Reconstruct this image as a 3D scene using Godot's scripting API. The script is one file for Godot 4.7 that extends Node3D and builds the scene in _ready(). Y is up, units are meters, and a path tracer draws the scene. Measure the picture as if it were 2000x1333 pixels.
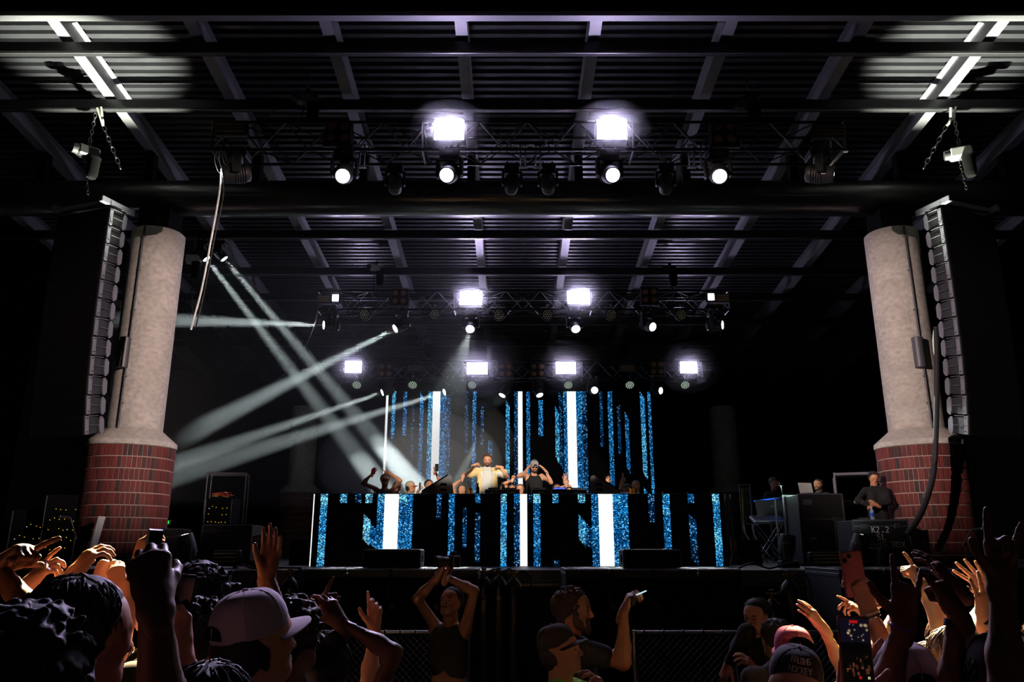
extends Node3D
# An open-air stage at night: roof, trusses, lamps, DJ booth, crowd.

const EYE := Vector3(0, 1.85, 0)
const FOCAL := 1500.0
const PITCH := 0.26058
const MID := 0.27          # the stage's middle line in x
const DECK := 1.477        # the height of the stage deck

var M := {}
var used := {}
var cache := {}

# ---------------------------------------------------------------- from the photograph's pixels to places
func ray(px: float, py: float) -> Vector3:
	var v := Vector3((px - 1000.0) / FOCAL, (666.5 - py) / FOCAL, -1.0)
	return v.rotated(Vector3.RIGHT, PITCH)

func at_z(px: float, py: float, depth: float) -> Vector3:
	var r := ray(px, py)
	return EYE + r * (depth / -r.z)

func at_y(px: float, py: float, y: float) -> Vector3:
	var r := ray(px, py)
	return EYE + r * ((y - EYE.y) / r.y)

func pixel(v: Vector3) -> Vector2:
	var c := (v - EYE).rotated(Vector3.RIGHT, -PITCH)
	return Vector2(1000.0 + c.x / -c.z * FOCAL, 666.5 - c.y / -c.z * FOCAL)

func scale_at(v: Vector3) -> float:
	return -(v - EYE).rotated(Vector3.RIGHT, -PITCH).z / FOCAL

# ---------------------------------------------------------------- naming and grouping
func numbered(called: String) -> String:
	if not used.has(called):
		used[called] = 0
		return called
	used[called] += 1
	return "%s_%03d" % [called, used[called]]

func tag(o: Node3D, label: String, category: String, group := "") -> void:
	o.set_meta("label", label)
	o.set_meta("category", category)
	if group != "":
		o.set_meta("group", group)

func thing(called: String, label: String, category: String, at := Vector3.ZERO, turn := 0.0, group := "") -> Node3D:
	var o := Node3D.new()
	o.name = numbered(called)
	add_child(o)
	o.position = at
	o.rotation.y = turn
	tag(o, label, category, group)
	return o

func structure(called: String) -> Node3D:
	var o := Node3D.new()
	o.name = numbered(called)
	add_child(o)
	o.set_meta("kind", "structure")
	return o

func part(parent: Node, called: String, mesh: Mesh, material: Material, xf := Transform3D.IDENTITY) -> MeshInstance3D:
	var o := MeshInstance3D.new()
	o.name = called
	o.mesh = mesh
	o.material_override = material
	o.transform = xf
	parent.add_child(o, true)
	return o

# ---------------------------------------------------------------- mesh building
class Shape:
	var v := PackedVector3Array()
	var n := PackedVector3Array()
	var uv := PackedVector2Array()
	var c := PackedColorArray()
	var i := PackedInt32Array()
	var colored := false

	func tri(a: int, b: int, d: int) -> void:   # given counter-clockwise from outside
		i.append(a); i.append(d); i.append(b)

	func face(pts: Array, normal := Vector3.ZERO) -> void:
		var s := v.size()
		var nn := normal
		if nn == Vector3.ZERO:
			nn = (pts[1] - pts[0]).cross(pts[2] - pts[0]).normalized()
		for k in pts.size():
			v.append(pts[k]); n.append(nn); uv.append(Vector2([0, 1, 1, 0][k % 4], [1, 1, 0, 0][k % 4])); c.append(Color.WHITE)
		for k in range(1, pts.size() - 1):
			tri(s, s + k, s + k + 1)

	func box(center: Vector3, size: Vector3, basis := Basis.IDENTITY, bevel := 0.0) -> void:
		var h := size * 0.5
		if bevel <= 0.0:
			for ax in 3:
				for sg in [-1.0, 1.0]:
					var u := Vector3.ZERO
					var w := Vector3.ZERO
					var d := Vector3.ZERO
					d[ax] = sg * h[ax]
					u[(ax + 1) % 3] = h[(ax + 1) % 3] * sg
					w[(ax + 2) % 3] = h[(ax + 2) % 3]
					face([center + basis * (d - u - w), center + basis * (d + u - w), center + basis * (d + u + w), center + basis * (d - u + w)])
			return
		var b: float = minf(bevel, minf(h.x, minf(h.y, h.z)) * 0.9)
		var inn := h - Vector3(b, b, b)
		for ax in 3:
			for sg in [-1.0, 1.0]:
				var u := Vector3.ZERO
				var w := Vector3.ZERO
				var d := Vector3.ZERO
				d[ax] = sg * h[ax]
				u[(ax + 1) % 3] = inn[(ax + 1) % 3] * sg
				w[(ax + 2) % 3] = inn[(ax + 2) % 3]
				face([center + basis * (d - u - w), center + basis * (d + u - w), center + basis * (d + u + w), center + basis * (d - u + w)])
		for ax in 3:
			var p := (ax + 1) % 3
			var q := (ax + 2) % 3
			for sp in [-1.0, 1.0]:
				for sq in [-1.0, 1.0]:
					var a := Vector3.ZERO
					var e := Vector3.ZERO
					a[p] = sp * h[p]; a[q] = sq * inn[q]
					e[p] = sp * inn[p]; e[q] = sq * h[q]
					var l := Vector3.ZERO
					l[ax] = inn[ax]
					var pts := [center + basis * (a - l), center + basis * (a + l), center + basis * (e + l), center + basis * (e - l)]
					if sp * sq > 0:
						pts.reverse()
					face(pts)
		for sx in [-1.0, 1.0]:
			for sy in [-1.0, 1.0]:
				for sz in [-1.0, 1.0]:
					var pts := [center + basis * Vector3(sx * h.x, sy * inn.y, sz * inn.z), center + basis * Vector3(sx * inn.x, sy * h.y, sz * inn.z), center + basis * Vector3(sx * inn.x, sy * inn.y, sz * h.z)]
					if sx * sy * sz < 0:
						pts.reverse()
					face(pts)

	# rings of points joined one after another; each ring runs counter-clockwise seen from the end it moves towards
	func skin(rings: Array, closed := true, cap0 := true, cap1 := true) -> void:
		var m: int = rings[0].size()
		var s := v.size()
		var k := rings.size()
		for r in k:
			for j in m:
				var p: Vector3 = rings[r][j]
				var along: Vector3 = rings[mini(r + 1, k - 1)][j] - rings[maxi(r - 1, 0)][j]
				var jn := (j + 1) % m if closed else mini(j + 1, m - 1)
				var jp := (j + m - 1) % m if closed else maxi(j - 1, 0)
				var round_: Vector3 = rings[r][jn] - rings[r][jp]
				var nn := round_.cross(along)
				if nn.length_squared() < 1e-14:
					var rr: int = r + 1 if r == 0 else r - 1
					nn = (rings[rr][jn] - rings[rr][jp]).cross(along)
				v.append(p); n.append(nn.normalized()); uv.append(Vector2(float(j) / m, float(r) / maxi(k - 1, 1))); c.append(Color.WHITE)
		for r in k - 1:
			for j in (m if closed else m - 1):
				var a := s + r * m + j
				var b := s + r * m + (j + 1) % m
				tri(a, b, b + m)
				tri(a, b + m, a + m)
		if closed and cap0:
			var pts: Array = rings[0].duplicate()
			pts.reverse()
			fan(pts)
		if closed and cap1:
			fan(rings[k - 1])

	func fan(pts: Array) -> void:
		var mid := Vector3.ZERO
		for p in pts:
			mid += p
		mid /= pts.size()
		var nn := Vector3.ZERO
		for k in pts.size():
			nn += (pts[k] - mid).cross(pts[(k + 1) % pts.size()] - mid)
		if nn.length_squared() < 1e-16:
			return
		nn = nn.normalized()
		var s := v.size()
		v.append(mid); n.append(nn); uv.append(Vector2(0.5, 0.5)); c.append(Color.WHITE)
		for k in pts.size():
			v.append(pts[k]); n.append(nn); uv.append(Vector2(0.5, 0.5)); c.append(Color.WHITE)
		for k in pts.size():
			tri(s, s + 1 + k, s + 1 + (k + 1) % pts.size())

	func ring(center: Vector3, axis: Vector3, r: float, m: int, r2 := -1.0, up := Vector3.UP) -> Array:
		var w := axis.normalized()
		if absf(w.dot(up)) > 0.95:
			up = Vector3.BACK if absf(w.z) < 0.9 else Vector3.RIGHT
		var u := up.cross(w).normalized()
		var t := w.cross(u)
		var out := []
		for j in m:
			var a := TAU * j / m
			out.append(center + u * cos(a) * r + t * sin(a) * (r if r2 < 0 else r2))
		return out

	func rod(a: Vector3, b: Vector3, r0: float, r1 := -1.0, m := 10) -> void:
		skin([ring(a, b - a, r0, m), ring(b, b - a, r0 if r1 < 0 else r1, m)])

	func tube(pts: Array, r: float, m := 8, taper := 1.0) -> void:
		var rings := []
		for k in pts.size():
			var d: Vector3 = pts[mini(k + 1, pts.size() - 1)] - pts[maxi(k - 1, 0)]
			rings.append(ring(pts[k], d, r * lerpf(1.0, taper, float(k) / maxi(pts.size() - 1, 1)), m))
		skin(rings)

	# profile of (radius, height) pairs from below to above, turned round the basis's y axis
	func lathe(profile: Array, m: int, xf := Transform3D.IDENTITY, squash := 1.0) -> void:
		var rings := []
		for p in profile:
			var out := []
			for j in m:
				var a := -TAU * j / m
				out.append(xf * Vector3(cos(a) * maxf(p.x, 1e-4), p.y, sin(a) * maxf(p.x, 1e-4) * squash))
			rings.append(out)
		skin(rings)

	# a flat outline (counter-clockwise in x, y) pushed out along z by depth
	func prism(outline: Array, depth: float, xf := Transform3D.IDENTITY) -> void:
		var p := PackedVector2Array(outline)
		if Geometry2D.is_polygon_clockwise(p):
			p.reverse()
		var t := Geometry2D.triangulate_polygon(p)
		for side in 2:
			var s := v.size()
			var nn: Vector3 = xf.basis * (Vector3.BACK if side == 0 else Vector3.FORWARD)
			for q in p:
				v.append(xf * Vector3(q.x, q.y, depth * 0.5 if side == 0 else -depth * 0.5)); n.append(nn.normalized()); uv.append(q); c.append(Color.WHITE)
			for k in range(0, t.size(), 3):
				var ccw: bool = (p[t[k + 1]] - p[t[k]]).cross(p[t[k + 2]] - p[t[k]]) > 0
				if ccw == (side == 0):
					tri(s + t[k], s + t[k + 1], s + t[k + 2])
				else:
					tri(s + t[k], s + t[k + 2], s + t[k + 1])
		for k in p.size():
			var a := p[k]
			var b := p[(k + 1) % p.size()]
			face([xf * Vector3(a.x, a.y, -depth * 0.5), xf * Vector3(b.x, b.y, -depth * 0.5), xf * Vector3(b.x, b.y, depth * 0.5), xf * Vector3(a.x, a.y, depth * 0.5)])

	func add(o: Shape, xf := Transform3D.IDENTITY) -> void:
		var s := v.size()
		var flip := xf.basis.determinant() < 0
		var nb := xf.basis.inverse().transposed()
		v.append_array(xf * o.v)
		for q in o.n:
			n.append((nb * q).normalized())
		uv.append_array(o.uv)
		c.append_array(o.c)
		colored = colored or o.colored
		for k in range(0, o.i.size(), 3):
			i.append(o.i[k] + s)
			if flip:
				i.append(o.i[k + 2] + s); i.append(o.i[k + 1] + s)
			else:
				i.append(o.i[k + 1] + s); i.append(o.i[k + 2] + s)

	func mesh() -> ArrayMesh:
		var a := []
		a.resize(Mesh.ARRAY_MAX)
		a[Mesh.ARRAY_VERTEX] = v
		a[Mesh.ARRAY_NORMAL] = n
		a[Mesh.ARRAY_TEX_UV] = uv
		if colored:
			a[Mesh.ARRAY_COLOR] = c
		a[Mesh.ARRAY_INDEX] = i
		var m := ArrayMesh.new()
		m.add_surface_from_arrays(Mesh.PRIMITIVE_TRIANGLES, a)
		return m

func unit(kind: String) -> Mesh:
	if not cache.has(kind):
		var s := Shape.new()
		if kind == "rod":
			s.rod(Vector3(0, -0.5, 0), Vector3(0, 0.5, 0), 1.0, 1.0, 12)
		elif kind == "rod6":
			s.rod(Vector3(0, -0.5, 0), Vector3(0, 0.5, 0), 1.0, 1.0, 6)
		elif kind == "ball":
			var prof := []
			for k in 9:
				prof.append(Vector2(sin(PI * k / 8.0), -cos(PI * k / 8.0)))
			s.lathe(prof, 14)
		cache[kind] = s.mesh()
	return cache[kind]

func across(d: Vector3) -> Basis:   # a basis whose y runs along d
	var y := d.normalized()
	var x := (Vector3.FORWARD if absf(y.z) < 0.9 else Vector3.RIGHT).cross(y).normalized()
	return Basis(x, y, x.cross(y))

func facing(d: Vector3, up := Vector3.UP) -> Basis:   # a basis whose z runs along d
	var z := d.normalized()
	if absf(z.dot(up)) > 0.98:
		up = Vector3.BACK if absf(z.z) < 0.9 else Vector3.RIGHT
	var x := up.cross(z).normalized()
	return Basis(x, z.cross(x), z)

func bar(parent: Node, called: String, a: Vector3, b: Vector3, r: float, material: Material, kind := "rod") -> MeshInstance3D:
	var q := across(b - a)
	return part(parent, called, unit(kind), material, Transform3D(Basis(q.x * r, q.y * (b - a).length(), q.z * r), (a + b) * 0.5))

func block(parent: Node, called: String, center: Vector3, size: Vector3, material: Material, basis := Basis.IDENTITY, bevel := 0.006) -> MeshInstance3D:
	var key := "box %.3f %.3f %.3f %.4f" % [size.x, size.y, size.z, bevel]
	if not cache.has(key):
		var s := Shape.new()
		s.box(Vector3.ZERO, size, Basis.IDENTITY, bevel)
		cache[key] = s.mesh()
	return part(parent, called, cache[key], material, Transform3D(basis, center))

func curve(pts: Array, n: int) -> Array:   # a smooth line through points
	var cv := Curve3D.new()
	for k in pts.size():
		var t: Vector3 = (pts[mini(k + 1, pts.size() - 1)] - pts[maxi(k - 1, 0)]) / 6.0
		cv.add_point(pts[k], -t, t)
	var out := []
	for k in n + 1:
		out.append(cv.sample_baked(cv.get_baked_length() * k / n, true))
	return out

func cable(called: String, label: String, pts: Array, r: float, material: Material, n := 24, group := "", category := "cable") -> Node3D:
	var s := Shape.new()
	var base: Vector3 = pts[0]
	var own := []
	for p in curve(pts, n):
		own.append(p - base)
	s.tube(own, r, 6)
	var o := MeshInstance3D.new()
	o.name = numbered(called)
	o.mesh = s.mesh()
	o.material_override = material
	add_child(o)
	o.position = base
	tag(o, label, category, group)
	return o

# ---------------------------------------------------------------- materials
func mat(called: String, color: Color, rough := 0.6, metal := 0.0, spec := 0.5) -> StandardMaterial3D:
	var m := StandardMaterial3D.new()
	m.resource_name = called
	m.albedo_color = color
	m.roughness = rough
	m.metallic = metal
	m.metallic_specular = spec
	M[called] = m
	return m

func glow(called: String, color: Color, energy: float) -> StandardMaterial3D:
	var m := mat(called, Color(0.02, 0.02, 0.02), 0.4)
	m.emission_enabled = true
	m.emission = color
	m.emission_energy_multiplier = energy
	return m

func noise_tex(freq: float, lo: Color, hi: Color, octaves := 4, size := 256, mid := Color(0, 0, 0, 0), seed_ := 1) -> NoiseTexture2D:
	var f := FastNoiseLite.new()
	f.frequency = freq
	f.fractal_octaves = octaves
	f.seed = seed_
	var t := NoiseTexture2D.new()
	t.width = size
	t.height = size
	t.seamless = true
	t.noise = f
	var g := Gradient.new()
	g.set_color(0, lo)
	g.set_color(1, hi)
	if mid.a > 0:
		g.add_point(0.5, mid)
	t.color_ramp = g
	return t

func triplanar(m: StandardMaterial3D, scale: float, world := false) -> void:
	m.uv1_triplanar = true
	m.uv1_world_triplanar = world
	m.uv1_scale = Vector3.ONE * scale

func materials() -> void:
	mat("steel_black", Color(0.035, 0.035, 0.04), 0.45, 0.3)
	mat("box_black", Color(0.045, 0.045, 0.05), 0.55)
	mat("matt_black", Color(0.022, 0.022, 0.024), 0.95, 0.0, 0.2)
	mat("rubber", Color(0.025, 0.025, 0.027), 0.7)
	mat("grille", Color(0.018, 0.018, 0.02), 0.9, 0.0, 0.2)
	mat("aluminium", Color(0.55, 0.55, 0.57), 0.35, 0.9)
	mat("truss_black", Color(0.10, 0.10, 0.11), 0.35, 0.6)
	mat("chrome", Color(0.75, 0.75, 0.77), 0.18, 1.0)
	mat("joist", Color(0.44, 0.44, 0.46), 0.5, 0.15)
	mat("purlin", Color(0.16, 0.16, 0.17), 0.4, 0.4)
	mat("night", Color(0.01, 0.01, 0.011), 1.0, 0.0, 0.1)
	var bm := mat("beam_paint", Color(0.15, 0.15, 0.155), 0.4, 0.1)
	bm.clearcoat_enabled = true
	bm.clearcoat = 1.0
	bm.clearcoat_roughness = 0.22
	bm.heightmap_enabled = true
	bm.heightmap_texture = noise_tex(0.09, Color.BLACK, Color.WHITE, 3, 256, Color(0, 0, 0, 0), 5)
	bm.heightmap_scale = 0.25
	triplanar(bm, 1.6)
	var deck := mat("roof_deck", Color(0.24, 0.24, 0.26), 0.42, 0.5)
	deck.roughness_texture = noise_tex(0.02, Color(0.7, 0.7, 0.7), Color.WHITE, 3, 256, Color(0, 0, 0, 0), 6)
	triplanar(deck, 0.5)
	var con := mat("concrete", Color.WHITE, 0.85)
	con.albedo_texture = noise_tex(0.010, Color(0.52, 0.50, 0.47), Color(0.70, 0.67, 0.64), 5, 512, Color(0.64, 0.61, 0.58), 11)
	con.detail_enabled = true
	con.detail_albedo = noise_tex(0.05, Color(0.47, 0.45, 0.43, 1.0), Color(0.6, 0.58, 0.56, 0.0), 5, 512, Color(0.5, 0.48, 0.46, 0.0), 12)
	con.detail_uv_layer = BaseMaterial3D.DETAIL_UV_1
	con.heightmap_enabled = true
	con.heightmap_texture = noise_tex(0.05, Color.BLACK, Color.WHITE, 5, 512, Color(0, 0, 0, 0), 13)
	con.heightmap_scale = 0.15
	triplanar(con, 0.35)
	mat("mortar", Color(0.52, 0.46, 0.43), 0.95)
	var tones := [Color(0.36, 0.10, 0.085), Color(0.40, 0.125, 0.10), Color(0.33, 0.085, 0.075), Color(0.42, 0.14, 0.12), Color(0.25, 0.10, 0.09), Color(0.19, 0.105, 0.10)]
	var bt := noise_tex(0.06, Color(0.72, 0.72, 0.72), Color.WHITE, 4, 256, Color(0, 0, 0, 0), 21)
	for k in tones.size():
		var b := mat("brick_%d" % k, tones[k], 0.8)
		b.albedo_texture = bt
		triplanar(b, 3.0)
	var fl := mat("stage_floor", Color(0.30, 0.29, 0.30), 0.55)
	fl.roughness_texture = noise_tex(0.03, Color(0.75, 0.75, 0.75), Color.WHITE, 4, 256, Color(0, 0, 0, 0), 31)
	triplanar(fl, 0.6)
	mat("stage_front", Color(0.13, 0.125, 0.12), 0.85)
	var gr := mat("ground", Color.WHITE, 0.95)
	gr.albedo_texture = noise_tex(0.05, Color(0.06, 0.06, 0.06), Color(0.12, 0.12, 0.12), 5, 256, Color(0, 0, 0, 0), 32)
	triplanar(gr, 0.5)
	mat("amber_lens", Color(0.62, 0.44, 0.30), 0.35, 0.2)
	mat("lens_dark", Color(0.10, 0.10, 0.12), 0.12, 0.1, 0.8)
	mat("strobe_plate", Color(0.34, 0.26, 0.17), 0.5, 0.2)
	mat("strobe_tube", Color(0.62, 0.55, 0.42), 0.3)
	mat("par_face", Color(0.20, 0.19, 0.16), 0.4, 0.2)
	mat("par_dot", Color(0.72, 0.74, 0.60), 0.25)
	mat("grey_plastic", Color(0.32, 0.32, 0.35), 0.5)
	mat("dark_grey", Color(0.14, 0.14, 0.15), 0.55)
	mat("mid_grey", Color(0.22, 0.22, 0.24), 0.5)
	mat("white_paint", Color(0.78, 0.78, 0.76), 0.5)
	mat("white_cable", Color(0.72, 0.72, 0.70), 0.6)
	mat("sling", Color(0.75, 0.74, 0.70), 0.8)
	mat("red_plastic", Color(0.6, 0.06, 0.07), 0.4)
	mat("stencil", Color(0.72, 0.68, 0.70), 0.8)
	mat("screen_frame", Color(0.02, 0.02, 0.02), 0.5)
	mat("orange_juice", Color(1.0, 0.62, 0.05), 0.25)
	mat("pink_cup", Color(0.9, 0.18, 0.38), 0.35)
	mat("gas_steel", Color(0.12, 0.115, 0.135), 0.32, 0.5)
	mat("brass", Color(0.55, 0.42, 0.2), 0.35, 0.9)
	mat("clear_plastic", Color(0.75, 0.85, 0.95, 0.35), 0.1).transparency = BaseMaterial3D.TRANSPARENCY_ALPHA
	mat("bottle_label", Color(0.1, 0.3, 0.75), 0.5)
	mat("wood", Color(0.45, 0.33, 0.2), 0.6)
	glow("lens_lit", Color(0.95, 1.0, 1.0), 14.0)
	glow("blinder_lit", Color(0.90, 0.84, 1.0), 22.0)
	glow("par_lit", Color(0.9, 1.0, 0.9), 0.45)
	glow("green_lamp", Color(0.05, 1.0, 0.2), 1.6)
	glow("yellow_led", Color(1.0, 0.8, 0.15), 0.8)
	glow("white_led", Color(0.8, 0.95, 1.0), 0.9)
	glow("red_led", Color(1.0, 0.05, 0.1), 0.8)
	glow("blue_led", Color(0.15, 0.35, 1.0), 1.5)
	glow("blue_strip", Color(0.12, 0.35, 1.0), 1.6)
	glow("bulb_lit", Color(0.85, 1.0, 0.92), 3.0)

# ---------------------------------------------------------------- the scene
func _ready() -> void:
	var cam := Camera3D.new()
	cam.name = "camera"
	cam.fov = rad_to_deg(2.0 * atan(666.5 / FOCAL))
	cam.position = EYE
	cam.rotation.x = PITCH
	cam.near = 0.05
	cam.far = 200.0
	cam.current = true
	add_child(cam)
	var we := WorldEnvironment.new()
	we.name = "night_air"
	var env := Environment.new()
	env.background_mode = Environment.BG_COLOR
	env.background_color = Color(0.0, 0.0, 0.0)
	env.tonemap_mode = Environment.TONE_MAPPER_LINEAR
	env.tonemap_exposure = EXPOSURE
	env.sdfgi_enabled = true
	env.ssao_enabled = true
	env.ssil_enabled = true
	env.volumetric_fog_enabled = true
	env.volumetric_fog_density = 0.0
	we.environment = env
	add_child(we)
	materials()
	build_structure()
	build_rigging()
	build_speakers()
	build_stage_gear()
	build_people()
	build_haze()

const EXPOSURE := 1.0

func roof_y(t: float) -> float:    # underside of the joists, t metres in front of the camera
	return 11.27 - 0.105 * t

# ---------------------------------------------------------------- structure
func build_structure() -> void:
	var ground := structure("floor")
	block(ground, "pit_paving", Vector3(0, PIT - 0.15, -19), Vector3(34, 0.3, 26.2), M.ground, Basis.IDENTITY, 0.0)
	block(ground, "sloping_lawn", Vector3(0, -SLOPE * 0.0 - 0.15, 0.0) + Vector3(0, 0, 0), Vector3(34, 0.3, 12.0), M.ground, Basis(Vector3.RIGHT, -atan(SLOPE)), 0.0)
	var stage := structure("trim_1")
	block(stage, "stage_deck", Vector3(MID, DECK - 0.1, -21.35), Vector3(28, 0.2, 17.3), M.stage_floor, Basis.IDENTITY, 0.01)
	block(stage, "stage_front", Vector3(MID, (DECK - 0.2 + PIT) * 0.5, -21.5), Vector3(28, DECK - 0.2 - PIT, 16.9), M.stage_front, Basis.IDENTITY, 0.0)
	block(stage, "edge_strip", Vector3(MID, DECK - 0.235, -12.93), Vector3(28, 0.05, 0.06), M.aluminium)
	for s in [["wall_back", Vector3(MID, 5.5, -30.2), Vector3(28.4, 11.4, 0.3)], ["wall_left", Vector3(MID - 14.1, 5.0, -21.5), Vector3(0.2, 10.4, 17.2)], ["wall_right", Vector3(MID + 14.1, 5.0, -21.5), Vector3(0.2, 10.4, 17.2)]]:
		var w := structure(s[0])
		block(w, "black_drape", s[1], s[2], M.night, Basis.IDENTITY, 0.0)

	# the roof: joists, ribbed steel sheets, purlins, round main beam, front edge
	var roof := structure("ceiling")
	var slope := atan(0.105)
	var tilt := Basis(Vector3.RIGHT, -slope)
	var t0 := 10.72
	var t1 := 29.8
	var length := (t1 - t0) / cos(slope)
	var profile := [[-0.1, 0.008], [-0.1, 0.0], [0.1, 0.0], [0.1, 0.008], [0.012, 0.022], [0.012, 0.355], [0.1, 0.37], [0.1, 0.38], [-0.1, 0.38], [-0.1, 0.37], [-0.012, 0.355], [-0.012, 0.022]]
	var outline := []
	for p in profile:
		outline.append(Vector2(p[0], p[1]))
	var js := Shape.new()
	js.prism(outline, length)
	var jm := js.mesh()
	var half := []
	for k in range(-6, 6):
		half.append(MID + 1.11 + 2.22 * k)
	var middle := (t0 + t1) * 0.5
	for x in half:
		part(roof, "joist", jm, M.joist, Transform3D(tilt, Vector3(x, roof_y(middle), -middle)))
	# one ribbed sheet, shared by every bay
	var sheet := Shape.new()
	var ribs := 5
	var step := 0.2
	var line := []
	for k in ribs:
		var z := k * step
		line.append_array([Vector2(z, 0.0), Vector2(z + 0.085, 0.0), Vector2(z + 0.11, 0.062), Vector2(z + 0.175, 0.062)])
	line.append(Vector2(ribs * step, 0.0))
	for k in line.size() - 1:
		var a: Vector2 = line[k]
		var b: Vector2 = line[k + 1]
		sheet.face([Vector3(-1.1, a.y, -a.x), Vector3(-1.1, b.y, -b.x), Vector3(1.1, b.y, -b.x), Vector3(1.1, a.y, -a.x)])
		sheet.face([Vector3(-1.1, a.y + 0.01, -a.x), Vector3(1.1, a.y + 0.01, -a.x), Vector3(1.1, b.y + 0.01, -b.x), Vector3(-1.1, b.y + 0.01, -b.x)])
	var sm := sheet.mesh()
	for r in 19:
		var t := t0 + r * 1.0
		for x in half.slice(0, 11):
			part(roof, "roof_sheet", sm, M.roof_deck, Transform3D(tilt, Vector3(x + 1.11, roof_y(t) + 0.385, -t)))
	block(roof, "roof_covering", Vector3(MID, roof_y(middle) + 0.6, -middle), Vector3(27.5, 0.12, length + 0.3), M.night, tilt, 0.0)
	# front edge channel
	block(roof, "front_channel", Vector3(MID, roof_y(10.6) + 0.42, -10.6), Vector3(27.5, 0.9, 0.06), M.night, Basis.IDENTITY, 0.0)
	block(roof, "front_flange", Vector3(MID, roof_y(10.66) - 0.04, -10.66), Vector3(27.5, 0.02, 0.16), M.joist)
	block(roof, "front_fascia", Vector3(MID, roof_y(10.5) + 0.6, -10.5), Vector3(27.5, 1.4, 0.1), M.night, Basis.IDENTITY, 0.0)
	# purlins under the joists
	var k_purlin := 0
	for t in [11.25, 12.73, 15.95, 17.66, 19.7, 21.4, 23.3, 25.2]:
		var y := roof_y(t) - 0.14
		var p := Shape.new()
		p.box(Vector3.ZERO, Vector3(26.6, 0.2, 0.14), Basis.IDENTITY, 0.01)
		part(roof, "purlin", p.mesh(), M.purlin, Transform3D(Basis.IDENTITY, Vector3(MID, y, -t)))
		bar(roof, "purlin_lip", Vector3(MID - 13.3, y - 0.108, -t + 0.05), Vector3(MID + 13.3, y - 0.108, -t + 0.05), 0.012, M.aluminium)
		k_purlin += 1
	# round main beam on two columns
	var beam := structure("trim_2")
	var tube := Shape.new()
	tube.skin([tube.ring(Vector3(MID - 13.3, 8.75, -14.5), Vector3.RIGHT, 0.365, 40), tube.ring(Vector3(MID + 13.3, 8.75, -14.5), Vector3.RIGHT, 0.365, 40)])
	part(beam, "main_beam", tube.mesh(), M.beam_paint)
	for x in half:
		block(beam, "joist_seat", Vector3(x, (9.1 + roof_y(14.5)) * 0.5, -14.5), Vector3(0.16, roof_y(14.5) - 9.08, 0.2), M.matt_black)
	for s in [-1.0, 1.0]:
		block(beam, "column_head", Vector3(MID - 0.01 + s * 7.42, 8.2, -14.5), Vector3(0.62, 0.62, 0.62), M.matt_black)
	# the columns: concrete shafts on brick bases
	brick_column("column", Vector3(MID - 0.01 - 7.42, DECK, -14.5), -0.55)
	brick_column("column", Vector3(MID - 0.01 + 7.42, DECK, -14.5), 0.5)
	for s in [-1.0, 1.0]:
		far_column(Vector3(MID - 0.2 + s * 7.2, DECK, -26.3))

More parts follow.
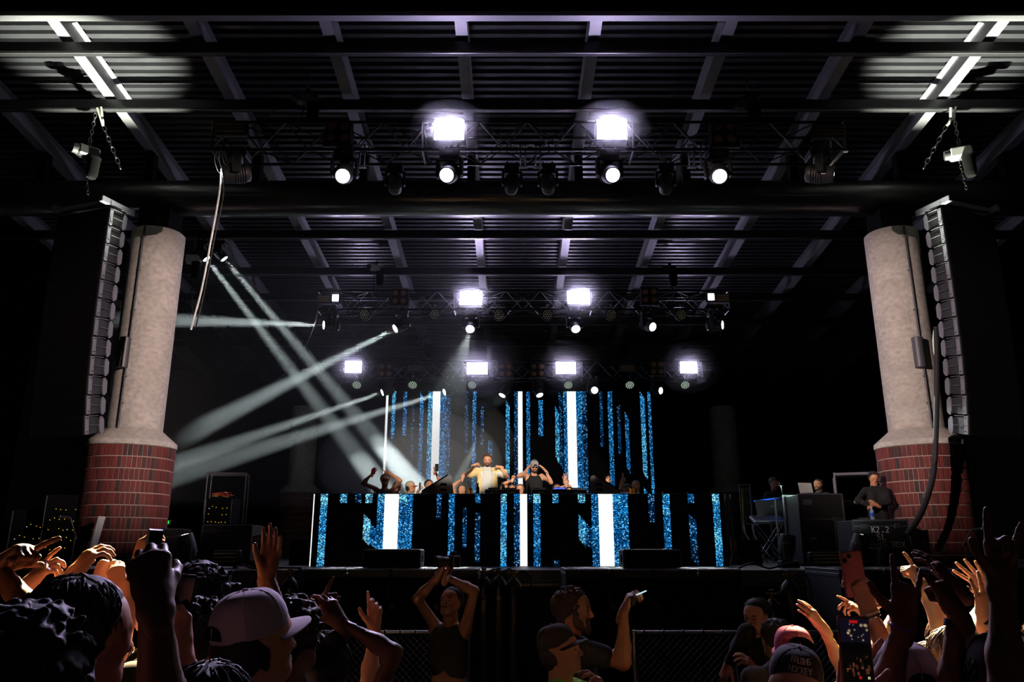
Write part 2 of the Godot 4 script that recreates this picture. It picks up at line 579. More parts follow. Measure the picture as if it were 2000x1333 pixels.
func brick_column(called: String, at: Vector3, lamp_angle: float) -> void:
	var left := at.x < 0
	var c := structure("trim_3" if left else "trim_4")
	c.name = numbered("trim_3") if left else numbered("trim_4")
	c.position = at
	c.set_meta("label", "concrete column on a red brick base, %s side of the stage" % ("audience left" if left else "audience right"))
	var top := 7.95 - at.y
	var by := 3.62 - at.y
	var prof := [Vector2(0.5, by + 0.33)]
	for g in [4.22, 5.35, 6.6, 7.68]:
		var y: float = g - at.y
		prof.append_array([Vector2(0.5, y - 0.008), Vector2(0.494, y), Vector2(0.5, y + 0.008)])
	prof.append_array([Vector2(0.5, top - 0.02), Vector2(0.48, top)])
	var s := Shape.new()
	s.lathe(prof, 56)
	part(c, "shaft", s.mesh(), M.concrete)
	var k := Shape.new()
	k.lathe([Vector2(0.775, by), Vector2(0.785, by + 0.01), Vector2(0.785, by + 0.09), Vector2(0.77, by + 0.105), Vector2(0.505, by + 0.33), Vector2(0.5, by + 0.34)], 56)
	part(c, "collar", k.mesh(), M.concrete)
	var core := Shape.new()
	core.lathe([Vector2(0.752, 0.0), Vector2(0.752, by + 0.005)], 58)
	part(c, "mortar_core", core.mesh(), M.mortar)
	# bricks standing on end, ten courses
	var n := 58
	var arc := TAU / n
	var one := brick_shape(0.766, arc * 0.87, 0.194)
	var om := one.mesh()
	var rest := Shape.new()
	var rng := RandomNumberGenerator.new()
	rng.seed = 7 if left else 8
	var to_eye := atan2(-at.x, -at.z)
	var courses := 10
	var ch := by / courses
	for r in courses:
		var off := rng.randf() * arc
		for b in n:
			var a := b * arc + off
			var xf := Transform3D(Basis(Vector3.UP, a), Vector3(0, (r + 0.5) * ch, 0))
			var tone := rng.randi() % 6
			if rng.randf() < 0.45:
				tone = rng.randi() % 4
			if absf(wrapf(a - to_eye, -PI, PI)) < 1.55:
				part(c, "brick", om, M["brick_%d" % tone], xf)
			else:
				rest.add(one, xf)
	var o := part(c, "brick_rear", rest.mesh(), M.brick_0)
	o.set_meta("kind", "stuff")
	# conduit, half-round lamp and its clips
	var face_to := to_eye + lamp_angle
	var d := Vector3(sin(face_to), 0, cos(face_to))
	bar(c, "conduit", d * 0.525 + Vector3(0, by + 0.3, 0), d * 0.525 + Vector3(0, 5.05 - at.y, 0), 0.018, M.mid_grey)
	bar(c, "conduit", d * 0.525 + Vector3(0, 5.65 - at.y, 0), d * 0.525 + Vector3(0, top, 0), 0.018, M.mid_grey)
	for y in [4.4, 4.9, 6.2, 7.0, 7.7]:
		block(c, "conduit_clip", d * 0.515 + Vector3(0, y - at.y, 0), Vector3(0.07, 0.025, 0.04), M.mid_grey, Basis(Vector3.UP, face_to))
	var lampd := Vector3(sin(face_to - 0.12), 0, cos(face_to - 0.12))
	var ls := Shape.new()
	ls.lathe([Vector2(0.09, -0.29), Vector2(0.1, -0.28), Vector2(0.1, 0.28), Vector2(0.09, 0.29)], 20)
	part(c, "wall_lamp", ls.mesh(), M.mid_grey, Transform3D(Basis.IDENTITY, lampd * 0.55 + Vector3(0, 5.35 - at.y, 0)))
	if left:
		var dome := thing("security_dome", "small white dome camera on the left concrete column", "camera", at + Vector3(-0.53, 4.55 - at.y, 0.1))
		part(dome, "dome", unit("ball"), M.white_paint, Transform3D(Basis.from_scale(Vector3(0.06, 0.09, 0.06)), Vector3.ZERO))
		block(dome, "bracket", Vector3(0.03, 0.1, 0), Vector3(0.08, 0.04, 0.05), M.white_paint)

func brick_shape(r: float, arc: float, h: float) -> Shape:
	var s := Shape.new()
	var a := arc * 0.5
	var b := a * 0.86
	var hh := h * 0.5
	var hi := hh - 0.004
	var q := func(ang: float, rad: float, y: float) -> Vector3: return Vector3(sin(ang) * rad, y, cos(ang) * rad)
	var outer := [q.call(-b, r, -hi), q.call(b, r, -hi), q.call(b, r, hi), q.call(-b, r, hi)]
	var inner := [q.call(-a, r - 0.004, -hh), q.call(a, r - 0.004, -hh), q.call(a, r - 0.004, hh), q.call(-a, r - 0.004, hh)]
	var back := [q.call(-a, r - 0.03, -hh), q.call(a, r - 0.03, -hh), q.call(a, r - 0.03, hh), q.call(-a, r - 0.03, hh)]
	s.face(outer)
	for k in 4:
		var j := (k + 1) % 4
		s.face([inner[k], inner[j], outer[j], outer[k]])
		s.face([back[k], back[j], inner[j], inner[k]])
	return s

func far_column(at: Vector3) -> void:
	var c := structure("trim_5")
	c.position = at
	var s := Shape.new()
	s.lathe([Vector2(0.44, 2.3), Vector2(0.44, 4.9), Vector2(0.43, 5.0)], 40)
	part(c, "shaft", s.mesh(), M.concrete)
	var k := Shape.new()
	k.lathe([Vector2(0.66, 2.08), Vector2(0.66, 2.16), Vector2(0.45, 2.36)], 40)
	part(c, "collar", k.mesh(), M.concrete)
	var core := Shape.new()
	core.lathe([Vector2(0.632, 0.0), Vector2(0.632, 2.1)], 48)
	part(c, "mortar_core", core.mesh(), M.mortar)
	var one := brick_shape(0.645, TAU / 48 * 0.87, 0.194)
	var all := Shape.new()
	for r in 10:
		for b in 48:
			all.add(one, Transform3D(Basis(Vector3.UP, TAU * (b + 0.4 * (r % 3)) / 48), Vector3(0, (r + 0.5) * 0.21, 0)))
	var o := part(c, "brick_facing", all.mesh(), M.brick_2)
	o.set_meta("kind", "stuff")

# ---------------------------------------------------------------- trusses and lamps
func truss(label: String, x0: float, x1: float, y: float, t: float, cells: int) -> Node3D:
	var s := 0.26
	var o := thing("lighting_truss", label, "truss", Vector3((x0 + x1) * 0.5, y, -t), 0.0, "lighting trusses under the stage roof")
	var l := (x1 - x0) * 0.5
	var corners := [Vector3(0, -s, s), Vector3(0, -s, -s), Vector3(0, s, -s), Vector3(0, s, s)]
	for c in corners:
		bar(o, "chord", c + Vector3(-l, 0, 0), c + Vector3(l, 0, 0), 0.026, M.truss_black)
	for side in 4:
		var a: Vector3 = corners[side]
		var b: Vector3 = corners[(side + 1) % 4]
		for k in cells:
			var xa := lerpf(-l, l, float(k) / cells)
			var xb := lerpf(-l, l, float(k + 1) / cells)
			var p := a if (k + side) % 2 == 0 else b
			var q := b if (k + side) % 2 == 0 else a
			bar(o, "brace", p + Vector3(xa, 0, 0), q + Vector3(xb, 0, 0), 0.013, M.truss_black if side % 2 == 0 else M.aluminium, "rod6")
	for e in [-l, -l / 3.0, l / 3.0, l]:
		for side in 4:
			bar(o, "end_frame", corners[side] + Vector3(e, 0, 0), corners[(side + 1) % 4] + Vector3(e, 0, 0), 0.02, M.aluminium if e != -l else M.truss_black, "rod6")
	return o

# a moving-head lamp; at = clamp point under the chord, aim = where the lens points, lit = candle power of its beam
func mover(at: Vector3, aim: Vector3, label: String, group: String, power := 0.0, angle := 4.0, size := 1.0, tint := Color(0.95, 1.0, 1.0), upright := false, lens_on := true) -> Node3D:
	var up := 1.0 if upright else -1.0
	var o := thing("moving_head_lamp", label, "stage lamp", at, 0.0, group)
	var d := aim.normalized()
	var pan := atan2(d.x, d.z)
	var k := size
	var turn := Basis(Vector3.UP, pan)
	var bs := Shape.new()
	bs.box(Vector3(0, up * 0.07 * k, 0), Vector3(0.3, 0.12, 0.26) * k, Basis.IDENTITY, 0.015)
	part(o, "base", bs.mesh(), M.box_black)
	block(o, "display_panel", Vector3(0, up * 0.07 * k, 0.132 * k), Vector3(0.1, 0.04, 0.006) * k, M.mid_grey)
	if not upright:
		for s in [-1.0, 1.0]:
			block(o, "clamp", Vector3(s * 0.09 * k, 0.03, 0), Vector3(0.035, 0.1, 0.06), M.aluminium)
	var pivot := Vector3(0, up * 0.36 * k, 0)
	var yk := Shape.new()
	for s in [-1.0, 1.0]:
		yk.box(Vector3(s * 0.175 * k, up * 0.27 * k, 0), Vector3(0.05, 0.3, 0.12) * k, Basis.IDENTITY, 0.018 * k)
	yk.box(Vector3(0, up * 0.15 * k, 0), Vector3(0.36, 0.05, 0.13) * k, Basis.IDENTITY, 0.015 * k)
	part(o, "yoke", yk.mesh(), M.box_black, Transform3D(turn, Vector3.ZERO))
	var head := Shape.new()
	head.lathe([Vector2(0.07, -0.2), Vector2(0.115, -0.18), Vector2(0.135, -0.1), Vector2(0.14, 0.0), Vector2(0.135, 0.08), Vector2(0.125, 0.17), Vector2(0.12, 0.2), Vector2(0.105, 0.2), Vector2(0.1, 0.185)], 24)
	var hb := across(d) * k
	var hp := part(o, "head", head.mesh(), M.mid_grey if upright else M.dark_grey, Transform3D(hb, pivot))
	var rib := Shape.new()
	for j in 5:
		rib.lathe([Vector2(0.13, -0.005), Vector2(0.147, -0.003), Vector2(0.147, 0.003), Vector2(0.13, 0.005)], 20, Transform3D(Basis.IDENTITY, Vector3(0, -0.12 + j * 0.035, 0)))
	part(hp, "cooling_rib", rib.mesh(), M.box_black)
	var lens := Shape.new()
	lens.lathe([Vector2(0.1, 0.186), Vector2(0.098, 0.192), Vector2(0.05, 0.2), Vector2(0.0, 0.202)], 24)
	part(hp, "lens", lens.mesh(), (M.lens_lit if lens_on else M.lens_dark))
	if power > 0.0:
		var l := SpotLight3D.new()
		l.name = "beam_light"
		l.spot_angle = angle
		l.spot_angle_attenuation = 0.25 if angle < 6.0 else 0.75
		l.light_energy = power
		l.light_color = tint
		l.light_size = 0.06
		l.spot_range = 60.0
		l.spot_attenuation = 2.0
		l.shadow_enabled = true
		o.add_child(l)
		l.position = pivot + d * 0.24 * k
		l.basis = facing(-d)
	return o

# a blinding strobe panel facing +z; power 0 = switched off
func strobe(at: Vector3, label: String, group: String, power := 0.0, w := 0.5, h := 0.34, tilt := 0.0, lit := true) -> Node3D:
	var o := thing("strobe_panel", label, "stage lamp", at, 0.0, group)
	var body := Node3D.new()
	var b := Basis(Vector3.RIGHT, tilt)
	block(o, "housing", b * Vector3(0, 0, -0.09), Vector3(w + 0.04, h + 0.04, 0.16), M.box_black, b, 0.015)
	body.free()
	if lit:
		block(o, "glowing_plate", b * Vector3(0, 0, -0.004), Vector3(w, h, 0.012), M.blinder_lit, b, 0.0)
	else:
		block(o, "reflector_plate", b * Vector3(0, 0, -0.004), Vector3(w, h, 0.012), M.strobe_plate, b, 0.0)
		for k in 3:
			bar(o, "flash_tube", b * Vector3(-w * 0.48, (k - 1) * h * 0.3, 0.012), b * Vector3(w * 0.48, (k - 1) * h * 0.3, 0.012), h * 0.045, M.strobe_tube)
	for s in [-1.0, 1.0]:
		block(o, "bracket", b * Vector3(s * (w * 0.5 + 0.03), -h * 0.3, -0.1), Vector3(0.012, h * 0.9, 0.05), M.steel_black, b)
	if power > 0.0:
		var l := AreaLight3D.new()
		l.name = "panel_light"
		l.area_size = Vector2(w, h)
		l.light_energy = power
		l.light_color = Color(0.87, 0.81, 1.0)
		l.area_range = 60.0
		l.shadow_enabled = true
		o.add_child(l)
		l.position = b * Vector3(0, 0, 0.02)
		l.basis = b * Basis(Vector3.UP, PI)
	return o

func four_lite(at: Vector3, label: String, group: String) -> Node3D:
	var o := thing("four_cell_blinder", label, "stage lamp", at, 0.0, group)
	block(o, "housing", Vector3(0, 0, -0.09), Vector3(0.46, 0.46, 0.15), M.box_black, Basis.IDENTITY, 0.02)
	for x in [-0.11, 0.11]:
		for y in [-0.11, 0.11]:
			var rim := Shape.new()
			rim.lathe([Vector2(0.08, -0.02), Vector2(0.1, -0.01), Vector2(0.1, 0.02), Vector2(0.085, 0.025), Vector2(0.08, 0.0)], 20, Transform3D(Basis(Vector3.RIGHT, PI / 2), Vector3(x, y, 0)))
			var r := part(o, "lamp_ring", rim.mesh(), M.steel_black)
			var face := Shape.new()
			face.lathe([Vector2(0.082, -0.005), Vector2(0.08, 0.004), Vector2(0.04, 0.012), Vector2(0.0, 0.016)], 18, Transform3D(Basis(Vector3.RIGHT, PI / 2), Vector3(x, y, 0)))
			part(r, "amber_lens", face.mesh(), M.amber_lens)
	block(o, "yoke", Vector3(0, -0.245, -0.06), Vector3(0.52, 0.03, 0.06), M.aluminium)
	for s in [-1.0, 1.0]:
		block(o, "yoke_arm", Vector3(s * 0.25, -0.12, -0.06), Vector3(0.012, 0.27, 0.05), M.steel_black)
	return o

func par(at: Vector3, aim: Vector3, label: String, group: String, lit := false) -> Node3D:
	var o := thing("round_wash_lamp", label, "stage lamp", at, 0.0, group)
	var b := facing(aim)
	var s := Shape.new()
	s.lathe([Vector2(0.1, -0.2), Vector2(0.15, -0.12), Vector2(0.17, 0.0), Vector2(0.17, 0.03), Vector2(0.155, 0.03), Vector2(0.15, 0.01)], 22, Transform3D(b * Basis(Vector3.RIGHT, PI / 2), Vector3.ZERO))
	part(o, "housing", s.mesh(), M.box_black)
	var f := Shape.new()
	f.lathe([Vector2(0.15, 0.004), Vector2(0.148, 0.012), Vector2(0.0, 0.014)], 22, Transform3D(b * Basis(Vector3.RIGHT, PI / 2), Vector3.ZERO))
	part(o, "face_plate", f.mesh(), M.par_face)
	for rr in [[1, 0.0], [6, 0.055], [12, 0.108]]:
		for k in int(rr[0]):
			var a: float = TAU * k / rr[0]
			part(o, "lens_cell", unit("ball"), M.par_lit if lit else M.par_dot, Transform3D((b * Basis.from_scale(Vector3(0.02, 0.02, 0.008))), b * Vector3(cos(a) * rr[1], sin(a) * rr[1], 0.016)))
	var y := Shape.new()
	for sg in [-1.0, 1.0]:
		y.box(Vector3(sg * 0.18, 0.1, -0.02), Vector3(0.01, 0.22, 0.04), Basis.IDENTITY, 0.003)
	y.box(Vector3(0, 0.21, -0.02), Vector3(0.37, 0.012, 0.04), Basis.IDENTITY, 0.003)
	part(o, "yoke", y.mesh(), M.steel_black)
	block(o, "clamp", Vector3(0, 0.25, -0.02), Vector3(0.05, 0.08, 0.06), M.aluminium)
	return o

# links of a chain between two points
func chain(parent: Node3D, a: Vector3, b: Vector3, material: Material, link := 0.07, called := "chain_link") -> void:
	var key := "link %.3f" % link
	if not cache.has(key):
		var s := Shape.new()
		var rings := []
		for k in 15:
			var an := TAU * k / 14.0
			var p := Vector3(cos(an) * link * 0.28, sin(an) * link * 0.55, 0)
			var d := Vector3(-sin(an) * link * 0.28, cos(an) * link * 0.55, 0)
			rings.append(s.ring(p, d, link * 0.1, 5, -1.0, Vector3.BACK))
		s.skin(rings, true, false, false)
		cache[key] = s.mesh()
	var n := maxi(1, int((b - a).length() / (link * 0.92)))
	var q := across(b - a)
	for k in n:
		part(parent, called, cache[key], material, Transform3D(q * Basis(Vector3.UP, PI / 2 * (k % 2)), a.lerp(b, (k + 0.5) / n)))

func hoist(at: Vector3, top: Vector3, bottom: Vector3, label: String, group: String, material: Material, turn := 0.3) -> Node3D:
	var o := thing("chain_hoist", label, "hoist", at, turn, group)
	var inv := Basis(Vector3.UP, -turn)
	var s := Shape.new()
	s.box(Vector3.ZERO, Vector3(0.36, 0.2, 0.22), Basis.IDENTITY, 0.03)
	part(o, "motor_body", s.mesh(), material)
	var e := Shape.new()
	e.rod(Vector3(-0.26, 0, 0), Vector3(-0.17, 0, 0), 0.085, 0.1, 16)
	part(o, "motor_cap", e.mesh(), M.dark_grey)
	block(o, "hook_block", Vector3(0, 0.15, 0), Vector3(0.07, 0.12, 0.05), M.steel_black)
	var bag := Shape.new()
	bag.lathe([Vector2(0.07, -0.5), Vector2(0.1, -0.42), Vector2(0.11, -0.15), Vector2(0.12, -0.1)], 14, Transform3D(Basis.IDENTITY, Vector3(0.1, 0, 0.06)))
	part(o, "chain_bag", bag.mesh(), M.matt_black)
	chain(o, Vector3(0, 0.2, 0), inv * (top - at), M.aluminium, 0.09)
	chain(o, Vector3(-0.04, -0.1, 0), inv * (bottom - at), M.steel_black, 0.07, "lift_chain_link")
	return o

const CROWD_TINT := Color(1.0, 0.86, 0.62)

func build_rigging() -> void:
	var g1 := "moving heads on the front truss"
	var g2 := "moving heads on the middle truss"
	var g3 := "moving heads on the rear truss"
	var tf := 12.0
	var yf := EYE.y + 6.75
	var xa := at_z(412, 293, 11.75).x
	var xb := at_z(1650, 293, 11.75).x
	truss("long black box truss nearest the roof edge, with bright clamps at its middle", xa, xb, yf, tf, 26)
	var tm := 19.71
	var ym := EYE.y + 6.31
	truss("black box truss hung halfway back with round wash lamps under it", at_z(618, 605, 19.45).x, at_z(1425, 605, 19.45).x, ym, tm, 24)
	var tb := 23.31
	var yb := EYE.y + 5.24
	truss("rear black box truss just above the tall screen", at_z(668, 738, 23.05).x, at_z(1372, 738, 23.05).x, yb, tb, 24)
	# clamp plates at the middle joints
	for px in [1021, 1050, 690, 712, 1345, 1368]:
		var p := at_z(px, 318, 12.0)
		var o := thing("truss_splice", "pale metal splice frame on the front truss, %s" % {1021: "left one at the middle", 1050: "right one at the middle", 690: "outer one left of the blinding panels", 712: "inner one left of the blinding panels", 1345: "inner one right of the blinding panels", 1368: "outer one right of the blinding panels"}[px], "bracket", Vector3(p.x, yf - 0.36, -tf + 0.2), 0.0, "splice frames on the front truss")
		for s in [-1.0, 1.0]:
			block(o, "plate", Vector3(s * 0.04, 0, 0), Vector3(0.02, 0.42, 0.08), M.aluminium)
		block(o, "foot", Vector3(0, -0.2, 0), Vector3(0.15, 0.02, 0.08), M.aluminium)
		block(o, "cap", Vector3(0, 0.2, 0), Vector3(0.15, 0.02, 0.08), M.aluminium)

	# front truss lamps: pixel of the head's pivot, aim
	var fy := yf - 0.30
	var zf := -tf + 0.26
	var front := [
		[472, Vector3(-1.0, -0.22, 0.3), 0.0, 4.0, "end lamp of the front truss turned left beside white cable loops"],
		[678, at_z(110, 1125, 3.4) - Vector3(at_z(678, 320, 11.9).x, fy - 0.4, zf), 2500.0, 4.4, "second lamp of the front truss aiming at the left crowd"],
		[880, Vector3(-0.16, -0.60, 0.95), 150.0, 15.0, "lamp of the front truss below the left blinding panel"],
		[1187, Vector3(0.16, -0.60, 0.95), 150.0, 15.0, "lamp of the front truss below the right blinding panel"],
		[1396, at_z(1850, 1125, 3.7) - Vector3(at_z(1396, 320, 11.9).x, fy - 0.4, zf), 2500.0, 4.4, "lamp of the front truss aiming at the right crowd"],
		[1590, Vector3(1.0, -0.2, 0.35), 0.0, 4.0, "end lamp of the front truss turned right under a pale strobe"],
	]
	for f in front:
		var x: float = at_z(f[0], 320, 11.9).x
		mover(Vector3(x, fy, zf), f[1], "black moving head, " + f[4], g1, f[2], f[3], 1.15, CROWD_TINT if f[3] < 8.0 else Color(0.88, 0.80, 1.0))
	for px in [772, 1000, 1070, 1300]:
		mover(Vector3(at_z(px, 318, 12.2).x, fy, -tf - 0.26), Vector3(0.1 if px > 1030 else -0.1, -0.35, -1.0), "unlit black moving head turned backwards on the front truss, %s" % {772: "left of both panels", 1000: "left of the middle splice", 1070: "right of the middle splice", 1300: "right of both panels"}[px], "moving heads of the front truss turned away", 0.0, 4.0, 0.9, Color.WHITE, false, false)
	strobe(at_z(877, 254, 11.6), "large blinding white panel left of the middle on the front truss", "blinding panels on the front truss", 13.0, 0.5, 0.36)
	strobe(at_z(1195, 253, 11.6), "large blinding white panel right of the middle on the front truss", "blinding panels on the front truss", 13.0, 0.5, 0.36)
	strobe(at_z(449, 250, 11.7), "brown-faced unlit strobe on the left end of the front truss", "unlit strobes", 0.0, 0.5, 0.2, 0.2, false)
	strobe(at_z(1622, 255, 11.7), "brown-faced unlit strobe on the right end of the front truss", "unlit strobes", 0.0, 0.5, 0.2, 0.2, false)
	four_lite(at_z(660, 257, 11.6), "four-cell amber blinder on the left half of the front truss", "four-cell blinders")
	four_lite(at_z(1415, 259, 11.6), "four-cell amber blinder on the right half of the front truss", "four-cell blinders")
	hoist(at_z(600, 195, 12.0), Vector3(at_z(600, 195, 12.0).x, roof_y(12.0), -12.0), Vector3(at_z(600, 195, 12.0).x, yf + 0.27, -11.74), "pale-faced chain hoist above the left half of the front truss", "chain hoists of the trusses", M.grey_plastic, 0.5)
	hoist(at_z(1462, 200, 12.0), Vector3(at_z(1462, 195, 12.0).x, roof_y(12.0), -12.0), Vector3(at_z(1462, 195, 12.0).x, yf + 0.27, -11.74), "dark chain hoist above the right half of the front truss", "chain hoists of the trusses", M.dark_grey, -0.5)

	# middle truss lamps
	var my := ym - 0.30
	var mids := [
		[652, Vector3(-1.0, -0.12, 0.55), 4800.0, 2.6, "left end of the middle truss, its white beam running left"],
		[787, Vector3(-0.80, -0.60, 0.45), 4800.0, 2.6, "middle truss with a beam slanting down to the left"],
		[921, Vector3(-0.10, -0.88, 0.90), 230.0, 10.5, "middle truss below the left blinding panel"],
		[1121, Vector3(0.10, -0.88, 0.90), 230.0, 10.5, "middle truss below the right blinding panel"],
		[1262, Vector3(0.5, -0.45, 0.8), 120.0, 3.0, "middle truss right half, lens turned to the right"],
		[1391, Vector3(1.0, -0.12, 0.6), 120.0, 3.0, "right end of the middle truss, lens turned outward"],
	]
	for f in mids:
		mover(Vector3(at_z(f[0], 615, 19.6).x, my, -tm + 0.26), f[1], "lit moving head, " + f[4], g2, f[2], f[3], 1.1)
	var names := ["left end", "second from the left end", "left of the middle", "right of the middle", "second from the right end", "right end"]
	var k := 0
	for px in [712, 849, 975, 1069, 1194, 1330]:
		par(at_z(px, 615, 19.43), Vector3(0, -0.15, 1), "round unlit wash lamp of small cells under the middle truss, %s" % names[k], "round wash lamps under the middle truss")
		k += 1
	strobe(at_z(920, 583, 19.3), "blinding white panel left of the middle on the middle truss", "blinding panels on the middle truss", 8.0, 0.58, 0.36)
	strobe(at_z(1130, 581, 19.3), "blinding white panel right of the middle on the middle truss", "blinding panels on the middle truss", 8.0, 0.58, 0.36)
	for s in [[632, 655, 582, "left"], [1408, 1389, 580, "right"]]:
		strobe(at_z(s[0] + (6 if s[0] < 1000 else -2), s[2] + 2, 19.4), "brown-faced strobe on the %s end of the middle truss" % s[3], "unlit strobes", 0.0, 0.5, 0.2, 0.0, false)
		strobe(at_z(s[1], s[2], 19.25), "small lit white panel on the %s end of the middle truss" % s[3], "small lit panels", 0.8, 0.16, 0.18)
	four_lite(at_z(780, 580, 19.3), "four-cell amber blinder on the left half of the middle truss", "four-cell blinders")
	four_lite(at_z(1269, 578, 19.3), "four-cell amber blinder on the right half of the middle truss", "four-cell blinders")
	hoist(at_z(735, 525, 19.7), Vector3(at_z(735, 525, 19.7).x, roof_y(19.7) - 0.23, -19.7), Vector3(at_z(735, 525, 19.7).x, ym + 0.27, -19.45), "white-faced chain hoist above the left half of the middle truss", "chain hoists of the trusses", M.white_paint, 0.4)
	hoist(at_z(1308, 528, 19.7), Vector3(at_z(1308, 528, 19.7).x, roof_y(19.7) - 0.23, -19.7), Vector3(at_z(1308, 528, 19.7).x, ym + 0.27, -19.45), "dark chain hoist above the right half of the middle truss", "chain hoists of the trusses", M.dark_grey, -0.4)

	for px in [830, 1210]:
		var hx := at_z(px, 660, 23.3).x
		hoist(Vector3(hx, yb + 0.95, -23.3), Vector3(hx, roof_y(23.3) - 0.23, -23.3), Vector3(hx, yb + 0.27, -23.05), "small dark chain hoist above the %s half of the rear truss" % ("left" if px < 1000 else "right"), "chain hoists of the trusses", M.dark_grey, 0.4)
	# rear truss lamps
	var by := yb - 0.30
	var rear := [
		[760, Vector3(-0.86, -0.40, 0.38), 3900.0, 2.4, "left end of the rear truss, its beam slanting to the lower left"],
		[880, Vector3(-0.86, -0.36, 0.40), 4500.0, 2.4, "rear truss with the longest beam to the lower left"],
		[986, Vector3(-0.38, -0.80, 0.30), 2400.0, 2.6, "rear truss left of the middle, its beam steep to the left"],
		[1050, Vector3(0.28, -0.85, 0.45), 800.0, 2.6, "rear truss right of the middle, its short beam to the right"],
		[1158, Vector3(0.06, -0.15, 1.0), 60.0, 3.0, "rear truss right half, lens straight ahead"],
		[1278, Vector3(0.75, -0.2, 0.8), 60.0, 3.0, "right end of the rear truss, lens turned right"],
	]
	for f in rear:
		mover(Vector3(at_z(f[0], 748, 23.2).x, by, -tb + 0.26), f[1], "lit moving head, " + f[4], g3, f[2], f[3], 1.0)
	k = 0
	for px in [697, 806, 922, 1110, 1230, 1338]:
		par(at_z(px, 752, 23.03), Vector3(0, -0.75, 0.8), "round wash lamp with pale green cells under the rear truss, %s" % names[k], "round wash lamps under the rear truss", true)
		k += 1
	for s in [[690, 717, 0.5, "left end"], [932, 720, 0.62, "left of the middle"], [1105, 719, 0.6, "right of the middle"], [1345, 718, 0.5, "right end"]]:
		strobe(at_z(s[0], s[1], 22.9), "blinding white panel on the rear truss, %s" % s[3], "blinding panels on the rear truss", 3.0, s[2], 0.36)
	for s in [[809, "left"], [1226, "right"]]:
		strobe(at_z(s[0], 719, 22.9), "brown-faced unlit strobe on the %s half of the rear truss" % s[1], "unlit strobes", 0.0, 0.42, 0.2, 0.0, false)
	k = 0
	for px in [753, 987, 1050, 1284]:
		four_lite(at_z(px, 723 if px < 1200 else 719, 22.9), "four-cell amber blinder on the rear truss, %s" % ["left end", "left of the middle", "right of the middle", "right end"][k], "four-cell blinders of the rear truss")
		k += 1

	# two lamps hung from the roof behind the columns, throwing the shafts that cross the smoke
	mover(Vector3(at_z(398, 470, 17.66).x, roof_y(17.66) - 0.31, -17.66), at_z(735, 940, 18.5) - Vector3(at_z(398, 470, 17.66).x, roof_y(17.66) - 0.65, -17.66), "black moving head hung behind the left column, beam down to the right", "moving heads behind the left column", 3900.0, 2.2, 0.9)
	mover(Vector3(at_z(432, 470, 17.66).x, roof_y(17.66) - 0.31, -17.66), at_z(815, 955, 19.0) - Vector3(at_z(432, 470, 17.66).x, roof_y(17.66) - 0.65, -17.66), "black moving head hung under the roof beside the cable bundle", "moving heads behind the left column", 3900.0, 2.2, 0.9)

	# hoists that carry the speaker columns, with their slings and chains
	var lp := at_z(192, 222, 12.6)
	hoist(at_z(172, 298, 12.6), lp + Vector3(-0.05, 0, 0), at_z(172, 380, 12.6), "dark chain hoist by the left speaker column", "hoists of the speaker columns", M.dark_grey, 0.8)
	var rp := at_z(1862, 222, 12.6)
	hoist(at_z(1876, 300, 12.6), rp, at_z(1888, 370, 12.6), "white chain hoist by the right speaker column", "hoists of the speaker columns", M.white_paint, -0.4)
	for s in [[lp, at_z(236, 330, 13.0), "left"], [rp, at_z(1803, 330, 13.0), "right"]]:
		var o := thing("rigging_chain", "bright steel chain with pale slings holding the %s speaker column" % s[2], "chain", s[0], 0.0, "chains of the speaker columns")
		var d: Vector3 = s[1] - s[0]
		var sl := Shape.new()
		sl.tube(curve([Vector3(-0.03, 0.12, 0), d * 0.12 + Vector3(0.01, 0, 0), d * 0.22], 8), 0.025, 8)
		sl.tube(curve([Vector3(0.05, 0.12, 0.03), d * 0.13 + Vector3(0.04, 0, 0.02), d * 0.22], 8), 0.02, 8)
		part(o, "sling", sl.mesh(), M.sling)
		chain(o, d * 0.22, d, M.chrome, 0.11)

	# loose cables
	var e := at_z(432, 330, 11.7)
	cable("hanging_cable", "pale cable bundle falling from the left end of the front truss", [e, at_z(428, 380, 11.75), at_z(412, 470, 11.9), at_z(395, 560, 12.0), at_z(376, 632, 12.1), at_z(373, 645, 12.1)], 0.018, M.white_cable, 24, "hanging cables")
	cable("hanging_cable", "thin dark cable beside the pale bundle at the left end", [e, at_z(436, 380, 11.75), at_z(418, 470, 11.9), at_z(399, 570, 12.0), at_z(382, 640, 12.1)], 0.014, M.rubber, 24, "hanging cables")
	for j in 4:
		cable("cable_loop", "pale loose cable loop at the left end of the front truss, %s" % ["longest", "second", "third", "shortest"][j], [at_z(424 + j * 5, 296, 11.7), at_z(419 + j * 9, 312 + j * 3, 11.62 + j * 0.03), at_z(428 + j * 7, 338 - j * 8, 11.6 + j * 0.04), at_z(444 + j * 2, 322 - j * 5, 11.66), at_z(436 + j * 7, 297, 11.7)], 0.008, M.white_cable, 16, "cable loops at the truss end")
	cable("signal_cable", "dark cable sagging from the left end of the middle truss", [at_z(622, 600, 19.4), at_z(612, 640, 19.4), at_z(590, 690, 19.3), at_z(560, 727, 19.2), at_z(530, 750, 19.0)], 0.014, M.mid_grey, 20, "sagging cables")
	cable("signal_cable", "dark cable sagging from the left end of the rear truss", [at_z(668, 740, 23.0), at_z(655, 770, 23.0), at_z(630, 800, 22.9), at_z(588, 824, 22.7)], 0.016, M.mid_grey, 20, "sagging cables")
	cable("hoist_cable", "thin grey line from the left truss hoist to the truss", [at_z(556, 196, 12.0), at_z(520, 230, 11.95), at_z(487, 252, 11.9)], 0.01, M.mid_grey, 10, "thin lines on the front truss")
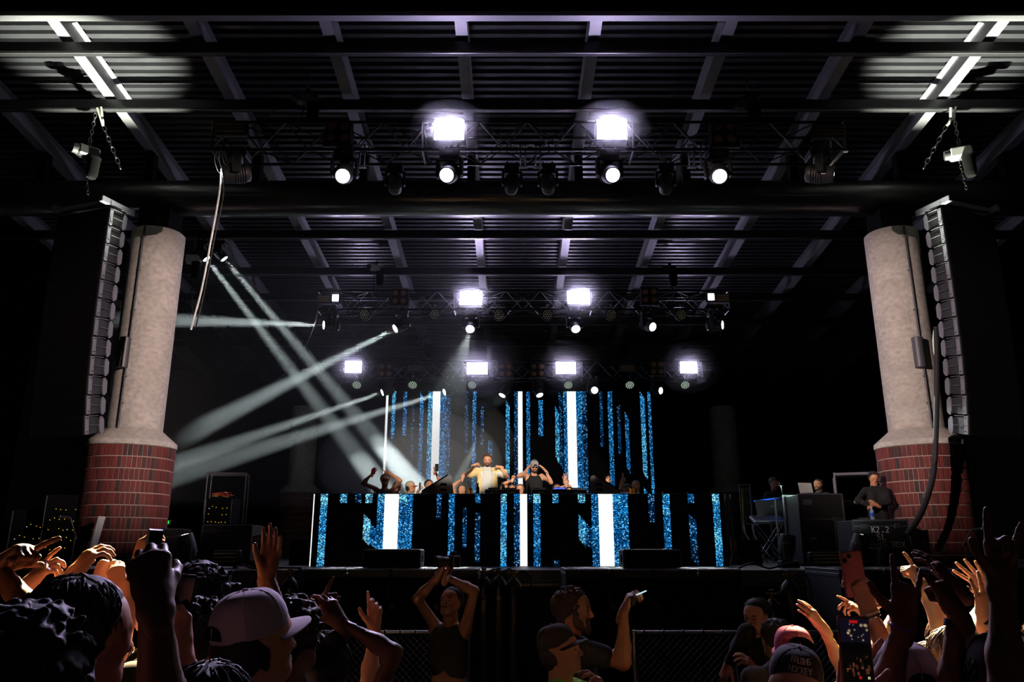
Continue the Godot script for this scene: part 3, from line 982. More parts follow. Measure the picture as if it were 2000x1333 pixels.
	cable("truss_cable", "dark power cable lying along the front truss", [Vector3(xa, yf - 0.2, -tf), Vector3(xa * 0.5, yf - 0.24, -tf + 0.1), Vector3(MID, yf - 0.2, -tf), Vector3(xb * 0.5, yf - 0.24, -tf + 0.1), Vector3(xb, yf - 0.2, -tf)], 0.02, M.mid_grey, 30, "power cables on trusses")
	# arm with a hook sticking out on the right end
	var arm := thing("outrigger_bracket", "pale angled steel arm on the right end of the front truss", "bracket", at_z(1628, 316, 11.6))
	bar(arm, "tube", Vector3(-0.16, -0.2, 0), Vector3(0.16, 0.18, 0), 0.024, M.white_paint)
	block(arm, "hook", Vector3(0.2, 0.19, 0), Vector3(0.12, 0.03, 0.05), M.white_paint)
	block(arm, "foot", Vector3(-0.16, -0.22, 0), Vector3(0.14, 0.03, 0.05), M.white_paint)
	# hoist hung behind the left column
	hoist(at_z(378, 507, 17.66), Vector3(at_z(378, 507, 17.66).x, roof_y(17.66) - 0.23, -17.66), at_z(376, 640, 17.66), "white-faced hoist hung behind the left column", "hoists behind the columns", M.white_paint, 0.2)
	front_of_house()

# two lamp towers behind the camera: they light the columns and the performers
func front_of_house() -> void:
	for side in [-1.0, 1.0]:
		var base := Vector3(side * 13.0, 0.0, 3.0)
		var tower := thing("lamp_tower", "black lamp tower rising from the audience ground towards the %s wall" % ("left" if side < 0 else "right"), "tower", base, 0.0, "lamp towers in the audience")
		for c in [Vector3(-0.2, 0, -0.2), Vector3(0.2, 0, -0.2), Vector3(0.2, 0, 0.2), Vector3(-0.2, 0, 0.2)]:
			bar(tower, "upright", c + Vector3(0, -0.6, 0), c + Vector3(0, 8.2, 0), 0.03, M.truss_black)
		for k in 11:
			bar(tower, "rung", Vector3(-0.2, k * 0.75, -0.2), Vector3(0.2, k * 0.75 + 0.4, -0.2), 0.014, M.truss_black, "rod6")
		bar(tower, "lamp_bar", Vector3(-1.2, 8.2, -0.2), Vector3(1.2, 8.2, -0.2), 0.03, M.truss_black)
		var at := base + Vector3(side * -0.8, 8.16, -0.2)
		var col := Vector3(MID - side * 7.2, 4.95, -14.4)
		mover(at, col - (at - Vector3(0, 0.4, 0)), "black moving head on the %s audience tower lighting the far column" % ("left" if side < 0 else "right"), "moving heads on the audience towers", 820.0, 7.6, 1.0, Color(1.0, 0.90, 0.87))
	var mid := thing("lamp_tower", "black lamp tower in the audience on the stage's middle line", "tower", Vector3(MID, 0.0, 5.5), 0.0, "lamp towers in the audience")
	for c in [Vector3(-0.2, 0, -0.2), Vector3(0.2, 0, -0.2), Vector3(0.2, 0, 0.2), Vector3(-0.2, 0, 0.2)]:
		bar(mid, "upright", c, c + Vector3(0, 8.2, 0), 0.03, M.truss_black)
	bar(mid, "lamp_bar", Vector3(-1.2, 8.2, -0.2), Vector3(1.2, 8.2, -0.2), 0.03, M.truss_black)
	for side in [-1.0, 1.0]:
		var at2 := Vector3(MID + side * 0.9, 8.16, 5.3)
		mover(at2, Vector3(MID + side * 1.1 - 0.4, 4.45, -16.0) - (at2 - Vector3(0, 0.4, 0)), "black moving head on the middle audience tower lighting the performers, %s" % ("left one" if side < 0 else "right one"), "moving heads on the audience towers", 650.0, 4.6, 1.0, Color(1.0, 0.95, 0.86))
# ---------------------------------------------------------------- smoke
func smoke(called: String, label: String, center: Vector3, size: Vector3, density: float, box := false, tint := Color(0.93, 0.95, 0.95)) -> void:
	var f := FogVolume.new()
	f.name = numbered(called)
	f.shape = RenderingServer.FOG_VOLUME_SHAPE_BOX if box else RenderingServer.FOG_VOLUME_SHAPE_ELLIPSOID
	f.size = size
	var m := FogMaterial.new()
	m.resource_name = "smoke %s" % f.name
	m.albedo = tint
	m.density = density
	f.material = m
	add_child(f)
	f.position = center
	f.set_meta("kind", "stuff")
	f.set_meta("label", label)
	f.set_meta("category", "smoke")

func build_haze() -> void:
	smoke("smoke_layer", "layer of smoke between the middle and rear trusses on the left", at_z(610, 760, 20.3) , Vector3(8.6, 6.2, 6.4), 0.009, true)
	# nested clouds: each is thicker than the one round it
	for k in 2:
		smoke("low_smoke", "denser smoke low on the left of the tall screen", at_z(800, 905, 20.0), Vector3(4.8, 2.9, 2.6) * (1.0 - 0.35 * k), 0.085)
	for k in 1:
		smoke("smoke_puff", "pale puff of smoke right of the white screen stripe", at_z(905, 870, 19.2), Vector3(2.6, 2.4, 1.6) * (1.0 - 0.35 * k), 0.03)
		smoke("smoke_puff", "pale puff of smoke behind the guests on the left", at_z(745, 930, 19.0), Vector3(3.0, 1.4, 1.6) * (1.0 - 0.35 * k), 0.04)
	# smoke lit up close round the blinding panels
	for s in [[877, 254, 11.5, 0.9], [1195, 253, 11.5, 0.9], [920, 583, 19.2, 1.2], [1130, 581, 19.2, 1.2], [690, 717, 22.8, 1.3], [932, 720, 22.8, 2.0], [1105, 719, 22.8, 1.5], [1345, 718, 22.8, 1.3]]:
		for k in 3:
			smoke("lamp_smoke", "wisp of smoke glowing round a blinding panel", at_z(s[0], s[1], s[2]), Vector3(1.5, 1.25, 0.7) * s[3] * (1.0 - 0.27 * k), [0.035, 0.09, 0.22][k])


# ---------------------------------------------------------------- loudspeakers
func line_array(side: float, label: String) -> void:
	var a := deg_to_rad(20.0)
	var inner := Vector3(-7.32 if side < 0 else 7.82, 0, -13.2)
	var e := Vector3(-side * cos(a), 0, sin(a))          # towards the stage middle
	var f := Vector3(side * sin(a), 0, cos(a))           # the way the boxes fire
	var group := "line array boxes, %s column" % ("left" if side < 0 else "right")
	var basis := Basis(e * -side, Vector3.UP, f)
	var bumper := thing("array_frame", "pale steel hanging frame on top of the %s speaker column" % ("left" if side < 0 else "right"), "frame", inner - e * 0.65 + Vector3(0, 7.98, 0), 0.0, "hanging frames of the speaker columns")
	for s in [-1.0, 1.0]:
		block(bumper, "rail", basis * Vector3(s * 0.6, 0, 0), Vector3(0.08, 0.12, 0.75), M.grey_plastic, basis, 0.01)
	block(bumper, "cross_rail", basis * Vector3(0, 0, -0.2), Vector3(1.2, 0.1, 0.08), M.grey_plastic, basis, 0.01)
	block(bumper, "cross_rail", basis * Vector3(0, 0, 0.2), Vector3(1.2, 0.1, 0.08), M.grey_plastic, basis, 0.01)
	var out := [Vector2(0.2, -0.172), Vector2(0.2, 0.172), Vector2(-0.2, 0.12), Vector2(-0.2, -0.12)]
	var y := 7.70
	var push := Vector3.ZERO
	for k in 12:
		var pitch := deg_to_rad([0.2, 0.4, 0.6, 1.0, 1.6, 2.2, 3.0, 4.0, 5.0, 6.2, 7.6, 9.0][k])
		var b := basis * Basis(Vector3.RIGHT, pitch)
		var o := thing("line_array_speaker", label % ["top box", "second box from the top", "third box from the top", "fourth box from the top", "fifth box from the top", "sixth box from the top", "sixth box from the bottom", "fifth box from the bottom", "fourth box from the bottom", "third box from the bottom", "second box from the bottom", "bottom box"][k], "loudspeaker", inner - e * 0.65 + Vector3(0, y, 0) + push, 0.0, group)
		if not cache.has("array cabinet"):
			var s := Shape.new()
			s.prism(out, 1.28, Transform3D(Basis(Vector3(0, 0, 1), Vector3.UP, Vector3(-1, 0, 0)), Vector3.ZERO))
			cache["array cabinet"] = s.mesh()
			var w := Shape.new()
			w.prism([Vector2(-0.045, -0.10), Vector2(0.0, -0.155), Vector2(0.03, -0.155), Vector2(0.05, -0.08), Vector2(0.05, 0.08), Vector2(0.03, 0.155), Vector2(0.0, 0.155), Vector2(-0.045, 0.10)], 0.025, Transform3D(Basis(Vector3(0, 0, 1), Vector3.UP, Vector3(-1, 0, 0)), Vector3.ZERO))
			cache["array rear plate"] = w.mesh()
		part(o, "cabinet", cache["array cabinet"], M.box_black, Transform3D(b, Vector3.ZERO))
		block(o, "grille", b * Vector3(0, 0, 0.204), Vector3(1.24, 0.33, 0.012), M.grille, b, 0.004)
		for s in [-1.0, 1.0]:
			var sx: float = s * 0.652
			block(o, "front_rig_plate", b * Vector3(sx, 0, 0.155), Vector3(0.022, 0.32, 0.075), M.grey_plastic, b, 0.004)
			part(o, "rear_rig_plate", cache["array rear plate"], M.grey_plastic, Transform3D(b, b * Vector3(sx, 0, -0.15)))
			bar(o, "handle", b * Vector3(sx + s * 0.02, 0.0, 0.11), b * Vector3(sx + s * 0.02, 0.0, -0.09), 0.007, M.aluminium)
			block(o, "joint_bar", b * Vector3(sx, 0.165, 0.02), Vector3(0.02, 0.016, 0.2), M.mid_grey, b, 0.003)
			for q in [-0.11, 0.12]:
				bar(o, "rig_pin", b * Vector3(sx - 0.02, q, 0.17), b * Vector3(sx + s * 0.045, q, 0.17), 0.009, M.chrome, "rod6")
		y -= 0.348 * cos(pitch)
		push += f * -0.348 * sin(pitch) * 0.6

func subwoofer(at: Vector3, label: String, group: String, w := 0.6, h := 1.5, d := 0.9) -> void:
	var o := thing("subwoofer", label, "loudspeaker", at, 0.0, group)
	block(o, "cabinet", Vector3(0, h * 0.5 + 0.04, -d * 0.5), Vector3(w - 0.03, h - 0.08, d), M.box_black, Basis.IDENTITY, 0.012)
	block(o, "grille", Vector3(0, h * 0.5, 0.01), Vector3(w - 0.06, h - 0.2, 0.02), M.grille, Basis.IDENTITY, 0.004)
	block(o, "top_plate", Vector3(0, h - 0.0, -d * 0.5), Vector3(w - 0.02, 0.02, d - 0.02), M.grey_plastic, Basis.IDENTITY, 0.006)
	for x in [-0.3, 0.3]:
		for z in [-0.25, -0.72]:
			block(o, "runner", Vector3(x * w, h + 0.012, z * d), Vector3(0.14, 0.008, 0.08), M.mid_grey)
	for s in [-1.0, 1.0]:
		block(o, "side_rail", Vector3(s * (w * 0.5 - 0.012), h - 0.07, -d * 0.5), Vector3(0.014, 0.05, d - 0.06), M.mid_grey)
		var ho := Shape.new()
		ho.lathe([Vector2(0.03, -0.01), Vector2(0.045, 0.0), Vector2(0.03, 0.01)], 12, Transform3D(Basis(Vector3.RIGHT, PI / 2), Vector3(-w * 0.44, h * 0.72, 0.02)))
		if s < 0:
			part(o, "badge", ho.mesh(), M.mid_grey)
	for x in [-0.4, 0.4]:
		for z in [-0.1, -0.8]:
			bar(o, "caster", Vector3(x * w - 0.02, 0.05, z), Vector3(x * w + 0.02, 0.05, z), 0.05, M.rubber)

func speaker_box(at: Vector3, size: Vector3, label: String, group := "", turn := 0.0) -> Node3D:
	var o := thing("speaker_box", label, "loudspeaker", at, turn, group)
	block(o, "cabinet", Vector3(0, size.y * 0.5, 0), size, M.box_black, Basis.IDENTITY, 0.02)
	block(o, "grille", Vector3(0, size.y * 0.5, size.z * 0.5 + 0.006), Vector3(size.x - 0.05, size.y - 0.05, 0.012), M.grille, Basis.IDENTITY, 0.004)
	for s in [-1.0, 1.0]:
		block(o, "handle", Vector3(s * (size.x * 0.5 + 0.008), size.y * 0.5, 0), Vector3(0.02, 0.1, 0.16), M.mid_grey)
	return o

func wedge(at: Vector3, turn: float, label: String, lean := 1.0, k := 1.0) -> void:
	var o := thing("monitor_wedge", label, "loudspeaker", at, turn, "monitor wedges")
	var out := []
	for p in [Vector2(-0.34, 0.0), Vector2(0.26, 0.0), Vector2(0.22, 0.36), Vector2(0.16, 0.38), Vector2(-0.34, 0.06)]:
		out.append(Vector2(p.x * lean, p.y) * k)
	var s := Shape.new()
	s.prism(out, 0.5 * k)
	part(o, "cabinet", s.mesh(), M.mid_grey)
	for z in [-1.0, 1.0]:
		for y in [0.1, 0.2]:
			var hs := Shape.new()
			hs.prism([Vector2(-0.07, -0.025), Vector2(0.07, -0.025), Vector2(0.05, 0.025), Vector2(-0.05, 0.025)].map(func(v): return v * k), 0.02, Transform3D(Basis.IDENTITY, Vector3(0.06 * lean, y, z * 0.246) * k))
			part(o, "handle_hole", hs.mesh(), M.night)
	var g := Shape.new()
	g.box(Vector3.ZERO, Vector3(0.58, 0.02, 0.46) * k, Basis(Vector3.BACK, lean * 0.57), 0.004)
	part(o, "grille", g.mesh(), M.grille, Transform3D(Basis.IDENTITY, Vector3(-0.1 * lean, 0.235, 0) * k))

func build_speakers() -> void:
	line_array(-1.0, "black line array loudspeaker with grey rig plates, left column, %s")
	line_array(1.0, "black line array loudspeaker with grey rig plates, right column, %s")
	var places := ["beside the gas bottles on its left", "second of four", "third of four", "fourth of four"]
	var zl := 11.3
	for k in 4:
		var x0 := lerpf(at_z(592, 1115, zl).x, at_z(935, 1115, zl).x, (k + 0.5) / 4.0)
		subwoofer(Vector3(x0, PIT, -zl), "tall black subwoofer before the stage under the left screen half, %s" % ["outermost", "second from outside", "third from outside", "innermost"][k], "subwoofers left of the middle", (at_z(935, 1115, zl).x - at_z(592, 1115, zl).x) / 4.0, 1.52 - PIT, 1.1)
		var x1 := lerpf(at_z(1103, 1115, zl).x, at_z(1450, 1115, zl).x, (k + 0.5) / 4.0)
		subwoofer(Vector3(x1, PIT, -zl), "tall black subwoofer before the stage under the right screen half, %s" % ["innermost", "second from inside", "third from inside", "outermost"][k], "subwoofers right of the middle", (at_z(1450, 1115, zl).x - at_z(1103, 1115, zl).x) / 4.0, 1.52 - PIT, 1.1)
	for k in 3:
		subwoofer(Vector3(-4.55 - k * 0.62, PIT, -10.9), "black subwoofer left of the stage front by the left crowd, %s" % ["nearest the gas bottles", "middle one", "outer one"][k], "subwoofers by the left crowd", 0.62, 1.53 - PIT, 1.3)
		subwoofer(Vector3(4.75 + k * 0.62, PIT, -10.9), "black subwoofer right of the stage front by the right crowd, %s" % ["nearest the gas bottles", "middle one", "outer one"][k], "subwoofers by the right crowd", 0.62, 1.53 - PIT, 1.3)
	var fx := at_z(770, 1100, 11.8).x
	speaker_box(Vector3(fx, 1.54, -11.75), Vector3(0.84, 0.26, 0.5), "low black speaker box lying on the left subwoofers", "front fill speakers")
	fx = at_z(1268, 1100, 11.8).x
	speaker_box(Vector3(fx, 1.54, -11.75), Vector3(0.84, 0.26, 0.5), "low black speaker box lying on the right subwoofers", "front fill speakers")

# ---------------------------------------------------------------- what stands on the stage
const BLUE := [Color(0.02, 0.13, 0.27), Color(0.05, 0.36, 0.62), Color(0.13, 0.55, 0.85), Color(0.42, 0.78, 1.0)]

func led_image(w: int, h: int, stripes: Array, seed_: int) -> ImageTexture:
	var im := Image.create(w, h, false, Image.FORMAT_RGB8)
	im.fill(Color(0.004, 0.006, 0.008))
	var rng := RandomNumberGenerator.new()
	rng.seed = seed_
	for s in stripes:   # [from, to, kind, top, bottom, slant] in shares of the width and height
		var x0 := int(s[0] * w)
		var x1 := int(s[1] * w)
		for y in range(int(s[3] * h), int(s[4] * h)):
			for x in range(x0, x1):
				if s.size() > 5:
					var u := float(x - x0) / maxf(1.0, x1 - x0)
					var edge: float = s[3] + u * s[5]
					if float(y) / h < edge or float(y) / h > s[4] - (1.0 - u) * s[5]:
						continue
				var c: Color
				var r := rng.randf()
				if s[2] == 9:
					c = Color(1, 1, 1) if r < 0.96 else Color(0.85, 0.95, 1.0)
				else:
					var band := 0.5 + 0.5 * sin(float(y) / h * 9.0 + x0)
					c = BLUE[int(s[2])].lerp(BLUE[mini(3, int(s[2]) + 1)], band * 0.6)
					c = c * (0.30 + 1.25 * r * r)
					if r > 0.90:
						c = c.lerp(Color(0.65, 0.88, 1.0), 0.55)
				im.set_pixel(x, y, c)
	return ImageTexture.create_from_image(im)

func screen(called: String, label: String, center: Vector3, w: float, h: float, tex: ImageTexture, energy: float, group := "") -> Node3D:
	var o := thing(called, label, "screen", center, 0.0, group)
	block(o, "frame", Vector3(0, 0, -0.06), Vector3(w + 0.02, h + 0.02, 0.1), M.screen_frame, Basis.IDENTITY, 0.006)
	var s := Shape.new()
	s.face([Vector3(-w / 2, -h / 2, 0), Vector3(w / 2, -h / 2, 0), Vector3(w / 2, h / 2, 0), Vector3(-w / 2, h / 2, 0)])
	var m := StandardMaterial3D.new()
	m.resource_name = "screen picture " + called
	m.albedo_color = Color(0.015, 0.015, 0.016)
	m.roughness = 0.9
	m.metallic_specular = 0.1
	m.emission_enabled = true
	m.emission = Color.BLACK
	m.emission_texture = tex
	m.emission_energy_multiplier = energy
	m.texture_filter = BaseMaterial3D.TEXTURE_FILTER_NEAREST
	part(o, "screen_face", s.mesh(), m)
	return o

func flight_case(at: Vector3, size: Vector3, label: String, group := "", turn := 0.0, tall_lid := 0.3) -> Node3D:
	var o := thing("flight_case", label, "flight case", at, turn, group)
	block(o, "body", Vector3(0, size.y * 0.5, 0), size, M.box_black, Basis.IDENTITY, 0.01)
	for sx in [-1.0, 1.0]:
		for sz in [-1.0, 1.0]:
			block(o, "corner_edge", Vector3(sx * size.x * 0.5, size.y * 0.5, sz * size.z * 0.5), Vector3(0.03, size.y, 0.03), M.dark_grey)
	for sz in [-1.0, 1.0]:
		block(o, "top_edge", Vector3(0, size.y, sz * size.z * 0.5), Vector3(size.x, 0.03, 0.03), M.mid_grey)
	block(o, "lid_seam", Vector3(0, size.y * (1.0 - tall_lid), size.z * 0.5 + 0.003), Vector3(size.x - 0.03, 0.022, 0.008), M.mid_grey)
	for sx in [-0.3, 0.3]:
		block(o, "latch", Vector3(sx * size.x, size.y * (1.0 - tall_lid), size.z * 0.5 + 0.008), Vector3(0.11, 0.09, 0.012), M.dark_grey)
	return o

func letters(parent: Node3D, text: String, at: Vector3, height: float, material: Material, basis := Basis.IDENTITY, called := "lettering") -> void:
	var t := TextMesh.new()
	var f := SystemFont.new()
	f.font_names = PackedStringArray(["Droid Sans Mono"])
	f.font_weight = 700
	t.font = f
	t.text = text
	t.font_size = 32
	t.pixel_size = height / 24.0
	t.depth = 0.004
	part(parent, called, t, material, Transform3D(basis, at))

func gas_bottle(at: Vector3, h: float, label: String, group: String) -> void:
	var o := thing("gas_bottle", label, "gas bottle", at, 0.0, group)
	var s := Shape.new()
	s.lathe([Vector2(0.1, 0.0), Vector2(0.128, 0.02), Vector2(0.13, 0.05), Vector2(0.13, h - 0.2), Vector2(0.12, h - 0.13), Vector2(0.09, h - 0.06), Vector2(0.05, h - 0.02), Vector2(0.04, h)], 28)
	part(o, "bottle", s.mesh(), M.gas_steel)
	var v := Shape.new()
	v.rod(Vector3(0, h, 0), Vector3(0, h + 0.09, 0), 0.022, 0.018)
	v.rod(Vector3(-0.07, h + 0.06, 0), Vector3(0.07, h + 0.06, 0), 0.014)
	part(o, "valve", v.mesh(), M.brass)
	var w := Shape.new()
	w.lathe([Vector2(0.03, -0.01), Vector2(0.042, 0.0), Vector2(0.03, 0.012)], 12, Transform3D(Basis.IDENTITY, Vector3(0, h + 0.1, 0)))
	part(o, "hand_wheel", w.mesh(), M.dark_grey)
	var hs := Shape.new()
	hs.tube(curve([Vector3(0.07, h + 0.06, 0), Vector3(0.16, h + 0.1, 0.03), Vector3(0.24, h + 0.02, 0.05), Vector3(0.26, h - 0.25, 0.06)], 12), 0.012, 6)
	part(o, "hose", hs.mesh(), M.rubber)
	block(o, "neck_label", Vector3(0, h - 0.3, 0.128), Vector3(0.08, 0.05, 0.006), M.mid_grey)

func mic_stand(at: Vector3, h: float, label: String, lean: float) -> void:
	var o := thing("microphone_stand", label, "microphone stand", at, 0.0, "microphone stands")
	for k in 3:
		var a := TAU * k / 3.0
		bar(o, "leg", Vector3(0, 0.12, 0), Vector3(cos(a) * 0.26, 0.01, sin(a) * 0.26), 0.009, M.aluminium)
	bar(o, "pole", Vector3(0, 0.05, 0), Vector3(0, h * 0.62, 0), 0.011, M.aluminium)
	bar(o, "boom", Vector3(-lean * 0.1, h * 0.55, 0), Vector3(lean * 0.28, h * 0.97, 0), 0.009, M.aluminium)
	block(o, "clutch", Vector3(0, h * 0.62, 0), Vector3(0.05, 0.06, 0.04), M.dark_grey)
	bar(o, "microphone", Vector3(lean * 0.28, h * 0.97, 0), Vector3(lean * 0.28 + 0.14 * signf(lean), h * 0.99, 0.03), 0.022, M.mid_grey)
	part(o, "microphone_head", unit("ball"), M.aluminium, Transform3D(Basis.from_scale(Vector3.ONE * 0.03), Vector3(lean * 0.28 + 0.16 * signf(lean), h * 0.992, 0.034)))

func amp_rack(at: Vector3, size: Vector3, label: String, rows: int, led: Material, turn := 0.0, group := "") -> Node3D:
	var o := thing("equipment_rack", label, "rack", at, turn, group)
	block(o, "case", Vector3(0, size.y * 0.5, -0.02), size, M.matt_black, Basis.IDENTITY, 0.01)
	var rng := RandomNumberGenerator.new()
	rng.seed = rows * 31 + int(at.x * 10.0)
	for r in rows:
		var y := size.y * (0.12 + 0.8 * r / rows)
		block(o, "unit_panel", Vector3(0, y, size.z * 0.5 - 0.015), Vector3(size.x - 0.06, size.y * 0.7 / rows, 0.02), M.matt_black)
		for j in 6:
			if rng.randf() < 0.75:
				block(o, "status_led", Vector3((j - 2.5) * size.x * 0.12 + rng.randf_range(-0.01, 0.01), y + rng.randf_range(-0.3, 0.3) * size.y * 0.5 / rows, size.z * 0.5 - 0.002), Vector3(0.012, 0.012, 0.008), led if rng.randf() < 0.85 else M.white_led, Basis.IDENTITY, 0.0)
	for s in [-1.0, 1.0]:
		block(o, "rack_rail", Vector3(s * (size.x * 0.5 - 0.02), size.y * 0.5, size.z * 0.5 - 0.01), Vector3(0.02, size.y - 0.04, 0.02), M.mid_grey)
	return o

func build_stage_gear() -> void:
	# the DJ booth: a wide screen with a table top behind it
	var zb := 14.85
	var a := at_z(608.5, 1036, zb)
	var b := at_z(1419, 1036, zb)
	var top := at_z(1000, 965, zb).y
	var w := b.x - a.x
	var xs := func(px: float) -> float: return (px - 611.0) / (1417.0 - 611.0)
	var list := []
	for s in [[625, 639, 2, 0.0, 1.0], [625, 638, 3, 0.0, 0.13], [664, 677, 2, 0.0, 0.13], [693, 705, 0, 0.0, 0.13], [714, 727, 3, 0.0, 0.13], [712, 726, 3, 0.28, 0.72, 0.1], [725, 738, 1, 0.42, 0.76, 0.08], [738, 752, 1, 0.0, 1.0], [740, 752, 2, 0.0, 0.13], [752, 779, 9, 0.0, 1.0], [779, 808, 1, 0.0, 1.0], [779, 795, 3, 0.0, 0.13], [853, 863, 0, 0.0, 0.36], [878, 890, 1, 0.0, 1.0], [905, 914, 0, 0.2, 0.75], [929, 940, 1, 0.0, 0.13], [929, 940, 0, 0.28, 0.95], [980, 992, 2, 0.0, 1.0], [980, 992, 3, 0.0, 0.13], [1005, 1017, 0, 0.0, 1.0], [1006, 1017, 1, 0.0, 0.13], [1017, 1030, 9, 0.0, 1.0], [1032, 1041, 0, 0.0, 0.13], [1043, 1056, 1, 0.0, 1.0], [1043, 1056, 3, 0.0, 0.13], [1081, 1093, 2, 0.0, 0.13], [1080, 1093, 0, 0.92, 1.0], [1131, 1145, 3, 0.0, 0.13], [1131, 1145, 2, 0.28, 0.75, 0.12], [1145, 1158, 0, 0.4, 0.8, 0.1], [1157, 1170, 1, 0.0, 1.0], [1170, 1198, 9, 0.0, 1.0], [1198, 1229, 1, 0.0, 1.0], [1198, 1215, 2, 0.0, 0.13], [1268, 1280, 0, 0.0, 0.4], [1297, 1310, 1, 0.0, 1.0], [1297, 1310, 2, 0.0, 0.3], [1346, 1358, 1, 0.0, 0.13], [1347, 1361, 0, 0.28, 1.0, 0.1], [1395, 1409, 2, 0.0, 1.0], [1395, 1409, 3, 0.0, 0.13]]:
		var r: Array = s.duplicate()
		r[0] = xs.call(s[0])
		r[1] = xs.call(s[1])
		list.append(r)
	list.append([0.0, 0.004, 9, 0.0, 1.0])
	var booth := screen("booth_screen", "wide low screen of blue and white stripes fronting the DJ booth", Vector3((a.x + b.x) * 0.5, (top + DECK) * 0.5, -zb), w, top - DECK - 0.01, led_image(404, 71, list, 3), 1.15)
	var table := thing("booth_table", "long table with a bright edge behind the booth screen", "table", Vector3((a.x + b.x) * 0.5, DECK, -zb - 0.53))
	block(table, "table_top", Vector3(0, top - DECK - 0.03, 0.02), Vector3(w, 0.04, 0.78), M.white_paint, Basis.IDENTITY, 0.005)
	for x in [-3.6, -1.2, 1.2, 3.6]:
		for z in [-0.3, 0.25]:
			bar(table, "leg", Vector3(x, 0, z), Vector3(x, top - DECK - 0.04, z), 0.025, M.steel_black)
	for k in 17:
		block(booth, "corner_bolt", Vector3(-w * 0.5 + (k + 0.5) * w / 17.0, (top - DECK) * 0.5 + 0.012, -0.05), Vector3(0.025, 0.05, 0.04), M.dark_grey)
	var riser := thing("dj_riser", "black platform behind the booth on which the performers stand", "platform", Vector3(MID, DECK, -16.36))
	block(riser, "platform", Vector3(0, 0.24, 0), Vector3(9.4, 0.48, 1.0), M.matt_black)
	# tall screen at the back
	var zw := 23.9
	var c := at_z(750.5, 866, zw)
	var d := at_z(1279, 866, zw)
	var wt := at_z(1000, 765, zw).y
	var bw := DECK + 0.35
	var ws := func(px: float) -> float: return (px - 752.0) / (1277.0 - 752.0)
	var hs := func(py: float) -> float: return clampf((py - 765.0) / 255.0, 0.0, 1.0)
	list = []
	for s in [[752, 757, 9, 765, 1020], [764, 772, 2, 765, 840], [764, 772, 0, 840, 900], [787, 795, 1, 765, 840], [803, 809, 0, 790, 880], [819, 827, 1, 765, 920, 0.05], [836, 844, 2, 765, 1020], [844, 860, 9, 765, 1020], [860, 880, 1, 765, 1020], [872, 881, 0, 765, 1020], [908, 915, 0, 765, 870], [924, 931, 1, 765, 1020], [940, 946, 0, 790, 860], [955, 963, 0, 850, 960], [989, 996, 2, 780, 920, 0.04], [1005, 1012, 0, 765, 1020], [1012, 1021, 9, 765, 1020], [1028, 1036, 1, 765, 1020], [1053, 1061, 1, 780, 842], [1085, 1093, 2, 790, 890, 0.06], [1093, 1100, 0, 765, 900, 0.05], [1101, 1109, 1, 765, 1020], [1109, 1127, 9, 765, 1020], [1127, 1146, 1, 765, 1020], [1138, 1147, 0, 765, 1020], [1172, 1178, 0, 765, 860], [1189, 1197, 1, 765, 1020], [1206, 1212, 0, 790, 870], [1221, 1229, 1, 800, 905, 0.05], [1253, 1261, 2, 765, 915, 0.05], [1253, 1261, 2, 925, 1020, 0.05], [1268, 1274, 1, 765, 1020]]:
		var r: Array = s.duplicate()
		r[0] = ws.call(s[0])
		r[1] = ws.call(s[1])
		r[3] = hs.call(s[3])
		r[4] = hs.call(s[4])
		list.append(r)
	var wall := screen("back_screen", "tall screen of blue and white stripes at the back of the stage", Vector3((c.x + d.x) * 0.5, (wt + bw) * 0.5, -zw), d.x - c.x, wt - bw, led_image(354, 170, list, 4), 1.0)
	for x in [-3.5, -1.2, 1.2, 3.5]:
		bar(wall, "leg", Vector3(x, -(wt - bw) * 0.5, -0.1), Vector3(x, DECK - (wt + bw) * 0.5, -0.1), 0.03, M.steel_black)

	# on the booth table
	var ty := top - 0.01
	var on := func(px: float, back := 0.35) -> Vector3: return Vector3(at_z(px, 965, zb + back).x, ty, -zb - back)
	wedge(on.call(858.0, 0.45), 0.15, "grey monitor wedge on the booth table left of the man in cream", 1.0, 1.0)
	wedge(on.call(1178.0, 0.45), -0.15, "grey monitor wedge on the booth table right of the man in black", -1.0, 1.0)
	var deck_no := 0
	for px in [964, 998, 1055, 1094, 1128]:
		var o := thing("dj_player", "low black player on the booth table, %s" % ["in front of the man in cream", "between the two men", "in front of the man in black", "glowing blue", "beside the white sheet"][deck_no], "DJ player", on.call(px, 0.42), 0.0, "players on the booth table")
		block(o, "body", Vector3(0, 0.055, 0), Vector3(0.33, 0.11, 0.4), M.box_black, Basis.IDENTITY, 0.01)
		var p := Shape.new()
		p.lathe([Vector2(0.1, 0.0), Vector2(0.1, 0.012), Vector2(0.0, 0.014)], 20, Transform3D(Basis.IDENTITY, Vector3(0, 0.11, 0.02)))
		part(o, "platter", p.mesh(), M.mid_grey)
		block(o, "display", Vector3(0, 0.14, -0.17), Vector3(0.22, 0.05, 0.02), M.blue_led if deck_no == 3 else M.dark_grey)
		block(o, "front_trim", Vector3(0, 0.05, 0.2), Vector3(0.14, 0.012, 0.004), M.aluminium)
		deck_no += 1
	for px in [[918.5, "near the man in cream"], [1235.0, "near the right monitor wedge"]]:
		var o := thing("juice_cup", "clear cup of orange juice with a straw, %s" % px[1], "cup", on.call(px[0], 0.25), 0.0, "cups of orange juice")
		var s := Shape.new()
		s.lathe([Vector2(0.035, 0.0), Vector2(0.05, 0.13), Vector2(0.0, 0.132)], 16)
		part(o, "juice", s.mesh(), M.orange_juice)
		bar(o, "straw", Vector3(0.01, 0.1, 0), Vector3(-0.05, 0.26, 0), 0.006, M.dark_grey)
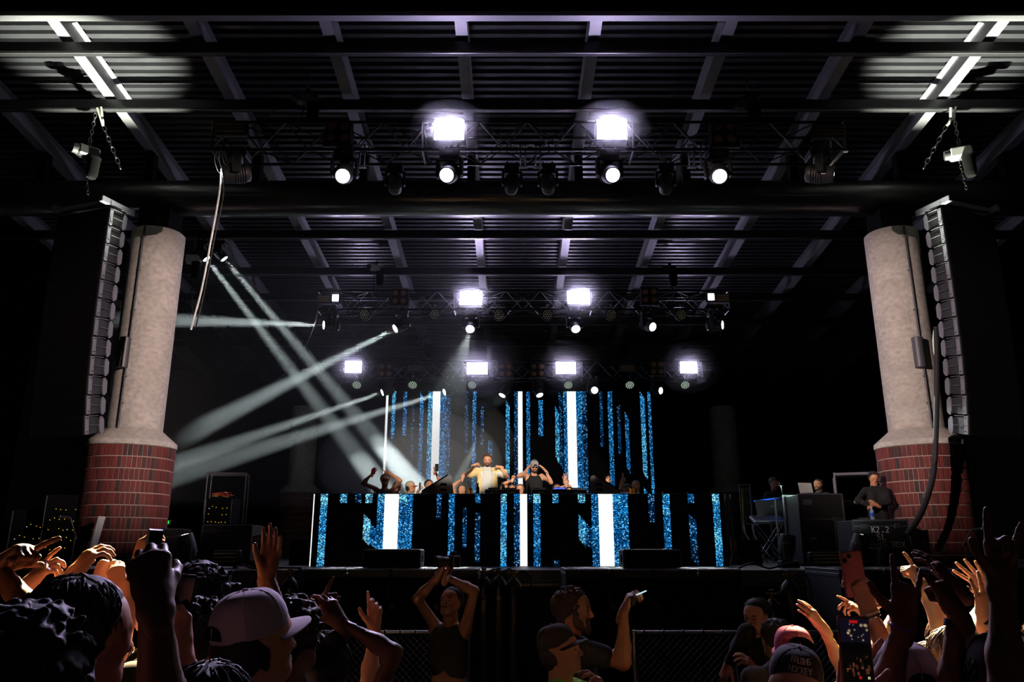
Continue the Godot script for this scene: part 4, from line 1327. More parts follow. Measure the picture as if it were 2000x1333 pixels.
	for px in [[933.0, "left of the man in cream"], [1033.0, "by the black top"]]:
		var o := thing("black_bottle", "slim black bottle with a pale cap, %s" % px[1], "bottle", on.call(px[0], 0.22), 0.0, "bottles on the booth table")
		var s := Shape.new()
		s.lathe([Vector2(0.03, 0.0), Vector2(0.032, 0.02), Vector2(0.032, 0.13), Vector2(0.014, 0.17), Vector2(0.014, 0.2)], 16)
		part(o, "bottle", s.mesh(), M.box_black)
		bar(o, "cap", Vector3(0, 0.2, 0), Vector3(0, 0.225, 0), 0.017, M.aluminium)
	var pt := thing("paper_sheet", "white sheet lying on the booth table by the juice cup", "paper", on.call(1112.0, 0.2) + Vector3(0, 0.004, 0))
	block(pt, "sheet", Vector3.ZERO, Vector3(0.26, 0.004, 0.2), M.white_paint, Basis(Vector3.UP, 0.2), 0.0)

	# gas bottles before the stage
	var gi := 0
	for s in [[945, 1.42], [974, 1.42], [1003, 1.4]]:
		gas_bottle(Vector3(at_z(s[0], 1130, 11.7).x, PIT, -11.7 - 0.1 * (gi % 2)), s[1] - PIT, "black gas bottle between the subwoofer rows, %s" % ["left one", "middle one", "right one by the hose"][gi], "gas bottles in the middle")
		gi += 1
	gas_bottle(Vector3(at_z(500, 1140, 11.4).x, PIT, -11.5), 1.44 - PIT, "black gas bottle by the left subwoofers, left one", "gas bottles on the left")
	gas_bottle(Vector3(at_z(562, 1140, 11.4).x, PIT, -11.5), 1.42 - PIT, "black gas bottle by the left subwoofers, right one", "gas bottles on the left")
	gas_bottle(Vector3(at_z(1541, 1140, 10.6).x, PIT, -10.6), 1.42 - PIT, "tall black gas bottle by the right subwoofers", "gas bottles on the right")
	gas_bottle(Vector3(at_z(1507, 1160, 10.2).x, PIT, -10.2), 1.2 - PIT, "shorter black gas bottle by the right subwoofers", "gas bottles on the right")

	right_gear()
	left_gear()

func right_gear() -> void:
	# case with stencilled letters
	var zc := 13.4
	var p := at_z(1725, 1068, zc)
	var ch := at_z(1725, 1017, zc).y - DECK
	var kase := flight_case(Vector3(p.x, DECK, -zc - 0.35), Vector3(0.95, ch, 0.7), "black flight case with three lines of pale stencilled letters", "", 0.0, 0.12)
	letters(kase, "K2.2", Vector3(-0.02, ch * 0.80, 0.36), 0.1, M.stencil)
	letters(kase, "SL", Vector3(-0.02, ch * 0.645, 0.36), 0.1, M.stencil)
	letters(kase, "HANG BOX", Vector3(0.06, ch * 0.49, 0.36), 0.1, M.stencil)
	var bt := thing("water_bottle", "clear water bottle with a blue label on the lettered case", "bottle", Vector3(at_z(1707, 1015, zc + 0.2).x, DECK + ch + 0.016, -zc - 0.25))
	var s := Shape.new()
	s.lathe([Vector2(0.033, 0.0), Vector2(0.036, 0.01), Vector2(0.036, 0.14), Vector2(0.015, 0.19), Vector2(0.015, 0.2)], 16)
	part(bt, "bottle", s.mesh(), M.clear_plastic)
	var lb := Shape.new()
	lb.lathe([Vector2(0.037, 0.06), Vector2(0.037, 0.12)], 16)
	part(bt, "label", lb.mesh(), M.bottle_label)
	bar(bt, "cap", Vector3(0, 0.2, 0), Vector3(0, 0.22, 0), 0.017, M.white_paint)
	# frame rack behind the standing man
	var fr := thing("steel_frame", "open grey steel frame rack behind the man in black", "rack", Vector3(at_z(1684, 1000, 15.6).x, DECK, -15.6), -0.35)
	for x in [-0.45, 0.45]:
		for z in [-0.3, 0.3]:
			bar(fr, "post", Vector3(x, 0, z), Vector3(x, 1.75 + z * 0.1, z), 0.02, M.grey_plastic)
	for y in [0.75, 1.2, 1.75]:
		for z in [-0.3, 0.3]:
			block(fr, "shelf_rail", Vector3(0, y, z), Vector3(0.9, 0.05, 0.03), M.grey_plastic)
		block(fr, "shelf", Vector3(0, y - 0.03, 0), Vector3(0.88, 0.012, 0.6), M.dark_grey)
	for k in 3:
		block(fr, "stored_box", Vector3(-0.28 + k * 0.28, 0.83, 0), Vector3(0.22, 0.16, 0.4), M.box_black)
	var lit := amp_rack(Vector3(at_z(1752, 1000, 15.4).x, DECK, -15.5), Vector3(0.5, 1.35, 0.5), "equipment rack with bright white papers beside the right column", 6, M.white_led)
	for y in [0.55, 0.75, 0.98, 1.18]:
		block(lit, "white_sheet", Vector3(-0.02, y, 0.26), Vector3(0.34, 0.14, 0.006), M.white_paint)
	# desk with a tilted screen back and its blue strip
	var ds := thing("console_desk", "grey console back with a glowing blue strip on top", "console", Vector3(at_z(1505, 1000, 17.5).x, DECK, -17.5))
	var dy := at_z(1505, 1005, 17.5).y - DECK
	block(ds, "console_back", Vector3(0, dy + 0.12, 0), Vector3(0.62, 0.4, 0.06), M.grey_plastic, Basis(Vector3.RIGHT, -0.35), 0.01)
	block(ds, "glow_strip_light", Vector3(0, dy + 0.33, -0.06), Vector3(0.66, 0.022, 0.02), M.blue_strip, Basis(Vector3.BACK, 0.12), 0.0)
	block(ds, "badge", Vector3(0.03, dy + 0.17, 0.06), Vector3(0.1, 0.03, 0.01), M.aluminium, Basis(Vector3.RIGHT, -0.35))
	for x in [-0.28, 0.28]:
		bar(ds, "leg", Vector3(x, 0, 0), Vector3(x, dy, 0), 0.025, M.steel_black)
	# silver mixer on a crossed stand
	var kz := 17.0
	var kx := at_z(1499, 1018, kz).x
	var ky := at_z(1499, 1022, kz).y
	var st := thing("crossed_stand", "folding crossed-leg stand carrying the silver mixer", "stand", Vector3(kx, DECK, -kz))
	for z in [-0.15, 0.15]:
		for s2 in [-1.0, 1.0]:
			bar(st, "leg", Vector3(s2 * 0.3, 0.01, z), Vector3(-s2 * 0.26, ky - DECK - 0.05, z), 0.014, M.chrome)
	for x in [-0.26, 0.26]:
		bar(st, "top_bar", Vector3(x, ky - DECK - 0.04, -0.2), Vector3(x, ky - DECK - 0.04, 0.2), 0.014, M.chrome)
	for x in [-0.3, 0.3]:
		bar(st, "foot_bar", Vector3(x, 0.014, -0.22), Vector3(x, 0.014, 0.22), 0.014, M.steel_black)
	var mx := thing("silver_mixer", "silver mixing desk tilted towards the crowd on the crossed stand", "mixer", Vector3(kx, ky - 0.025, -kz))
	block(mx, "body", Vector3(0, 0.09, 0), Vector3(0.66, 0.07, 0.4), M.aluminium, Basis(Vector3.RIGHT, 0.35), 0.01)
	for r in 3:
		for q in 10:
			bar(mx, "knob", Basis(Vector3.RIGHT, 0.35) * Vector3(-0.28 + q * 0.062, 0.03, -0.12 + r * 0.08) + Vector3(0, 0.09, 0), Basis(Vector3.RIGHT, 0.35) * Vector3(-0.28 + q * 0.062, 0.055, -0.12 + r * 0.08) + Vector3(0, 0.09, 0), 0.012, M.dark_grey, "rod6")
	for k in 2:
		cable("thick_cable", "thick grey cable drooping from the silver mixer, %s" % ["outer", "inner"][k], [at_z(1453 + k * 17, 1026, 16.7), at_z(1456 + k * 17, 1045, 16.6), at_z(1474 + k * 14, 1070, 16.5), Vector3(at_z(1500 + k * 14, 1092, 16.4).x, DECK + 0.03, -16.4)], 0.02, M.mid_grey, 18, "cables under the mixer")
	# racks and cases
	var rk := thing("open_rack", "open rack frame with a light edge full of cables", "rack", Vector3(at_z(1545, 1060, 16.2).x, DECK, -16.2))
	for x in [-0.17, 0.17]:
		for z in [-0.25, 0.25]:
			bar(rk, "post", Vector3(x, 0, z), Vector3(x, 1.36, z), 0.018, M.grey_plastic)
	for y in [0.5, 0.95, 1.36]:
		block(rk, "rail", Vector3(0, y, 0.25), Vector3(0.36, 0.03, 0.02), M.grey_plastic)
		block(rk, "shelf", Vector3(0, y - 0.02, 0), Vector3(0.34, 0.012, 0.5), M.dark_grey)
	block(rk, "paper_sign", Vector3(0.06, 0.62, 0.27), Vector3(0.22, 0.24, 0.006), M.white_paint)
	for k in 5:
		var cs := Shape.new()
		cs.tube(curve([Vector3(-0.12 + k * 0.06, 1.3, 0.2), Vector3(-0.1 + k * 0.05, 1.1, 0.27), Vector3(-0.12 + k * 0.06, 0.97, 0.22)], 8), 0.01, 5)
		part(rk, "patch_cable", cs.mesh(), M.mid_grey)
	var fc := flight_case(Vector3(at_z(1598, 1070, 15.4).x, DECK, -15.4), Vector3(0.85, 1.33, 0.7), "tall black flight case beneath the seated engineer", "", 0.0, 0.35)
	block(fc, "dish_plate", Vector3(-0.25, 1.18, 0.355), Vector3(0.17, 0.11, 0.012), M.mid_grey)
	block(fc, "dish_plate", Vector3(-0.22, 0.5, 0.355), Vector3(0.17, 0.13, 0.012), M.mid_grey)
	block(fc, "dish_handle", Vector3(-0.22, 0.5, 0.365), Vector3(0.12, 0.03, 0.02), M.aluminium)
	var lap := thing("open_laptop", "pale open laptop on the tall flight case beside the engineer", "laptop", Vector3(at_z(1577, 958, 15.3).x, DECK + 1.346, -15.35), 0.25)
	block(lap, "keyboard", Vector3(0, 0.01, 0.1), Vector3(0.3, 0.016, 0.2), M.mid_grey)
	block(lap, "lid", Vector3(0, 0.12, -0.02), Vector3(0.3, 0.22, 0.012), M.white_paint, Basis(Vector3.RIGHT, -0.2))
	var wl := thing("work_lamp", "small hooded work lamp clipped to the open rack", "lamp", Vector3(at_z(1545, 1060, 16.2).x - 0.17, DECK + 1.37, -15.95))
	bar(wl, "gooseneck", Vector3.ZERO, Vector3(-0.06, 0.22, 0.1), 0.008, M.steel_black)
	var hood := Shape.new()
	hood.lathe([Vector2(0.05, -0.05), Vector2(0.03, 0.0), Vector2(0.015, 0.02)], 14, Transform3D(Basis.IDENTITY, Vector3(-0.06, 0.23, 0.1)))
	part(wl, "hood", hood.mesh(), M.steel_black)
	part(wl, "bulb", unit("ball"), M.bulb_lit, Transform3D(Basis.from_scale(Vector3.ONE * 0.02), Vector3(-0.06, 0.2, 0.1)))
	var ol := OmniLight3D.new()
	ol.name = "work_light"
	ol.light_energy = 0.35
	ol.light_color = Color(0.85, 1.0, 0.92)
	ol.light_size = 0.03
	ol.omni_range = 30.0
	ol.shadow_enabled = true
	wl.add_child(ol)
	ol.position = Vector3(-0.06, 0.12, 0.12)
	# light stand right of the booth
	var ls := thing("light_stand", "slim light stand with a pale box on top right of the booth", "stand", Vector3(at_z(1432, 1095, 15.2).x, DECK, -15.2))
	bar(ls, "pole", Vector3(0, 0.02, 0), Vector3(-0.03, 1.22, 0), 0.016, M.mid_grey)
	bar(ls, "second_pole", Vector3(0.05, 0.02, 0), Vector3(0.03, 1.0, 0), 0.012, M.mid_grey)
	block(ls, "pale_box", Vector3(-0.03, 1.28, 0), Vector3(0.1, 0.12, 0.08), M.grey_plastic)
	for k in 3:
		bar(ls, "leg", Vector3(0, 0.25, 0), Vector3(cos(k * 2.1) * 0.25, 0.01, sin(k * 2.1) * 0.25), 0.01, M.steel_black)
	block(ls, "control_box", Vector3(0.02, 0.38, 0.02), Vector3(0.1, 0.22, 0.06), M.wood)
	# shelf frame further back
	var sf := thing("cable_rack", "narrow upright rack with hanging cables right of the light stand", "rack", Vector3(at_z(1462, 1050, 17.8).x, DECK, -17.8))
	for x in [-0.12, 0.12]:
		bar(sf, "post", Vector3(x, 0, 0), Vector3(x, 1.72, 0), 0.016, M.mid_grey)
	for y in [0.4, 0.85, 1.3, 1.72]:
		block(sf, "cross_bar", Vector3(0, y, 0), Vector3(0.26, 0.03, 0.03), M.mid_grey)
	for k in 4:
		bar(sf, "hung_cable", Vector3(-0.08 + k * 0.05, 1.65, 0.03), Vector3(-0.09 + k * 0.05, 0.75 + 0.1 * k, 0.04), 0.012, M.brass if k == 0 else M.rubber)
	# lamps standing on the deck
	var g := "moving heads standing on the deck"
	mover(Vector3(at_z(1556, 1095, 13.0).x, DECK, -13.4), at_z(1606, 362, 12.95) - Vector3(at_z(1556, 1095, 13.0).x, DECK + 0.4, -13.4), "dark moving head standing on the deck by the gas bottles", g, 0.0, 8.6, 1.0, Color.WHITE, true, false)
	mover(Vector3(at_z(1692, 1095, 12.9).x, DECK, -13.1), at_z(1880, 105, 12.0) - Vector3(at_z(1692, 1095, 12.9).x, DECK + 0.4, -13.1), "grey moving head standing before the lettered case", g, 950.0, 11.5, 1.0, Color(0.98, 1.0, 0.9), true, true)
	var stb := strobe(Vector3(at_z(1627, 1085, 13.0).x, DECK + 0.16, -13.3), "pale striped strobe lying on the deck left of the lettered case", "strobes on the deck", 0.0, 0.46, 0.18, 0.0, false)
	block(stb, "foot", Vector3(0, -0.145, -0.08), Vector3(0.4, 0.03, 0.16), M.steel_black)
	wedge(Vector3(at_z(1742, 1100, 12.8).x, DECK, -12.95), PI, "grey floor wedge with two handle holes before the lettered case", 1.0, 0.9)
	mic_stand(Vector3(at_z(1916, 1090, 12.8).x, DECK, -13.2), 0.65, "short microphone stand near the right column foot", 0.5)
	cable("column_cable", "thick black cable bundle swinging down the right column", [at_z(1828, 640, 13.6), at_z(1830, 700, 13.5), at_z(1828, 850, 13.3), at_z(1822, 930, 13.2), at_z(1800, 1000, 13.1), at_z(1772, 1045, 13.1)], 0.05, M.rubber, 30, "cables on the right column")
	cable("column_cable", "pale cable loop beside the right speaker column", [at_z(1826, 640, 13.7), at_z(1823, 670, 13.65), at_z(1829, 700, 13.6), at_z(1833, 660, 13.65), at_z(1828, 640, 13.7)], 0.022, M.white_cable, 18, "cables on the right column")

func left_gear() -> void:
	var g := "moving heads standing on the deck"
	mover(Vector3(at_z(353, 1095, 12.9).x, DECK, -13.1), at_z(185, 140, 12.0) - Vector3(at_z(353, 1095, 12.9).x, DECK + 0.4, -13.1), "grey moving head standing on the deck right of the left column", g, 950.0, 11.5, 1.0, Color(0.98, 1.0, 0.9), true, true)
	mover(Vector3(at_z(492, 1095, 13.2).x, DECK, -13.6), at_z(434, 362, 12.95) - Vector3(at_z(492, 1095, 13.2).x, DECK + 0.4, -13.6), "dark moving head standing on the deck behind the raised hand", g, 0.0, 8.6, 1.0, Color.WHITE, true, false)
	var stb := strobe(Vector3(at_z(428, 1085, 13.0).x, DECK + 0.18, -13.3), "silver striped strobe on the deck before the lettered black case", "strobes on the deck", 0.0, 0.40, 0.2, 0.0, false)
	block(stb, "foot", Vector3(0, -0.16, -0.08), Vector3(0.36, 0.03, 0.16), M.steel_black)
	var kase := flight_case(Vector3(at_z(437, 1060, 15.0).x, DECK, -15.4), Vector3(0.95, 0.75, 0.6), "black flight case lettered LX behind the silver strobe", "", 0.0, 0.15)
	letters(kase, "LX", Vector3(0.02, 0.52, 0.31), 0.1, M.mid_grey)
	letters(kase, "LCOM", Vector3(0.02, 0.27, 0.31), 0.1, M.mid_grey)
	amp_rack(Vector3(at_z(437, 1000, 15.6).x, DECK + 0.766, -15.5), Vector3(0.55, 0.5, 0.45), "small rack with yellow lights on the black flight case", 3, M.yellow_led)
	var dl := thing("wire_tangle", "orange cables heaped on the small rack with yellow lights", "cable", Vector3(at_z(437, 960, 15.6).x, DECK + 1.27, -15.5))
	var rng := RandomNumberGenerator.new()
	rng.seed = 5
	for k in 5:
		var s := Shape.new()
		var pts := []
		for j in 5:
			pts.append(Vector3(rng.randf_range(-0.22, 0.22), 0.02 + rng.randf_range(0, 0.1), rng.randf_range(-0.12, 0.12)))
		s.tube(curve(pts, 14), 0.012, 6)
		part(dl, "wire", s.mesh(), M.wood if k % 2 else M.red_plastic)
	var lf := thing("steel_frame", "open grey steel frame behind the case lettered LX", "rack", Vector3(at_z(440, 1000, 17.2).x, DECK, -17.2), 0.2)
	for x in [-0.4, 0.4]:
		for z in [-0.25, 0.25]:
			bar(lf, "post", Vector3(x, 0, z), Vector3(x, 1.9, z), 0.018, M.mid_grey)
	for z in [-0.25, 0.25]:
		block(lf, "top_rail", Vector3(0, 1.9, z), Vector3(0.84, 0.04, 0.03), M.mid_grey)
	flight_case(Vector3(at_z(330, 1060, 14.6).x, DECK, -14.6), Vector3(0.6, 0.66, 0.5), "grey-edged black case beside the left column foot", "", 0.15, 0.2)
	speaker_box(Vector3(at_z(303, 1060, 13.4).x, DECK, -13.4), Vector3(0.36, 0.42, 0.4), "small black speaker box right of the left column foot", "deck speakers", 0.3)
	var ex := thing("green_sign", "small glowing green sign box right of the left column", "sign", Vector3(at_z(322, 1021, 15.6).x, DECK, -15.7))
	bar(ex, "post", Vector3.ZERO, Vector3(0, at_z(322, 1021, 15.7).y - DECK - 0.05, 0), 0.015, M.steel_black)
	block(ex, "sign_light", Vector3(0, at_z(322, 1021, 15.7).y - DECK, 0.03), Vector3(0.09, 0.06, 0.02), M.green_lamp)
	block(ex, "back_box", Vector3(0, at_z(322, 1021, 15.7).y - DECK, 0), Vector3(0.13, 0.1, 0.05), M.box_black)
	amp_rack(Vector3(at_z(110, 1060, 14.0).x, DECK, -14.2), Vector3(0.62, 1.25, 0.6), "amplifier rack with yellow lights left of the left column", 6, M.yellow_led, 0.3)
	amp_rack(Vector3(at_z(20, 1060, 14.0).x, DECK, -14.6), Vector3(0.62, 1.0, 0.6), "dark amplifier rack at the left edge of the deck", 4, M.yellow_led, 0.3)
	mic_stand(Vector3(at_z(120, 1090, 13.0).x, DECK, -13.3), 0.85, "tripod microphone stand before the amplifier rack", -0.4)
	var sl := thing("white_board", "narrow white board leaning against the left column", "board", Vector3(at_z(152, 1095, 13.1).x, DECK, -13.35))
	block(sl, "board", Vector3(0.08, 0.4, -0.03), Vector3(0.03, 0.92, 0.2), M.white_paint, Basis(Vector3.BACK, -0.16), 0.006)
	block(sl, "foot", Vector3(0.0, 0.02, 0), Vector3(0.2, 0.04, 0.3), M.white_paint)
	cable("deck_cable", "black cable lying on the deck by the left gas bottles", [Vector3(at_z(440, 1100, 12.9).x, DECK + 0.02, -13.1), Vector3(at_z(470, 1100, 12.9).x, DECK + 0.08, -12.95), Vector3(at_z(495, 1100, 12.9).x, DECK + 0.02, -12.9), Vector3(at_z(540, 1100, 12.9).x, DECK + 0.02, -13.2), Vector3(at_z(585, 1100, 12.9).x, DECK + 0.02, -13.0)], 0.018, M.rubber, 24, "cables lying on the deck")
	cable("deck_cable", "black cable looping on the deck by the right gas bottles", [Vector3(at_z(1445, 1100, 12.9).x, DECK + 0.02, -13.0), Vector3(at_z(1470, 1100, 12.9).x, DECK + 0.1, -12.9), Vector3(at_z(1500, 1100, 12.9).x, DECK + 0.02, -12.85), Vector3(at_z(1545, 1100, 12.9).x, DECK + 0.1, -12.9), Vector3(at_z(1590, 1100, 12.9).x, DECK + 0.02, -13.0)], 0.018, M.rubber, 24, "cables lying on the deck")
	# the fence before the stage
	var zf := 7.4
	var fy := 1.09 - PIT
	for seg in [[560, 915, "left"], [1238, 1700, "right"]]:
		var x0 := at_z(seg[0], 1235, zf).x
		var x1 := at_z(seg[1], 1235, zf).x
		var o := thing("wire_fence", "chain-link fence with a bright top rail, %s half of the pit" % seg[2], "fence", Vector3((x0 + x1) * 0.5, PIT, -zf), 0.0, "chain-link fences of the pit")
		var l := (x1 - x0) * 0.5
		bar(o, "top_rail", Vector3(-l, fy, 0), Vector3(l, fy, 0), 0.018, M.aluminium)
		bar(o, "bottom_rail", Vector3(-l, 0.06, 0), Vector3(l, 0.06, 0), 0.018, M.aluminium)
		for x in [-l, 0.0, l]:
			bar(o, "post", Vector3(x, 0, 0), Vector3(x, fy + 0.02, 0), 0.022, M.aluminium)
		var net := Shape.new()
		var step := 0.06
		var n := int(2.0 * l / step)
		for k in range(-22, n):
			for sgn in [1.0, -1.0]:
				var xs := -l + k * step
				var p0 := Vector3(xs if sgn > 0 else -xs, 0.08, 0)
				var run := fy - 0.1
				var ta := maxf(0.0, (-l - xs) / run)
				var tb := minf(1.0, (l - xs) / run)
				if tb - ta < 0.03:
					continue
				var dirv := Vector3(sgn * run, run, 0)
				net.rod(p0 + dirv * ta + Vector3(0, 0, sgn * 0.002), p0 + dirv * tb + Vector3(0, 0, sgn * 0.002), 0.0022, 0.0022, 4)
		var mesh_net := part(o, "wire_netting", net.mesh(), M.mid_grey)
		mesh_net.set_meta("kind", "stuff")
		for k in 12:
			block(o, "tie", Vector3(-l + (k + 0.5) * l / 6.0, fy, 0), Vector3(0.012, 0.05, 0.05), M.steel_black)

# ---------------------------------------------------------------- bodies: tapered bones joined smoothly, meshed as surface nets
# bones: [from, to, radius there, radius here, blend]; flat = squash of the distance in the bone's own frame is left to pairs of bones
func flesh(bones: Array, cell: float) -> Shape:
	var lo := Vector3.ONE * 1e9
	var hi := Vector3.ONE * -1e9
	for b in bones:
		var r: float = maxf(b[2], b[3]) + cell * 2.5
		for p in [b[0], b[1]]:
			lo = lo.min(p - Vector3.ONE * r)
			hi = hi.max(p + Vector3.ONE * r)
	var nx := int((hi.x - lo.x) / cell) + 3
	var ny := int((hi.y - lo.y) / cell) + 3
	var nz := int((hi.z - lo.z) / cell) + 3
	var g := PackedFloat32Array()
	g.resize(nx * ny * nz)
	g.fill(1000.0)
	var sx := nx * ny
	var boxes := []
	for b in bones:
		var a: Vector3 = b[0]
		var ab: Vector3 = b[1] - b[0]
		var ra: float = b[2]
		var dr: float = b[3] - b[2]
		var kk: float = b[4]
		var inv: float = 1.0 / maxf(ab.length_squared(), 1e-9)
		var rr := maxf(b[2], b[3]) + cell * 2.0 + kk * 0.6
		var l: Vector3 = a.min(b[1]) - Vector3.ONE * rr - lo
		var h: Vector3 = a.max(b[1]) + Vector3.ONE * rr - lo
		var i0 := maxi(0, int(l.x / cell))
		var j0 := maxi(0, int(l.y / cell))
		var k0 := maxi(0, int(l.z / cell))
		var i1 := mini(nx - 1, int(h.x / cell) + 1)
		var j1 := mini(ny - 1, int(h.y / cell) + 1)
		var k1 := mini(nz - 1, int(h.z / cell) + 1)
		boxes.append([i0, j0, k0, i1, j1, k1])
		var ik := 1.0 / kk
		var q := kk * 0.25
		for k in range(k0, k1 + 1):
			for j in range(j0, j1 + 1):
				var at := k * sx + j * nx + i0
				var p := Vector3(lo.x + i0 * cell, lo.y + j * cell, lo.z + k * cell) - a
				for i in range(i0, i1 + 1):
					var t := clampf(p.dot(ab) * inv, 0.0, 1.0)
					var d := (p - ab * t).length() - ra - dr * t
					var o := g[at]
					var hh := kk - absf(o - d)
					if hh > 0.0:
						hh *= ik
						g[at] = (d if d < o else o) - hh * hh * q
					elif d < o:
						g[at] = d
					at += 1
					p.x += cell
	var s := Shape.new()
	var ids := PackedInt32Array()
	ids.resize(g.size())
	ids.fill(-1)
	var seen_ := PackedByteArray()
	seen_.resize(g.size())
	var off := [0, 1, nx, nx + 1, sx, sx + 1, sx + nx, sx + nx + 1]
	var edges := [[0, 1], [2, 3], [4, 5], [6, 7], [0, 2], [1, 3], [4, 6], [5, 7], [0, 4], [1, 5], [2, 6], [3, 7]]
	var spots := [Vector3(0, 0, 0), Vector3(1, 0, 0), Vector3(0, 1, 0), Vector3(1, 1, 0), Vector3(0, 0, 1), Vector3(1, 0, 1), Vector3(0, 1, 1), Vector3(1, 1, 1)]
	var made := PackedInt32Array()
	var far := cell * 1.8
	for bx in boxes:
		for k in range(bx[2], mini(bx[5], nz - 1)):
			for j in range(bx[1], mini(bx[4], ny - 1)):
				var at: int = k * sx + j * nx + int(bx[0])
				for i in range(int(bx[0]), mini(int(bx[3]), nx - 1)):
					if absf(g[at]) < far and seen_[at] == 0:
						seen_[at] = 1
						var m := 0
						for c in 8:
							if g[at + off[c]] < 0.0:
								m += 1
						if m > 0 and m < 8:
							var sum := Vector3.ZERO
							var n := 0
							for e in edges:
								var va := g[at + off[e[0]]]
								var vb := g[at + off[e[1]]]
								if (va < 0.0) != (vb < 0.0):
									sum += (spots[e[0]] as Vector3).lerp(spots[e[1]], va / (va - vb))
									n += 1
							ids[at] = s.v.size()
							made.append(at)
							s.v.append(lo + (Vector3(i, j, k) + sum / n) * cell)
							# normal from the field's slope
							var gx := g[at + 1] - g[at] + g[at + nx + 1] - g[at + nx] + g[at + sx + 1] - g[at + sx] + g[at + sx + nx + 1] - g[at + sx + nx]
							var gy := g[at + nx] - g[at] + g[at + nx + 1] - g[at + 1] + g[at + sx + nx] - g[at + sx] + g[at + sx + nx + 1] - g[at + sx + 1]
							var gz := g[at + sx] - g[at] + g[at + sx + 1] - g[at + 1] + g[at + sx + nx] - g[at + nx] + g[at + sx + nx + 1] - g[at + nx + 1]
							s.n.append(Vector3(gx, gy, gz).normalized())
					at += 1
	for at in made:
		var v0 := g[at] < 0.0
		# edge along x, y and z from this cell's first corner
		if v0 != (g[at + 1] < 0.0):
			quad(s, ids[at], ids[at - nx], ids[at - nx - sx], ids[at - sx], v0)
		if v0 != (g[at + nx] < 0.0):
			quad(s, ids[at], ids[at - sx], ids[at - sx - 1], ids[at - 1], v0)
		if v0 != (g[at + sx] < 0.0):
			quad(s, ids[at], ids[at - 1], ids[at - 1 - nx], ids[at - nx], v0)
	s.uv.resize(s.v.size())
	s.c.resize(s.v.size())
	s.c.fill(Color.WHITE)
	return s

func quad(s: Shape, a: int, b: int, c: int, d: int, inside_first: bool) -> void:
	if a < 0 or b < 0 or c < 0 or d < 0:
		return
	if inside_first:
		s.tri(a, b, c); s.tri(a, c, d)
	else:
		s.tri(a, c, b); s.tri(a, d, c)

# paint: spots [center, radius, colour] on a shape's vertices
func paint(s: Shape, spots: Array) -> void:
	s.colored = true
	for k in s.v.size():
		for p in spots:
			var q: Vector3 = (s.v[k] - p[0]) / p[1]
			if q.length_squared() < 1.0:
				s.c[k] = p[2]

# ---------------------------------------------------------------- hands: wrist at the origin, fingers along +y, palm towards +z, thumb at +x (a right hand)
const POSES := {
	"open": [[6, 8, 6], [4, 6, 5], [6, 8, 6], [8, 10, 8], [0.30, 0.10, -0.10, -0.28], 0.75, 10.0],
	"flat": [[14, 12, 8], [12, 10, 8], [14, 12, 8], [16, 14, 10], [0.06, 0.02, -0.03, -0.08], 0.45, 15.0],
	"relaxed": [[22, 28, 18], [26, 34, 20], [32, 38, 24], [38, 40, 24], [0.12, 0.03, -0.05, -0.14], 0.6, 25.0],
	"point": [[4, 6, 4], [72, 92, 50], [80, 95, 55], [84, 92, 55], [0.05, 0.0, -0.03, -0.06], 0.25, 55.0],
	"soft_point": [[2, 8, 6], [30, 50, 30], [46, 60, 36], [54, 62, 36], [0.10, 0.02, -0.05, -0.12], 0.75, 20.0],
	"horns": [[3, 6, 4], [78, 95, 55], [80, 95, 55], [5, 8, 5], [0.12, 0.0, -0.03, -0.16], 0.95, 8.0],
	"grip": [[38, 58, 35], [42, 60, 35], [44, 60, 35], [46, 58, 35], [0.05, 0.01, -0.03, -0.08], 0.55, 40.0],
	"fist": [[75, 95, 60], [78, 95, 60], [82, 95, 60], [86, 92, 60], [0.03, 0.0, -0.02, -0.05], 0.2, 60.0],
}
